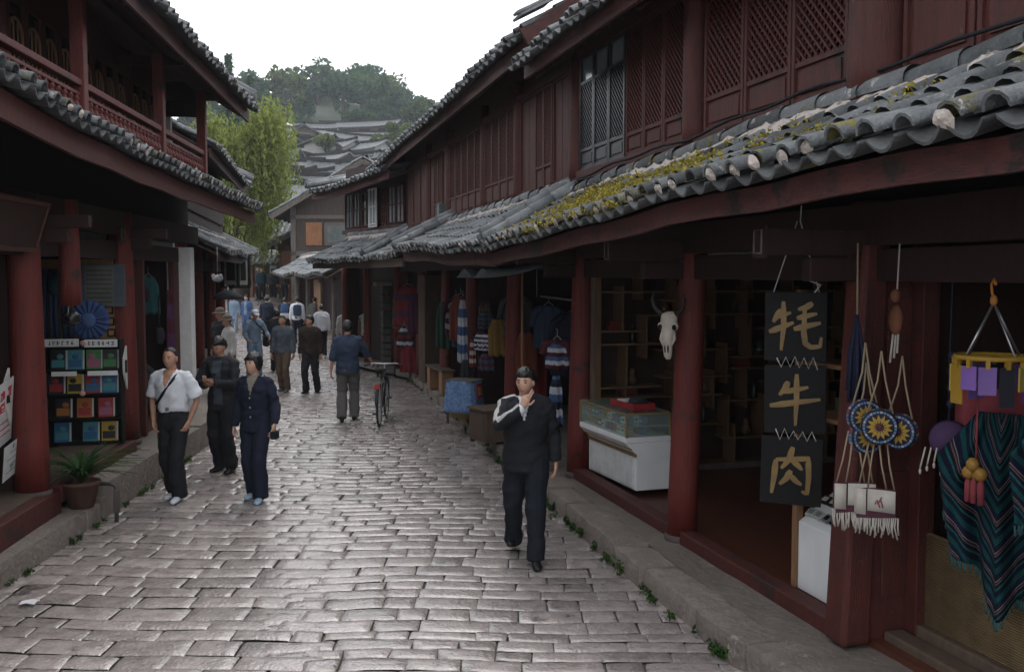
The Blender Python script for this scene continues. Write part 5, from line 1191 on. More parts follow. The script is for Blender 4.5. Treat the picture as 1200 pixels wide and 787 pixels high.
def packets(rows, parent):
    for (x0, x1, y, z, w, h, d, n) in rows:
        for k in range(n):
            m = MB(); x = lerp(x0, x1, (k + .5) / n); m.box(-w / 2, -d / 2, 0, w / 2, d / 2, h * random.uniform(.8, 1)); m.box(-w * .35, d / 2, h * .3, w * .35, d / 2 + .003, h * .6, 1)
            a, b = random.sample(PK, 2); o = m.build('packet', [a, b], parent); o.location = (x, y, z); o.rotation_euler = (0, 0, random.uniform(-.2, .2))
packets([(-.55, .55, .03, .63, .08, .08, .05, 11), (-.55, .55, -.12, .63, .08, .085, .05, 11), (-.55, .55, .02, .74, .085, .08, .06, 10), (-.55, .55, -.14, .74, .085, .07, .06, 10)], rt)
rt2 = frame_root('tray', RF, 4.25, -.24, .235 + .882, 'flat red tray with a dark bundle, lying on top of the white display counter', 'tray', rz=.1)
m = MB(); m.box(-.27, -.13, 0, .27, .13, .015); m.box(-.27, -.13, .015, -.255, .13, .07); m.box(.255, -.13, .015, .27, .13, .07); m.box(-.255, .115, .015, .255, .13, .07); m.box(-.255, -.13, .015, .255, -.115, .07); m.build('tray_body', flat('red_plastic', (.32, .03, .035), .45), rt2, bevel=.004)
m = MB(); m.rock((-.12, 0, .07), ((1, 0, 0), (0, 1, 0), (0, 0, 1)), (.2, .16, .12), 4, .05, .02); m.build('bundle', C_CHK, rt2)
m = MB(); m.box(.0, -.08, .06, .2, .08, .075); m.build('papers', PLASTER, rt2)
# antique-style shelf dividing the shop, stock on it
rt = frame_root('curio_shelf', RF, 5.2, -.15, .23, 'tall curio shelf of uneven pigeonholes crossing the dark shop behind the counter', 'shelf', rz=-PI / 2)
# local +y now runs along -u? : x runs into the shop, faces the camera
cells_v = [0, .42, .9, 1.4, 1.9, 2.45, 3.0]; W_ = 3.6; m = MB(); SH = mat('shelf_pine', (.125, .07, .034), (.08, .045, .023), .6, 3, 6, .2, 25)
random.seed(21)
segs_h = []; zz = [0.05, .45, .8, 1.1, 1.42, 1.75, 2.1, 2.4]
for i, z in enumerate(zz):
    x = 0.0
    while x < W_ - .01:
        l = min(random.uniform(.5, 1.1), W_ - x)
        dz = 0 if i in (0, len(zz) - 1) else random.choice((-.1, 0, .08)); m.box(x, -.14, z + dz - .011, x + l, .14, z + dz + .011); segs_h.append((x, x + l, z + dz)); x += l
for i in range(len(zz) - 1):
    x = random.uniform(.2, .6)
    while x < W_ - .2: m.box(x - .011, -.142, zz[i] - .09, x + .011, .142, zz[i + 1] + .07); x += random.uniform(.4, .75)
for x in (0, W_): m.box(x - .03, -.15, 0, x + .03, .15, 2.45)
m.build('case', SH, rt); m = MB(); m.box(0, .145, 0, W_, .16, 2.45); m.build('back_board', REDD, rt)
m = MB(); m.box(.0, -.16, -.02, W_, .16, .05); m.build('plinth', GREYW, rt)
m = MB(); m.box(1.3, -.17, 2.46, 3.4, -.12, 2.62); m.build('pale_pelmet', PLASTER, rt)
SHELF = rt
def jar(mb, c, r, h, mi=0): mb.lathe([(r * .5, 0), (r * .9, h * .1), (r, h * .4), (r * .7, h * .75), (r * .35, h * .85), (r * .45, h)], c, 10, mi)
k = 0
desc = ['brown squat pot', 'dark narrow bottle', 'small carved figure', 'round lidded jar', 'stack of wrapped boxes']
GM = [flat('glaze_brown', (.06, .035, .02), .3), flat('glaze_black', (.02, .02, .02), .25), flat('carved_wood', (.10, .06, .03), .5), flat('glaze_green', (.03, .05, .035), .3), flat('wrap_red', (.12, .02, .02), .6)]
where = ['lowest', 'low', 'middle', 'upper']
SP = RF.p(5.2, -.15, .23)
for (x0, x1, z) in segs_h:
    if z > 2.0 or z < .1 or x0 > 2.4: continue
    for q in range(1):
        x = lerp(x0, x1, random.uniform(.3, .7)); kind = k % 5; m = MB()
        if kind == 0: jar(m, (0, 0, 0), .08, .16)
        elif kind == 1: m.lathe([(.035, 0), (.04, .02), (.04, .13), (.015, .17), (.015, .22)], (0, 0, 0), 10)
        elif kind == 2: m.ell((0, 0, .07), .06, .05, .07); m.ell((0, 0, .16), .04, .04, .045); m.ell((0, -.04, .06), .05, .03, .03)
        elif kind == 3: m.lathe([(.06, 0), (.085, .05), (.085, .1), (.05, .13), (.055, .14), (.02, .17), (.012, .19)], (0, 0, 0), 12)
        else: m.box(-.1, -.06, 0, .1, .06, .05); m.box(-.085, -.055, .051, .09, .06, .1)
        p = SHELF.matrix_basis @ V((x, 0, z + .012)); o = m.build(['pot', 'bottle', 'figurine', 'jar', 'box'][kind], GM[kind], None); o.location = p; o.rotation_euler = (0, 0, RF.rz - PI / 2)
        tag(o, f'{desc[kind]} in a pigeonhole of the dark curio shelf', ['pot', 'bottle', 'figurine', 'jar', 'box'][kind], f'{desc[kind]}s on the curio shelf'); k += 1
# doorway display case with sloping tray of packets, behind the sign
rt = frame_root('slant_case', RF, .42, -.36, .23, 'low display case with sloping tray of trinkets and white front, behind the hanging sign', 'counter')
m = MB(); m.add([(-.3, -.3, 0), (.42, -.3, 0), (.42, .2, 0), (-.3, .2, 0), (-.3, -.3, .85), (.42, -.3, .85), (.42, .2, .5), (-.3, .2, .5)], [(0, 3, 2, 1), (4, 5, 6, 7), (0, 1, 5, 4), (1, 2, 6, 5), (2, 3, 7, 6), (3, 0, 4, 7)]); m.build('body', WHITE, rt, bevel=.006)
[boxpart('corner_post', PINE, rt, bx) for bx in ((.42, .16, 0, .48, .22, 2.2), (-.36, .16, 0, -.31, .22, 2.2))]
m = MB(); m.box(-.31, -.3, 1.28, .42, .2, 1.31); m.box(-.31, -.3, 1.66, .42, .2, 1.69); m.build('upper_shelf', PINE, rt)
m = MB(); m.box(-.31, -.32, .85, .42, -.3, 2.2); m.build('back_board', DARK, rt)
for r in range(4):
    for c in range(7):
        m = MB(); m.box(-.04, -.035, 0, .04, .035, .02); m.box(-.025, -.02, .0205, .025, .02, .025, 1); a, b = random.sample([PK[3], GM[1], GM[4], flat('trinket_grey', (.2, .2, .2), .4), C_BRN], 2); o = m.build('trinket', [a, b], rt); t = (r + .5) / 4
        o.location = (-.24 + c * .1, lerp(.18, -.28, t), lerp(.51, .85, t) + .012); o.rotation_euler = (-.6, 0, random.uniform(-.2, .2))
for k_ in range(5):
    m = MB(); m.box(-.06, -.04, 0, .06, .04, .10); o = m.build('packet', random.choice(PK), rt); o.location = (-.2 + k_ * .13, -.1, 1.31)
# ---- embroidered bags and trinkets on the corner post
EMB = [flat('embroidery_navy', (.012, .016, .04)), flat('embroidery_yellow', (.32, .20, .03)), flat('embroidery_blue', (.10, .17, .28)), flat('embroidery_red', (.22, .04, .05)), flat('bag_white', (.42, .39, .35), .9), flat('bag_maroon', (.07, .02, .035)), flat('cord_beige', (.28, .22, .15))]
def cord(mb, pts, r=.007, mi=0): mb.tube(pts, r, 6, mi)
def round_bag(lab, u, v, z, rz, flow=(0, 0)):
    rt = frame_root('round_bag', RF, u, v, z, lab, 'bag', rz, 'round embroidered bags on the corner post')
    m = MB(); R_ = .118
    m.loft([[V((math.cos(2 * PI * j / 28) * r, y, math.sin(2 * PI * j / 28) * r)) for j in range(28)] for r, y in ((.02, -.04), (R_ * .9, -.035), (R_, -.02), (R_, .02), (R_ * .9, .035), (.02, .038))], 0)
    m.build('pouch', EMB[0], rt)
    m = MB()
    for j in range(28): 
        a = 2 * PI * j / 28; b = 2 * PI * (j + .8) / 28
        m.add([V((math.cos(t) * R_ * 1.004, y, math.sin(t) * R_ * 1.004)) for t, y in ((a, -.022), (b, -.022), (b, .024), (a, .024))], [(0, 1, 2, 3)], (0, 1, 2)[j % 3])
        m.add([V((math.cos(t) * r, .0365, math.sin(t) * r)) for t, r in ((a, R_ * .78), (b, R_ * .78), (b, R_ * .9), (a, R_ * .9))], [(0, 1, 2, 3)], (0, 2, 0)[j % 3])
    m.build('border_trim', [EMB[2], EMB[3], flat('trim_grey', (.3, .3, .32))], rt)
    f = MB()
    for j in range(13):
        a = 2 * PI * j / 13; c, s_ = math.cos(a), math.sin(a); P = lambda r, w: V((c * r - s_ * w, .0395, s_ * r + c * w))
        f.add([P(.022, 0), P(.05, .013), P(.085, 0), P(.05, -.013)], [(0, 1, 2, 3)], 0)
    f.loft([[V((math.cos(2 * PI * j / 14) * r, y, math.sin(2 * PI * j / 14) * r)) for j in range(14)] for r, y in ((.026, .038), (.02, .046), (.004, .049))], 1); f.build('sunflower', [EMB[1], EMB[5]], rt)
    m = MB(); cord(m, [(-.08, 0, .09), (-.03, -.01, .3), (-.0, -.02, .5)]); cord(m, [(.08, 0, .09), (.02, -.01, .3), (0, -.02, .5)]); m.build('cord', EMB[6], rt); rt.scale = (.88, .88, .88)
round_bag('round embroidered bag with a yellow sunflower, frontmost of the cluster', -.58, .20, 1.66, .95)
round_bag('round embroidered bag with sunflower, tilted half behind the frontmost one, on the door side', -.45, .21, 1.70, 1.3)
round_bag('round embroidered bag lowest behind, showing only a striped rim under the tilted one', -.44, .19, 1.58, 1.45)
round_bag('round embroidered bag at the stall side of the cluster, mostly in shadow', -.60, .08, 1.63, .6)
def fringe_bag(lab, u, v, z, rz, second=False):
    rt = frame_root('fringed_bag', RF, u, v, z, lab, 'bag', rz, 'white fringed bags on the corner post')
    m = MB(); m.add([(-.13, -.03, -.06), (.13, -.03, -.1), (.14, -.03, .11), (-.12, -.03, .12), (-.13, .03, -.06), (.13, .03, -.1), (.14, .02, .11), (-.12, .02, .12)], [(0, 3, 2, 1), (4, 5, 6, 7), (0, 1, 5, 4), (1, 2, 6, 5), (2, 3, 7, 6), (3, 0, 4, 7)]); m.build('pouch', EMB[5], rt, bevel=.012)
    m = MB(); m.sheet([[V((x, .036 + .004 * math.sin(x * 30), z_)) for x in (-.125, -.06, 0, .05)] for z_ in (.115, .04, -.03)]); m.sheet([[V((x, .036, z_)) for x in (.06, .1, .135)] for z_ in (.11, .03, -.06)]); m.build('flap', EMB[4], rt, solid=.008)
    m = MB()
    for i in range(22): x = -.14 + .28 * i / 21; cord(m, [(x, .02, -.06), (x + random.uniform(-.006, .006), .028, -.12), (x + random.uniform(-.015, .015), .025, -.16 - random.uniform(.0, .05))], .0055)
    m.build('fringe', EMB[4], rt)
    m = MB(); cord(m, [(-.03, .045, .0), (-.01, .045, .05), (.0, .045, .02), (-.02, .045, .03), (-.04, .045, .07)], .004); cord(m, [(-.05, .045, .0), (-.035, .045, .05)], .004); m.build('emblem', EMB[3], rt)
    m = MB()
    for a, b in ((-.11, -.05), (-.06, .0), (.06, .02), (.12, .05)): cord(m, [(a, .0, .11), (lerp(a, b, .5), .02, .27), (b, .0, .46)], .006)
    m.build('cord', EMB[6], rt); rt.scale = (.9, .9, .9)
fringe_bag('white fringed shoulder bag with a small red emblem, in front on the corner post', -.43, .25, 1.20, 1.1)
fringe_bag('white fringed shoulder bag tucked behind the front one, nearer the stall', -.53, .17, 1.18, .7)
rt = frame_root('tassel_bundle', RF, -.34, .2, 1.98, 'bunch of dark blue tassels tied high on the corner post above the round bags', 'tassels')
m = MB()
for i in range(26): a = random.uniform(0, 6.3); r = random.uniform(.01, .06); m.tube([(0, 0, .32), (math.cos(a) * r, math.sin(a) * r * .6, .1), (math.cos(a) * r * 1.3, math.sin(a) * r * .8, -.12 - random.uniform(0, .1))], .011, 5)
m.build('tassel', EMB[0], rt); m = MB(); cord(m, [(0, 0, .3), (.01, .0, .75)], .006); m.build('cord', EMB[6], rt)
rt = frame_root('figure_charm', RF, -.60, .12, 2.22, 'small orange painted hanging charm with white tassels beside the corner post', 'charm')
m = MB(); m.ell((0, 0, .06), .05, .035, .09); m.ell((0, .01, .2), .03, .03, .04); m.build('figure', flat('charm_orange', (.13, .05, .025)), rt)
m = MB(); cord(m, [(0, 0, .22), (0, -.01, .5)], .005); [cord(m, [(x, 0, -.02), (x * 1.4, .01, -.13 - .03 * i)], .007) for i, x in enumerate((-.02, 0, .025))]; m.build('tassel', EMB[4], rt)
# bell strings by the stall post
rt = frame_root('bell_string', RF, -.86, -.05, 1.62, 'string of small dark bells and white tassels hanging from a purple rosette by the stall', 'bells', rz=.8)
m = MB(); m.lathe([(.03, -.02), (.11, -.01), (.1, .02), (.02, .03)], (0, 0, 0), 16); m.v = [(p[0], p[2], p[1]) for p in m.v]; m.build('rosette', flat('rosette_purple', (.05, .025, .07)), rt)
m = MB()
for i in range(9): x = -.12 + .03 * i; cord(m, [(x, .02, -.05), (x * 1.2, .03, -.13 - .02 * (i % 3))], .005); m.ell((x * 1.2, .03, -.15 - .02 * (i % 3)), .008, .008, .018, 6, 5)
m.build('tassel', EMB[4], rt); m = MB(); cord(m, [(0, 0, .0), (.01, 0, .4), (0, 0, 1.2)], .005); [m.ell((.0, 0, .2 + .09 * i), .02, .02, .025, 7, 5) for i in range(4)]; m.build('cord', EMB[0], rt)
# yellow ring mobile with tags
rt = frame_root('tag_mobile', RF, -1.28, .05, 2.12, 'round yellow clip hanger with purple and yellow card tags, hung over the stall', 'hanger', rz=-.3)
YEL = flat('yellow_plastic', (.32, .19, .025), .45); m = MB(); m.lathe([(.165, -.012), (.185, -.01), (.185, .012), (.165, .012), (.165, -.012)], (0, 0, 0), 28); m.beam((-.17, 0, 0), (.17, 0, 0), .016, .012); m.beam((0, -.17, 0), (0, .17, 0), .016, .012); m.build('ring', YEL, rt)
m = MB(); m.tube([(0, 0, .30), (.02, 0, .33), (.03, 0, .37), (.0, 0, .40), (-.02, 0, .37)], .008, 6); m.ell((0, 0, .29), .02, .02, .03, 8, 6); m.build('hook', flat('orange_plastic', (.35, .14, .03), .45), rt)
m = MB(); [cord(m, [(.17 * math.cos(a), .17 * math.sin(a), .0), (0, 0, .28)], .006) for a in (0.3, 1.9, 3.4, 5)]; m.build('chain', METAL, rt)
tcol = [flat('tag_lilac', (.17, .10, .30)), YEL, flat('tag_black', (.02, .02, .03)), flat('tag_violet', (.19, .10, .36)), flat('tag_yellow', (.38, .30, .06))]
for i in range(12):
    a = 2 * PI * i / 12; x, y = .175 * math.cos(a), .175 * math.sin(a); h = (.20, .12, .14)[i % 3]; m = MB(); m.box(-.042, -.004, -h - .04, .042, .004, -.04); m.ell((0, .005, -h * .6 - .04), .012, .003, .02, 8, 5, 1); o = m.build('tag', [tcol[(i * 2) % 5], PK[3]], rt, bevel=.002); o.location = (x, y, 0); o.rotation_euler = (0, 0, a + 1.57 + random.uniform(-.4, .4))
    m = MB(); m.box(-.01, -.012, -.05, .01, .012, .0); m.build('clip', YEL, o)
# woven shawls
SHW = bpy.data.materials.new('striped_shawl'); SHW.use_nodes = True; n_ = SHW.node_tree; b_ = n_.nodes['Principled BSDF']; b_.inputs['Roughness'].default_value = .95; b_.inputs['Specular IOR Level'].default_value = .1
uvn = n_.nodes.new('ShaderNodeUVMap'); sx_ = n_.nodes.new('ShaderNodeSeparateXYZ'); ma = n_.nodes.new('ShaderNodeMath'); ma.operation = 'MULTIPLY'; ma.inputs[1].default_value = 6.0; fr_ = n_.nodes.new('ShaderNodeMath'); fr_.operation = 'FRACT'; rr_ = n_.nodes.new('ShaderNodeValToRGB'); rr_.color_ramp.interpolation = 'CONSTANT'
e = rr_.color_ramp.elements; e[0].position = 0; e[0].color = (.012, .07, .075, 1); e[1].position = .22; e[1].color = (.012, .016, .035, 1)
for p_, c_ in ((.45, (.22, .20, .2, 1)), (.49, (.03, .02, .03, 1)), (.55, (.16, .09, .11, 1)), (.60, (.012, .014, .02, 1)), (.72, (.02, .11, .12, 1)), (.80, (.01, .015, .03, 1))): x_ = e.new(p_); x_.color = c_
nz_ = n_.nodes.new('ShaderNodeTexNoise'); nz_.inputs['Scale'].default_value = 45; mxx = n_.nodes.new('ShaderNodeMix'); mxx.data_type = 'RGBA'; mxx.blend_type = 'MULTIPLY'; mxx.inputs[0].default_value = .8
for a_, b2 in ((uvn.outputs[0], sx_.inputs[0]), (sx_.outputs[1], ma.inputs[0]), (ma.outputs[0], fr_.inputs[0]), (fr_.outputs[0], rr_.inputs[0]), (rr_.outputs[0], mxx.inputs[6]), (nz_.outputs['Color'], mxx.inputs[7]), (mxx.outputs[2], b_.inputs['Base Color'])): n_.links.new(a_, b2)
def shawl(lab, u, v, z, w, L_, rz, seed, dia=1.0):
    rt = frame_root('shawl', RF, u, v, z, lab, 'shawl', rz)
    m = MB(); P = []; UV = []; n = 40; k = 44
    for i in range(k + 1):
        row = []
        for j in range(n + 1):
            s_ = j / n * 2 - 1; t = i / k; ln = L_ * (1 - .38 * abs(s_ + .15) ** 1.2 + .05 * math.sin(s_ * 9 + seed)); ww = w * (.35 + .65 * min(1, t * 2.2)) * (1 - .25 * max(0, t - .55))
            row.append(V((s_ * ww / 2, .06 * math.sin(s_ * 9 + seed + .8 * t) * min(1, t * 2) + .035 * math.sin(s_ * 21 + t * 4) * t + .05 * noise.noise(V((s_ * 3, t * 4, seed))), -t * ln))); UV.append((s_ * .5, t * ln * 1.0 + abs(s_) * .42 * dia))
        P.append(row)
    m.sheet(P); o = m.build('cloth', SHW, rt, solid=.006); ul = o.data.uv_layers.new(name='UVMap')
    for l in o.data.loops: ul.data[l.index].uv = UV[l.vertex_index]
    f = MB()
    for j in range(0, n + 1, 1): p = P[k][j]; cord(f, [p, p + V((random.uniform(-.01, .01), 0, -.05))], .005)
    f.build('fringe', flat('fringe_teal', (.02, .08, .085)), rt)
shawl('teal and black chevron woven shawl hanging in front of the straw mat', -1.13, -.16, 1.80, .66, 1.12, .7, 1.0)
shawl('second chevron shawl hanging nearer the frame edge with narrow purple bands', -1.75, -.06, 1.95, .6, 1.1, .7, 4.0)
rt = frame_root('gold_bells', RF, -1.2, .06, 1.50, 'cluster of gold bells with red tassels hung in front of the shawl', 'bells')
m = MB(); [m.ell((x, y, z), .034, .034, .036, 12, 8) for x, y, z in ((-.035, 0, 0), (.04, .01, .0), (.0, .02, .05), (.01, -.02, -.01))]; m.build('bell', flat('polished_gold', (.26, .14, .03), .35), rt)
m = MB(); [m.tube([(x, 0, -.02), (x, 0, -.06), (x * 1.1, 0, -.16)], [.008, .02, .016], 8) for x in (-.04, .01, .05)]; m.build('tassel', EMB[3], rt); m = MB(); cord(m, [(0, 0, .06), (0, 0, .5)], .005); m.build('cord', EMB[3], rt)
rt = frame_root('red_cloth', RF, -1.02, -.26, 1.85, 'dark red folded cloth hanging behind the tag hanger', 'cloth', rz=.6)
m = MB(); m.sheet([[V((-.25 + .5 * j / 14, .02 * math.sin(j * 1.7), .2 - .55 * i / 8)) for j in range(15)] for i in range(9)]); m.build('cloth', EMB[3], rt, solid=.008)
rt = frame_root('straw_mat', RF, -1.3, -.38, .30, 'upright woven straw mat closing the lower front of the stall', 'mat')
m = MB(); m.box(-1.0, -.012, 0, 1.0, .012, .62)
MATM = mat('woven_straw', (.20, .135, .065), (.12, .08, .04), .9, 6, 4, .3, 30)
m.build('weave', MATM, rt); m = MB()
for i in range(40): m.tube([(-1.0, .014, .012 + .0153 * i), (1.0, .014, .012 + .0153 * i)], .006, 5)
m.build('reed_row', MATM, rt)
# ---- things further along the right hand pavement
rt = frame_root('wooden_chest', RF, 7.75, .42, .185, 'dark wooden chest standing at the kerb behind the man in track jacket', 'chest', rz=.25)
m = MB(); m.box(-.3, -.28, .05, .3, .28, .55); m.box(-.24, .281, .1, .24, .292, .5); m.build('body', BROWN, rt, bevel=.01); m = MB(); m.box(-.33, -.31, .551, .33, .31, .585); m.build('lid', BROWN, rt, bevel=.006)
[boxpart('foot', DARK, rt, (x - .03, y - .03, 0, x + .03, y + .03, .05)) for x in (-.26, .26) for y in (-.24, .24)]
rt.scale = (.85, .85, .85)
BLUEP = mat('blue_printed_cloth', (.05, .11, .26), (.17, .26, .40), .85, 14, 3, .2, 30)
rt = frame_root('cloth_covered_stand', RF, 9.6, .42, .19, 'stall table draped in blue printed cloth with a red label panel', 'table', rz=.9)
m = MB(); P = []
for i in range(10):
    row = []
    for j in range(57):
        a = 2 * PI * j / 56; x = math.copysign(abs(math.cos(a)) ** .4, math.cos(a)) * .34; y = math.copysign(abs(math.sin(a)) ** .4, math.sin(a)) * .3; t = i / 9; fl = 1 + .16 * t + .03 * t * math.sin(a * 9); row.append(V((x * fl, y * fl, .80 - .58 * t)))
    P.append(row)
m.sheet(P); m.build('skirt_cloth', BLUEP, rt, solid=.006); m = MB(); m.box(-.34, -.3, .78, .34, .3, .81); m.build('table_top', GREYW, rt, bevel=.004)
m = MB(); m.add([(-.37, -.12, .74), (-.37, .14, .74), (-.395, .14, .48), (-.395, -.12, .48)], [(0, 1, 2, 3)]); m.build('red_label', flat('label_red', (.36, .02, .03)), rt, solid=.01); m = MB(); m.add([(-.385, -.05, .69), (-.385, .07, .69), (-.402, .07, .53), (-.402, -.05, .53)], [(0, 1, 2, 3)]); m.build('label_motif', flat('motif_yellow', (.45, .25, .08)), rt, solid=.008)
[boxpart('leg', BROWN, rt, (x - .025, y - .025, 0, x + .025, y + .025, .78)) for x in (-.28, .28) for y in (-.24, .24)]
rt.scale = (.72, .72, .85)
rt = frame_root('straw_basket', RF, 10.0, .34, .185, 'shallow round straw basket on the pavement by the kerb', 'basket')
m = MB(); m.lathe([(.12, 0), (.2, .03), (.24, .11), (.25, .13), (.235, .13), (.19, .045), (.02, .03)], (0, 0, 0), 24); m.build('bowl', mat('basket_straw', (.34, .25, .11), (.24, .17, .07), .85, 20, 4, .6, 60, (1, 1, 4)), rt)
def pot_plant(name, lab, loc, pr, ph, n, L_, seed, mt=None):
    rt = empty(name, loc, seed, lab, 'plant'); m = MB(); m.lathe([(pr * .68, 0), (pr * .95, ph * .85), (pr * 1.06, ph * .86), (pr * 1.06, ph), (pr * .92, ph), (pr * .88, ph * .85), (.01, ph * .82)], (0, 0, 0), 20); m.build('pot', mt or mat('terracotta', (.10, .05, .037), (.06, .032, .025), .85, 6, 5, .3), rt)
    m = MB(); rs = random.Random(seed)
    for i in range(n):
        a = rs.uniform(0, 6.3); l = L_ * rs.uniform(.6, 1.1); up = rs.uniform(.5, 1.1); w = .016 * rs.uniform(.7, 1.3); P = []
        for k in range(7):
            t = k / 6; r = l * t * (.35 + .45 * t); z = ph * .9 + l * up * (t - .52 * t * t * (1.6 - up * .5)) ; c = V((math.cos(a) * r, math.sin(a) * r, z)); sd_ = V((-math.sin(a), math.cos(a), 0)) * w * (1.1 - t ** 2) * (1 if k else .5)
            P.append([c - sd_, c + V((0, 0, -.004)), c + sd_])
        m.sheet(P)
    m.build('leaves', PLT, rt)
pot_plant('potted_plant', 'terracotta pot of long strappy leaves on the stone step by the red post', tuple(G0 for G0 in (-4.33, 9.74, .215)), .18, .26, 90, .78, 2)
pot_plant('potted_plant', 'small terracotta pot with upright grassy leaves beside the straw basket', tuple(RF.p(10.75, .36, .185)), .15, .2, 30, .42, 3)
rt = frame_root('bench', RF, 13.8, -.02, .19, 'short wooden bench with a boxed base on the pavement beyond the basket', 'bench', rz=.05)
m = MB(); m.box(-.7, -.14, .44, .7, .14, .485); m.build('seat', BROWN, rt, bevel=.008)
for x in (-.5, .5): m = MB(); m.box(x - .12, -.12, 0, x + .12, .12, .438); m.build('leg', PINE, rt, bevel=.006)
rt = frame_root('shoe_rack', RF, 15.6, -.45, .21, 'tall wooden rack with pairs of dark shoes on its shelves', 'rack', rz=-1.2)
m = MB(); m.box(-.5, -.03, 0, -.46, .22, 2.3); m.box(.46, -.03, 0, .5, .22, 2.3); m.box(-.5, -.05, 0, .5, -.03, 2.3)
for z in (.35, .7, 1.05, 1.4, 1.75, 2.1): m.beam((-.46, .09, z), (.46, .09, z + .0), .22, .02, 0, (0, 0, 1))
m.build('case', BROWN, rt)
for z in (.36, .71, 1.06, 1.41, 2.11):
    for x in (-.27, .0, .27):
        m = MB()
        for dx in (-.055, .055): m.loft([[V((x + dx + w * math.cos(2 * PI * j / 8), y, z + .005 + max(0, h * .5 + h * .5 * math.sin(2 * PI * j / 8)))) for j in range(8)] for y, w, h in ((.0, .02, .05), (.05, .035, .08), (.12, .038, .07), (.18, .04, .05), (.22, .015, .03))])
        o = m.build('shoes', [GM[1], C_BRN, C_NAVY][int(x * 10) % 3], None); o.matrix_world = rt.matrix_basis; tag(o, f'pair of dark shoes on the tall wooden rack', 'shoes', 'pairs of shoes on the rack')
m = MB(); m.box(-.3, -.028, 1.5, .3, -.024, 1.72); m.build('price_sheet', GLASSB, rt)
# hung clothes
def garment(name, lab, F, u, v, z, w, h, mts, rz=0, cat='garment', fold=9, sleeves=False, hang=True):
    rt = frame_root(name, F, u, v, z, lab, cat, rz); m = MB(); sd_ = random.random() * 9; k = 14; n = 22; P = []
    for i in range(k + 1):
        t = i / k; P.append([V(((j / n - .5) * w * (.55 + .45 * min(1, t * 4)) * (1 + .1 * t), .025 * math.sin(j / n * fold * 2 + sd_ + t) * (.3 + t) + .06 * (1 - abs(j / n - .5) * 2) , -t * h * (1 + .02 * math.sin(j + sd_)))) for j in range(n + 1)])
    m.sheet(P, 0); o = m.build('cloth', mts, rt, solid=.012)
    if len(mts) > 1:
        for p in o.data.polygons: p.material_index = int((p.center.z + 9) * 7 / h) % len(mts)
    if sleeves:
        for sg in (-1, 1): m = MB(); m.tube([(sg * w * .25, .02, -.03), (sg * w * .5, .02, -.16 * h), (sg * w * .62, .02, -.5 * h)], [.05, .05, .045], 8); m.build('sleeve', mts[-1], rt)
    if hang: m = MB(); m.tube([(-w * .25, 0, -.02), (0, 0, .05), (w * .25, 0, -.02)], .006, 5); m.tube([(0, 0, .05), (0, 0, .12), (.02, 0, .14)], .004, 4); m.build('hanger', METAL, rt)
    return rt
REDC = flat('red_cloth', (.16, .02, .025), .9); MAR = flat('maroon_cloth', (.06, .012, .02), .9); PUR = flat('purple_cloth', (.07, .025, .07), .9); BW = flat('white_print', (.4, .42, .46), .9); TEA = flat('teal_print', (.03, .07, .09), .9)
garment('coat', 'dark blue jacket on a hanger at the shop mouth, door post side', RF, 6.2, -.25, 2.05, .55, .8, [C_NAVY], .9, 'jacket', sleeves=True)
garment('coat', 'black padded jacket hung deeper in the clothes shop', RF, 7.1, -.7, 2.0, .55, .85, [C_CHK], .6, 'jacket', sleeves=True)
garment('coat', 'maroon jacket hung in the middle of the clothes shop', RF, 7.9, -.6, 1.95, .5, .8, [MAR], .5, 'jacket', sleeves=True)
garment('dress', 'red dress hanging low at the back of the clothes shop', RF, 8.6, -.5, 1.45, .4, .95, [REDC], .5, 'dress')
garment('child_shirt', 'small white and blue striped child shirt by the third red post', RF, 5.75, .12, 1.75, .3, .35, [BW, C_BLU, MAR], .9, 'shirt', sleeves=True)
garment('striped_scarf', 'blue and white patterned scarf hanging below the child shirt', RF, 5.72, .14, 1.32, .16, .62, [BW, C_NAVY, C_BLU], .9, 'scarf', hang=False)
garment('striped_scarf', 'long narrow blue and white woven strip on the red post', RF, 10.75, .18, 2.1, .16, 1.05, [C_BLU, BW], .9, 'scarf', hang=False)
garment('banner_cloth', 'dark hanging cloth beneath the woven strip', RF, 10.6, .14, 1.1, .26, .6, [C_CHK], .9, 'cloth', hang=False)
for i, (u, z, c, lab) in enumerate(((9.35, 1.95, [C_CHK, TEA], 'dark embroidered shoulder bag at the top of the hanging bags'), (9.2, 1.62, [PUR, BW], 'purple patterned shoulder bag in the hanging bags'), (9.6, 1.6, [C_NAVY, BW], 'navy bag with white braid in the hanging bags'), (9.3, 1.3, [MAR, PUR, TEA], 'many coloured woven bag lowest of the hanging bags'))):
    rt = garment('shoulder_bag', lab, RF, u, .12, z, .28, .26, c, .8, 'bag', hang=False); m = MB(); cord(m, [(-.1, 0, 0), (0, 0, .5)], .008); cord(m, [(.1, 0, 0), (0, 0, .5)], .008); m.build('strap', c[0], rt)
garment('doll_charm', 'pale doll shaped cloth charm hanging above the blue table', RF, 9.9, .2, 1.5, .1, .45, [EMB[4], REDC], .8, 'charm', hang=False)
garment('red_cloak', 'red and violet cloak displayed above the pavement beyond the shoe rack', RF, 17.6, .0, 2.25, .7, .95, [REDC, PUR, REDC], .9, 'cloak')
garment('embroidered_dress', 'black red and white embroidered child costume beside the stone pillar', RF, 17.4, .12, 1.3, .42, .55, [C_CHK, BW, C_CHK, REDC], .9, 'costume', sleeves=True)
garment('red_skirt', 'bright red skirt hanging under the costume beside the stone pillar', RF, 17.3, .05, .85, .4, .62, [REDC], .9, 'skirt', hang=False)
garment('purple_curtain', 'purple curtain gathered beside the white pillar', LF, -5.45, -.1, 2.3, .35, 1.5, [PUR, MAR], 0, 'curtain', fold=16, hang=False)
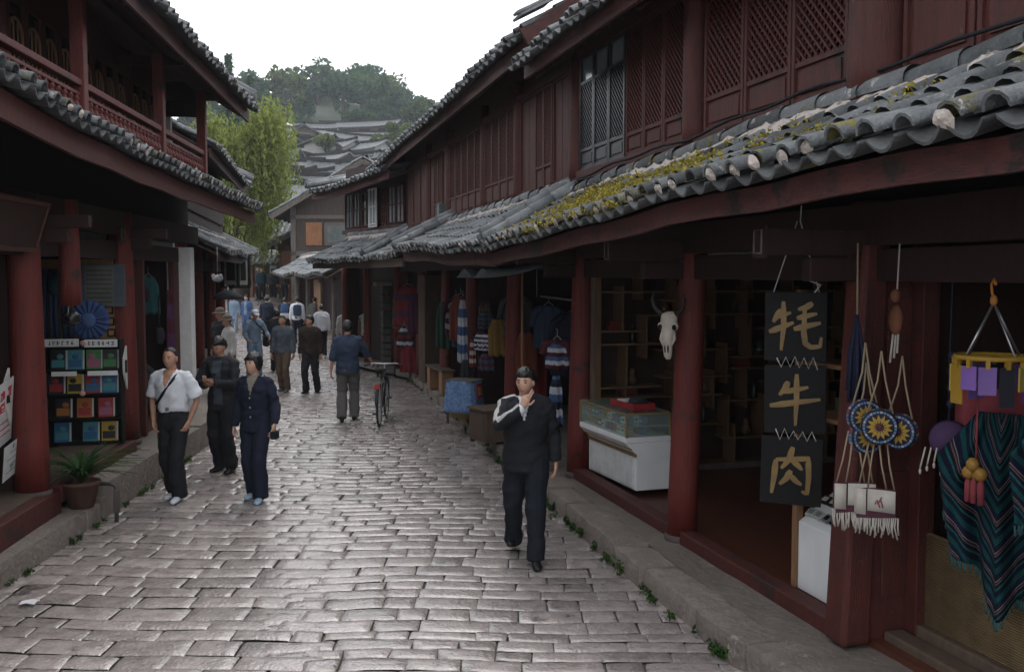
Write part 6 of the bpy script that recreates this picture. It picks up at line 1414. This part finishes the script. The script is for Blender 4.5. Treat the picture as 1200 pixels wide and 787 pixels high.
CLO = {'dark green': flat('stock_green', (.015, .04, .03), .9), 'plum': flat('stock_plum', (.045, .012, .035), .9), 'rust red': flat('stock_rust', (.12, .03, .018), .9), 'slate blue': flat('stock_slate', (.03, .05, .085), .9), 'ochre': flat('stock_ochre', (.14, .085, .02), .9), 'grey checked': flat('stock_grey', (.07, .07, .075), .9), 'ivory': flat('stock_ivory', (.25, .23, .19), .9), 'turquoise': flat('stock_turquoise', (.02, .085, .09), .9)}
ck = list(CLO)
for i, (u, v, z, w, h, c, nm, where) in enumerate((
    (6.4, -.9, 2.15, .5, .75, 0, 'shirt', 'high at the back of the clothes shop'), (7.0, -1.1, 1.45, .5, .8, 1, 'skirt', 'low at the back of the clothes shop'), (7.6, -.35, 2.1, .4, .6, 3, 'shirt', 'on the clothes shop rail'), (8.05, -.15, 1.7, .34, .7, 2, 'scarf', 'beside the third shop post'),
    (8.5, -.1, 2.05, .3, .5, 7, 'vest', 'above the red dress'), (8.9, .05, 1.85, .3, .55, 4, 'scarf', 'between the bags and the third shop post'), (9.1, -.3, 2.2, .45, .7, 5, 'shirt', 'behind the hanging bags'), (10.1, -.05, 2.1, .26, .8, 1, 'scarf', 'beside the blue woven strip'),
    (11.5, .05, 2.15, .4, .8, 2, 'vest', 'at the mouth of the shop behind the bench'), (12.0, -.1, 2.1, .4, .9, 3, 'shirt', 'second garment behind the bench'), (12.6, -.1, 2.1, .4, .7, 6, 'shirt', 'third garment behind the bench'), (13.2, 0, 2.0, .34, .9, 0, 'scarf', 'last garment behind the bench'), (16.4, .0, 2.1, .4, .9, 1, 'shawl', 'between the shoe rack and the red cloak'), (18.4, .02, 2.1, .5, .9, 4, 'cloth', 'past the red cloak by the stone pillar'))):
    garment(nm, f'{ck[c]} {nm} hung {where}', RF, u, v, z, w, h, [CLO[ck[c]], CLO[ck[(c + 3) % 8]]] if i % 3 == 1 else [CLO[ck[c]]], .9, nm, sleeves=nm == 'shirt', hang=nm in ('shirt', 'vest'))
for i, (u, v, z, w, h, c, nm, where) in enumerate(((-3.4, -.3, 2.4, .34, .6, 3, 'scarf', 'just past the second left post'), (-3.75, -.5, 1.9, .34, .7, 2, 'scarf', 'behind the olive bag'), (-4.4, -.45, 1.6, .4, .7, 1, 'shirt', 'under the small black bag'), (-5.1, -.3, 2.5, .34, .55, 7, 'vest', 'above the pink striped bag'), (-5.2, -.5, 1.2, .4, .6, 5, 'shirt', 'low beside the purple curtain'))):
    garment(nm, f'{ck[c]} {nm} hung {where}', LF, u, v, z, w, h, [CLO[ck[c]]], -.7, nm, sleeves=nm == 'shirt', hang=nm in ('shirt', 'vest'))
def bag(lab, F, u, v, z, mt, m2, w=.34, h=.24):
    rt = frame_root('handbag', F, u, v, z, lab, 'bag', .3); m = MB(); m.rock((0, 0, 0), ((1, 0, 0), (0, 1, 0), (0, 0, 1)), (w, .12, h), 4, .05, .008); m.build('pouch', mt, rt); m = MB(); m.box(-w * .42, .062, -h * .2, w * .42, .068, h * .2); m.build('panel', m2, rt); m = MB(); cord(m, [(-w * .4, 0, h * .4), (-.02, 0, h + .35)], .009); cord(m, [(w * .4, 0, h * .4), (.02, 0, h + .35)], .009); m.build('strap', mt, rt)
bag('dark bag with a pink striped panel hanging in the shop before the white pillar', LF, -4.85, -.1, 1.65, C_CHK, flat('pink_stripe', (.2, .06, .12)))
bag('small black bag with red panel hanging above the pink striped one', LF, -4.3, -.15, 2.25, C_BLK, REDC, .24, .2)
bag('olive bag hanging low next to the second red post', LF, -3.6, -.2, 1.3, C_OLV, C_BRN, .3, .26)
rt = frame_root('pole', RF, 7.35, .1, .2, 'thin bamboo pole standing upright in front of the clothes shop', 'pole'); m = MB(); m.tube([(.0, 0, 0), (.02, 0, 1.3), (-.05, .02, 2.6)], .016, 8); m.build('cane', PINE, rt)
rt = frame_root('clothes_rail', RF, 7.3, -.5, 2.2, 'horizontal rail the clothes hang from in the dark shop', 'rail'); m = MB(); m.tube([(-1.4, .2, 0), (1.5, -.1, 0)], .014, 8); m.build('bar', METAL, rt); m = MB(); [m.tube([(x, .05, 0), (x, .05, .5)], .006, 5) for x in (-1.2, 1.2)]; m.build('wire', METAL, rt)
rt = frame_root('awning_sheet', RF, 7.2, .45, 2.62, 'faded blue plastic sheet slung under the eave of the clothes shop', 'awning'); m = MB(); m.sheet([[V((-.9 + 1.8 * j / 12, -.4 + .8 * i / 6, .06 * math.sin(j * .9) + .12 * (i / 6 - .5) ** 2 - .1 * i / 6)) for j in range(13)] for i in range(7)]); m.build('sheet', mat('faded_blue_sheet', (.09, .15, .19), (.16, .16, .15), .8, 4, 5, .2), rt, solid=.008)
# stool with plastic bag
rt = frame_root('stool', RF, 5.9, .36, .19, 'narrow wooden stool by the third red post with a bag on it', 'stool'); m = MB(); m.box(-.25, -.15, .55, .25, .15, .59); m.build('seat', BROWN, rt, bevel=.006)
for x in (-.2, .2):
    for y in (-.11, .11): m = MB(); m.box(x - .02, y - .02, 0, x + .02, y + .02, .549); m.build('leg', ORANGE, rt)
o = (lambda m: (m.rock((0, 0, .12), ((1, 0, 0), (0, 1, 0), (0, 0, 1)), (.36, .24, .24), 7, .09, .05, 0, 9), m.build('plastic_bag', flat('crumpled_plastic', (.6, .6, .62), .3), None))[1])(MB()); o.location = RF.p(5.9, .36, .775); tag(o, 'crumpled white plastic bag sitting on the narrow stool', 'bag')
# stone pillar with capstone
rt = empty('stone_pillar', (-3.15, 25.9, .15), .25, 'rough square stone pillar with a flat cap at the pavement edge', 'pillar')
m = MB(); m2 = MB(); z = 0; PST = mat('dark_rubble_stone', (.10, .09, .08), (.055, .05, .045), .9, 5, 8, .8, 20, island=.3, c3=(.2, .18, .16), t3=.62, s3=5)
while z < 2.05:
    h = random.uniform(.16, .28); off = random.uniform(-.1, .1)
    for a, b in ((-.3, off), (off, .3)): m.rock(((a + b) / 2, 0, z + h / 2), ((1, 0, 0), (0, 1, 0), (0, 0, 1)), (b - a - .012, .58, h - .014), 4, .03, .014)
    z += h
m.build('shaft', PST, rt); m2.rock((0, 0, z + .05), ((1, 0, 0), (0, 1, 0), (0, 0, 1)), (.95, .8, .12), 5, .03, .02); m2.build('capstone', KERB, rt)
# white lattice screen and a scroll further on
rt = empty('lattice_screen', (-4.25, 27.75, .2), CF.rz, 'narrow white lattice screen leaning on the shop front beyond the stone pillar', 'screen'); m = MB()
for i in range(5): m.box(-.3 + .15 * i - .015, -.02, .3, -.3 + .15 * i + .015, .02, 2.5)
for i in range(15): m.box(-.3, -.018, .3 + i * .157 - .012, .3, .018, .3 + i * .157 + .012)
m.build('slats', flat('chalky_white', (.32, .32, .31), .9), rt)
rt = empty('scroll', (-7.1, 36.3, 1.2), DF.rz, 'vertical ochre scroll sign on the lean to shop front', 'sign'); m = MB(); m.box(-.2, 0, -.9, .2, .03, 1.0); m.build('panel', mat('ochre_board', (.2, .12, .05), (.13, .08, .035), .7, 4), rt, bevel=.01); m = MB(); m.tube([(-.24, .015, 1.02), (.24, .015, 1.02)], .03, 8); m.tube([(-.24, .015, -.92), (.24, .015, -.92)], .03, 8); m.build('roller', BROWN, rt)
# bicycle
rt = empty('bicycle', (-2.22, 16.75, 0.0), PI / 2 + .02, 'dark bicycle with rear red reflector and front basket, wheeled by the man in dark blue', 'bicycle')
def wheel(x, steer=0):
    m = MB(); Rr = .33; m.loft([[V((x + math.cos(2 * PI * i / 36) * (Rr + .018 * math.cos(t)), .018 * math.sin(t), Rr + .018 + math.sin(2 * PI * i / 36) * (Rr + .018 * math.cos(t)))) for t in [2 * PI * j / 8 for j in range(8)]] for i in range(37)], 0, True, False); w = m.build('wheel', RUBBER, rt)
    m = MB(); m.loft([[V((x + math.cos(2 * PI * i / 36) * (Rr - .022 + .01 * math.cos(t)), .012 * math.sin(t), Rr + .018 + math.sin(2 * PI * i / 36) * (Rr - .022 + .01 * math.cos(t)))) for t in [2 * PI * j / 6 for j in range(6)]] for i in range(37)], 0, True, False); m.build('rim', METAL, w)
    m = MB(); [m.tube([(x + .02 * math.cos(a + .5), .02 * (-1) ** i, Rr + .018 + .02 * math.sin(a + .5)), (x + (Rr - .025) * math.cos(a), 0, Rr + .018 + (Rr - .025) * math.sin(a))], .0018, 4) for i, a in enumerate([2 * PI * q / 28 for q in range(28)])]; m.tube([(x, -.05, Rr + .018), (x, .05, Rr + .018)], .02, 8); m.build('spokes', METAL, w)
    m = MB(); m.loft([[V((x + math.cos(a) * r, y, Rr + .018 + math.sin(a) * r)) for r, y in ((.375, -.026), (.388, 0), (.375, .026))] for a in [R(20 + 150 * i / 16) for i in range(17)]], 0, True, False, False); m.build('mudguard', flat('green_black_paint', (.02, .035, .035), .3), rt, solid=.003)
wheel(-.53); wheel(.55)
FRP = flat('dark_green_frame', (.015, .03, .03), .3); m = MB(); bb = V((-.08, 0, .29)); st = V((-.22, 0, .78)); hd = V((.36, 0, .80)); hb = V((.38, 0, .68)); rx = V((-.53, 0, .348)); fx = V((.55, 0, .348))
for a, b, r in ((bb, st, .016), (st, hd, .016), (bb, hb, .018), (hd, hb, .019)): m.tube([a, b], r, 8)
for sg in (-1, 1): m.tube([bb + V((0, sg * .03, 0)), rx + V((0, sg * .06, 0))], .009, 6); m.tube([st, rx + V((0, sg * .06, 0))], .008, 6); m.tube([hb, hb + V((.03, sg * .05, -.06)), fx + V((0, sg * .055, 0))], .011, 6)
m.build('frame', FRP, rt)
m = MB(); m.tube([hd, hd + V((-.02, 0, .16))], .012, 8); m.tube([(.22, -.30, .96), (.32, -.2, .98), (.36, 0, .97), (.32, .2, .98), (.22, .30, .96)], .011, 8); hbo = m.build('handlebar', METAL, rt)
for sg in (-1, 1): m = MB(); m.tube([(.28, sg * .24, .967), (.18, sg * .33, .955)], .016, 8); m.build('grip', RUBBER, hbo)
m = MB(); m.loft([ring(V((x, 0, z)), .01, .01, 8) if False else [V((x, w * math.cos(2 * PI * j / 10), z + .035 * math.sin(2 * PI * j / 10))) for j in range(10)] for x, w, z in ((-.36, .04, .93), (-.33, .10, .93), (-.24, .09, .925), (-.14, .035, .92), (-.06, .02, .915))]); m.tube([st, (-.25, 0, .92)], .013, 8); m.build('saddle', RUBBER, rt)
m = MB(); [m.box(-.78, y - .006, .735, -.28, y + .006, .747) for y in (-.06, -.02, .02, .06)]; [m.tube([(-.7, s_ * .06, .735), (-.54, s_ * .065, .36)], .006, 5) for s_ in (-1, 1)]; m.build('carrier', METAL, rt)
m = MB(); m.box(-.80, -.045, .66, -.785, .045, .73); m.build('reflector', flat('red_reflector', (.5, .04, .03), .25), rt)
m = MB(); m.tube([(-.08, -.09, .29), (-.08, .09, .29)], .012, 8); m.tube([(-.08, .08, .29), (-.0, .08, .14)], .01, 6); m.tube([(-.08, -.08, .29), (-.16, -.08, .44)], .01, 6); m.lathe([(.09, -.003), (.09, .003)], (0, 0, 0), 20)
cr_ = m.build('crank', METAL, rt)
for x, y, z in ((.0, .13, .14), (-.16, -.13, .44)): m = MB(); m.box(x - .045, y - .045, z - .012, x + .045, y + .045, z + .012); m.build('pedal', RUBBER, cr_)
m = MB(); 
for z in (.72, .79, .86, .93): m.tube([(.46, -.15, z), (.72, -.15, z), (.72, .15, z), (.46, .15, z), (.46, -.15, z)], .005, 5)
for x, y in [(.46 + .065 * i, s_ * .15) for i in range(5) for s_ in (-1, 1)] + [(.72, -.1 + .05 * i) for i in range(5)] + [(.46, -.1 + .05 * i) for i in range(5)]: m.tube([(x, y, .72), (x, y, .93)], .004, 4)
m.box(.46, -.15, .715, .72, .15, .72); m.build('basket', RUBBER, rt)

# ------------------------------------------------------------ things on the left
RK = frame_root('book_rack', LF, -2.5, -.40, .50, 'black rack of faced out picture books and cards under white header strips', 'bookrack', -PI / 2 + .12); rt = RK
m = MB(); m.box(-.42, -.12, 0, .42, -.09, 1.26); [m.beam((-.42, .0, z), (.42, .0, z), .2, .016, 0, (0, 0, 1)) for z in (.02, .31, .60, .89)]; m.box(-.44, -.12, 0, -.42, .1, 1.26); m.box(.42, -.12, 0, .44, .1, 1.26); m.build('case', BLACK, rt)
m = MB(); m.box(.03, .085, 1.18, .42, .095, 1.27); m.build('header_strip', PLASTER, rt); m = MB(); m.box(-.40, .085, 1.17, -.03, .095, 1.26); m.build('header_strip', PLASTER, rt)
m = MB(); m.box(.06, .102, .83, .34, .108, .885); m.build('shelf_strip', PLASTER, rt); m = MB(); m.box(-.40, .102, .83, -.06, .108, .885); m.build('shelf_strip', PLASTER, rt)
def marks(x0, x1, z0, z1, y, n, mt, par, ch=.6):
    m = MB()
    for i in range(n):
        x = lerp(x0, x1, (i + .5) / n); w = (x1 - x0) / n * ch
        for k in range(4):
            if k % 2: z = random.uniform(z0, z1); m.box(x - w / 2, y, z - .003, x + w / 2, y + .002, z + .003)
            else: xx = x + random.uniform(-w / 2, w / 2); m.box(xx - .003, y, z0, xx + .003, y + .0025 + .0003 * k, z1)
    return m.build('lettering', mt, par)
marks(.08, .38, 1.2, 1.25, .0955, 6, BLACK, rt); marks(-.37, -.06, 1.19, 1.24, .0955, 6, BLACK, rt)
bc = [flat('cover_blue', (.025, .10, .21), .4), flat('cover_yellow', (.33, .23, .03), .4), flat('cover_red', (.26, .03, .03), .4), flat('cover_green', (.05, .16, .06), .4), flat('cover_white', (.4, .4, .39), .4), flat('cover_black', (.02, .02, .025), .4), flat('cover_orange', (.28, .11, .025), .4), flat('cover_teal', (.05, .18, .2), .4), flat('cover_pink', (.27, .08, .14), .4)]
cn = ['blue', 'yellow', 'red', 'green', 'white', 'black', 'orange', 'teal', 'pink']
def book(lab, x, z, a, b, w=.17, h=.235):
    Mx = Matrix.Translation(RK.location) @ Matrix.Rotation(RK.rotation_euler.z, 4, 'Z'); r_ = empty('book', Mx @ V((-x, .03, z)), RK.rotation_euler.z, lab, 'book'); m = MB(); m.box(-w / 2, -.012, 0, w / 2, .012, h); q = m.build('cover', bc[a], r_, bevel=.002); q.rotation_euler = (.12, 0, 0)
    m = MB(); m.box(-w * .42, .0125, h * .12, w * .42, .0145, h * .5); m.ell((random.uniform(-.03, .03), .013, h * .66), w * .24, .003, h * .14, 10, 5); q = m.build('cover_picture', bc[b], r_); q.rotation_euler = (.12, 0, 0)
    m = MB(); m.box(-w / 2 - .018, -.009, .004, -w / 2 - .0005, .009, h - .004); q = m.build('page_edge', bc[4], r_); q.rotation_euler = (.12, 0, 0)
rows = [(.90, [(-.28, 5, 7), (-.09, 7, 0), (.12, 3, 8), (.30, 5, 3)], 'top'), (.61, [(-.31, 5, 2), (-.10, 1, 5), (.10, 2, 0), (.29, 0, 7)], 'second'), (.32, [(-.24, 5, 6), (.0, 6, 2), (.24, 2, 8)], 'third'), (.03, [(-.26, 0, 7), (.06, 7, 0), (.27, 1, 5)], 'lowest')]
for z, it, nm in rows:
    for i, (x, a, b) in enumerate(it): book(f'{cn[a]} book with {cn[b]} picture on the {nm} shelf of the black rack', x, z, a, b)
for x, z in ((-.02, 1.22), (.0, .62)):
    m = MB(); m.lathe([(.03, -.01), (.035, 0), (.03, .012), (.015, .014)], (0, 0, 0), 16); m.v = [(p[0], p[2], p[1]) for p in m.v]; o = m.build('badge', flat('badge_pink', (.5, .3, .3), .5), None); o.matrix_world = Matrix.Translation(RK.location) @ Matrix.Rotation(RK.rotation_euler.z, 4, 'Z') @ Matrix.Translation((x, .11, z)); tag(o, 'round pink and white badge on the ' + ('header strip' if z > 1 else 'lower shelf edge') + ' of the black rack', 'badge')
# hanging on the pine display wall
rt = frame_root('knotted_hanging', LF, -2.7, -.74, 1.85, 'dark blue knotted cloth hanging on the pine wall behind the red post', 'hanging', -PI / 2)
m = MB(); [m.tube([(x, 0, .75), (x + random.uniform(-.04, .04), .03, .3), (x * 1.2, .02, -.25 - random.uniform(0, .12))], .03, 6) for x in (-.14, -.07, 0, .07, .14)]; m.build('strand', flat('indigo_cloth', (.02, .035, .07)), rt); m = MB(); m.ell((0, .04, .55), .12, .05, .14); m.build('knot', flat('teal_cloth_knot', (.02, .06, .08)), rt)
rt = frame_root('paper_fan', LF, -2.7, -.38, 1.98, 'round pleated blue paper rosette on the pine wall', 'fan', -PI / 2)
m = MB(); m.loft([[V((math.cos(2 * PI * j / 36) * r, y + (.02 if j % 2 else 0), math.sin(2 * PI * j / 36) * r)) for j in range(36)] for r, y in ((.06, .03), (.2, .02), (.24, -.0))], 0, False, False); m.lathe([(.0, .03), (.0, .03)], (0, 0, 0), 3); m.build('pleats', flat('rosette_blue', (.05, .09, .22)), rt, solid=.004); m = MB(); m.ell((0, .04, 0), .09, .02, .09); m.build('disc', flat('rosette_light', (.09, .15, .32)), rt)
rt = frame_root('poster', LF, -2.74, -.26, 2.36, 'grey blue framed print on the pine wall beside the hanging red post', 'picture', -PI / 2); m = MB(); m.box(-.3, 0, -.22, .3, .025, .3); m.build('frame', flat('print_frame', (.08, .10, .12)), rt, bevel=.004); m = MB(); m.box(-.17, .0255, -.2, .17, .03, .28); [m.box(-.15, .0305, -.17 + .055 * i, .15, .033, -.155 + .055 * i, 1) for i in range(8)]; m.build('print', [flat('print_grey', (.13, .13, .12)), flat('print_dark', (.06, .065, .06))], rt)
rt = frame_root('kettle', LF, -.85, .02, 2.08, 'small dark kettle hanging on the red hanging post', 'kettle'); m = MB(); m.lathe([(.05, -.08), (.09, -.04), (.09, .03), (.05, .08), (.02, .1)], (0, 0, 0), 14); m.build('body', GM[1], rt); m = MB(); m.tube([(.08, 0, .0), (.15, 0, .06)], [.02, .01], 7); m.build('spout', GM[1], rt); m = MB(); m.tube([(-.08, 0, .05), (-.05, 0, .17), (.05, 0, .17), (.08, 0, .05)], .007, 5); m.build('handle', METAL, rt)
for i, (x, z) in enumerate(((-.17, 2.1), (-.16, 1.96), (-.15, 1.82))): 
    rt = frame_root('card', LF, -2.775, x, z, ('upper', 'middle', 'lowest')[i] + ' of three small dark cards in a column on the pine wall', 'card', -PI / 2); m = MB(); m.box(-.05, 0, -.05, .05, .008, .05); m.box(-.03, .0085, -.03, .03, .010, .03, 1); m.build('card_face', [GM[1], PINE], rt)
# tilted wall plaque and price cards near the frame edge
rt = frame_root('plaque', LF, .75, .10, 2.95, 'dark carved wooden plaque tilted under the eave at the frame edge', 'plaque'); m = MB(); m.box(-.75, -.03, -.22, .75, .03, .3); m.build('panel', mat('plaque_wood', (.04, .016, .012), (.022, .010, .008), .6, 3), rt, bevel=.01); m = MB(); m.box(-.8, -.04, .3, .8, .045, .36); m.box(-.8, -.04, -.28, .8, .045, -.22); m.box(-.8, -.04, -.22, -.75, .045, .3); m.box(.75, -.04, -.22, .8, .045, .3); m.build('frame', mat('plaque_frame', (.08, .034, .022), (.045, .02, .014), .55, 3), rt, bevel=.01); rt.rotation_euler = (R(-18), 0, LF.rz); rt.scale = (.75, .75, .75)
def papersign(lab, u, v, z, w, h, rot, kind):
    rt = frame_root('paper_sign', LF, u, v, z, lab, 'sign'); rt.rotation_euler = (R(-8), rot, LF.rz); m = MB(); m.box(-w / 2, 0, -h / 2, w / 2, .004, h / 2); m.build('sheet', flat('sign_paper', (.5, .5, .5), .8), rt)
    g = MB(); rs = random.Random(int(z * 100))
    def glyph(cx, cz, s_):
        for k in range(7):
            if rs.random() < .55: zz_ = cz + rs.uniform(-.5, .5) * s_; g.box(cx - s_ * rs.uniform(.2, .5), .0045, zz_ - s_ * .06, cx + s_ * rs.uniform(.2, .5), .006 + .0002 * k, zz_ + s_ * .06)
            else: xx = cx + rs.uniform(-.45, .45) * s_; g.box(xx - s_ * .06, .0045, cz - s_ * rs.uniform(.2, .5), xx + s_ * .06, .006 + .0002 * k, cz + s_ * rs.uniform(.2, .5))
    if kind == 0: [glyph(-w * .32 + w * .32 * i, h * .3 - j * h * .2, .11) for j in range(2) for i in range(3)]; [g.box(-w * .4, .0045, -h * .15 - .06 * i, w * .3, .006, -h * .13 - .06 * i) for i in range(3)]; g.build('lettering', flat('sign_red', (.4, .03, .04)), rt)
    else: [g.box(-w * .38, .0045, h * .22 - .06 * i, w * (.2 + .15 * (i % 2)), .006, h * .22 - .06 * i + .008) for i in range(4)]; [glyph(-w * .25 + w * .3 * i, -h * .25, .07) for i in range(2)]; g.ell((0, .005, h * .38), .025, .003, .025, 8, 4); g.build('lettering', flat('sign_grey_ink', (.2, .2, .22)), rt)
papersign('white paper sign with large red characters, leaning in the shop at the frame edge', .34, -.22, 1.25, .5, .62, R(10), 0)
papersign('smaller white notice with grey lines pinned below the red lettered sign', .18, -.2, .82, .42, .34, R(8), 1)
rt = frame_root('dark_panel', LF, .75, -.28, .48, 'black slanted display board carrying the paper signs', 'board'); m = MB(); m.add([(-.35, -.03, 0), (.6, -.03, 0), (.6, -.03, 1.1), (-.05, -.03, 1.1), (-.35, -.0, 0), (.6, 0, 0), (.6, 0, 1.1), (-.05, 0, 1.1)], [(0, 3, 2, 1), (4, 5, 6, 7), (0, 1, 5, 4), (1, 2, 6, 5), (2, 3, 7, 6), (3, 0, 4, 7)]); m.build('board_face', BLACK, rt)
rt = frame_root('pole', LF, .25, -.6, .42, 'thin pine pole upright in the shop left of the red post', 'pole'); m = MB(); m.tube([(0, 0, 0), (0, 0, 2.2)], .022, 8); m.build('cane', PINE, rt)
for i, (u, v) in enumerate(((.2, -.22), (-2.6, .05))):
    rt = frame_root('price_plate', LF, u, v, 1.42, ('white tilted plate with a dark panel behind the near red post', 'white tilted plate with a dark panel inside the second red post')[i], 'plate'); m = MB(); m.add([(-.03, .0, -.28), (.1, .0, -.08), (.1, .0, .1), (-.03, .0, .25), (-.03, .02, -.28), (.1, .02, -.08), (.1, .02, .1), (-.03, .02, .25)], [(0, 3, 2, 1), (4, 5, 6, 7), (0, 1, 5, 4), (1, 2, 6, 5), (2, 3, 7, 6), (3, 0, 4, 7)]); m.build('plate_face', flat('plate_white', (.5, .48, .45)), rt); m = MB(); m.box(-.0, .0205, -.07, .07, .026, .08); m.build('motif', GM[1], rt)
# drain pipe on the step
rt = empty('drain_pipe', (-4.12, 9.98, 0), 0, 'dark bent drain pipe running over the stone step edge beside the potted plant', 'pipe'); m = MB(); m.tube([(-.38, .02, .40), (-.02, .02, .385), (.045, .0, .36), (.055, -.02, .2), (.055, -.03, .0)], .022, 8); m.build('pipe_run', mat('grey_pipe', (.06, .06, .058), (.04, .04, .04), .6, 5), rt); m = MB(); m.box(.03, -.05, .1, .085, .0, .33); m.build('bracket', GREYW, rt)
o = (lambda m: (m.sheet([[V((-.06 + .06 * j, -.05 + .05 * i, .012 + .01 * ((i + j) % 2))) for j in range(3)] for i in range(3)], 0, False), m.build('litter_paper', flat('litter_white', (.6, .6, .62)), None, solid=.002))[1])(MB()); o.location = (-3.72, 7.42, .008); tag(o, 'scrap of white paper lying on the paving near the raised step', 'paper')
# lantern sign, parasol, plush by the far left eaves
rt = empty('lantern_sign', (-7.25, 25.8, 2.3), FF.rz + .9, 'black framed lantern sign with pale square panel under the far left eave', 'lantern')
m = MB(); [m.box(x - .03, y - .03, -.1, x + .03, y + .03, .68) for x in (-.27, .27) for y in (-.2, .2)]; m.box(-.3, -.23, .68, .3, .23, .74); m.box(-.3, -.23, -.14, .3, .23, -.08); m.build('frame', BLACK, rt); m = MB(); m.box(-.25, -.18, -.05, .25, .18, .65); m.build('panel', flat('lantern_pale', (.32, .32, .29)), rt); m = MB()
for y in (.182, -.19): m.box(-.14, y, .06, .14, y + .008, .54)
for x in (.252, -.26): m.box(x, -.1, .06, x + .008, .1, .54)
m.build('inner_square', GM[1], rt); m = MB(); m.tube([(0, 0, .74), (0, 0, 1.1)], .01, 5); m.build('hook', METAL, rt)
rt = empty('parasol', (-6.25, 21.6, -.2), .3, 'black open umbrella drooping over the street below the lantern sign', 'umbrella'); m = MB(); m.loft([[V((r * math.cos(2 * PI * j / 16), r * math.sin(2 * PI * j / 16), z - (.05 if j % 2 else 0) * (r > .4))) for j in range(16)] for r, z in ((.02, 2.38), (.12, 2.36), (.25, 2.29), (.35, 2.18))], 0, True, False); m.build('canopy', C_BLK, rt, solid=.004); m = MB(); m.tube([(0, 0, .35), (0, 0, 2.45)], .014, 6); m.lathe([(.2, .35), (.2, .40), (.03, .43)], (0, 0, 0), 12); m.build('stand', METAL, rt)
rt = empty('white_plush', (-5.66, 18.9, 2.45), 0, 'white plush toy head hanging in the dark beside the white pillar', 'toy'); m = MB(); m.ell((0, 0, 0), .11, .09, .07); m.ell((.07, -.04, .04), .04, .03, .05); m.ell((-.07, -.04, .04), .04, .03, .05); m.build('head', flat('plush_white', (.3, .3, .32), .95), rt); m = MB(); m.tube([(0, 0, .08), (0, 0, .6)], .005, 4); m.build('cord', METAL, rt)
rt = frame_root('electric_meter', RF, 13.0, .1, 3.55, 'small grey meter box standing on the far right awning against the upper wall', 'box'); m = MB(); m.box(-.1, -.06, 0, .1, .06, .32); m.build('case', flat('meter_grey', (.09, .12, .12), .5), rt, bevel=.01); m = MB(); m.box(-.06, .0605, .12, .06, .066, .28); m.build('window', GLASSB, rt)
# cable along the upper wall sill
m = MB(); pts = [RF.p(u, .10, topA(u)[1] + .19 + .014 * math.sin(u * 5)) for u in [-4 + .25 * i for i in range(38)]]; m.tube(pts, .012, 6); o = m.build('cable', C_BLK, None); tag(o, 'black cable running along the sill above the mossy awning', 'cable')
# moss on the near awning, weeds by the kerb
pts = []; mi = []
rs = np.random.default_rng(12)
for k in range(420):
    u = rs.choice([rs.normal(1.6, .7), rs.normal(3.4, .7), rs.normal(3.0, .5), rs.uniform(-1.5, 5.3)]); t = float(np.clip(rs.normal(.45, .25), .03, .85)); a, b = lipA(u), topA(u); c = np.array(RF.p(u, lerp(a[0], b[0], t), lerp(a[1], b[1], t) + .01)); n = int(rs.integers(15, 60)); r = rs.uniform(.02, .095); n = int(n * 1.5)
    pts.append(c + rs.normal(0, 1, (n, 3)) * np.array([r, r, .012]) + np.array([0, 0, .018])); mi.append(np.where(rs.random(n) < .6, 0, 1))
o = leafmesh('roof_moss', np.concatenate(pts), .016, [MOS, MOS2], None, -.5, np.concatenate(mi)); tag(o, 'yellow green moss growing between the tiles of the nearest awning', 'moss', kind='stuff')
pts = []
for k in range(52):
    y = rs.choice([rs.uniform(6.2, 11), rs.uniform(6.2, 25)]); x = interp(KR, y) - rs.uniform(.0, .05); n = int(rs.integers(5, 34)); r = rs.uniform(.015, .06); pts.append(np.array([x, y, .02]) + np.abs(rs.normal(0, 1, (n, 3))) * np.array([-r * .6, r, .03]))
for k in range(26):
    y = rs.uniform(6, 14); x = interp(KL, y) + rs.uniform(.0, .04); n = int(rs.integers(6, 25)); pts.append(np.array([x, y, .015]) + np.abs(rs.normal(0, 1, (n, 3))) * np.array([.02, .05, .02]))
o = leafmesh('weeds', np.concatenate(pts), .018, [GRS, PLT], None, -.6, None, 1.4); tag(o, 'small green weeds growing along the foot of the kerbs', 'weeds', kind='stuff')
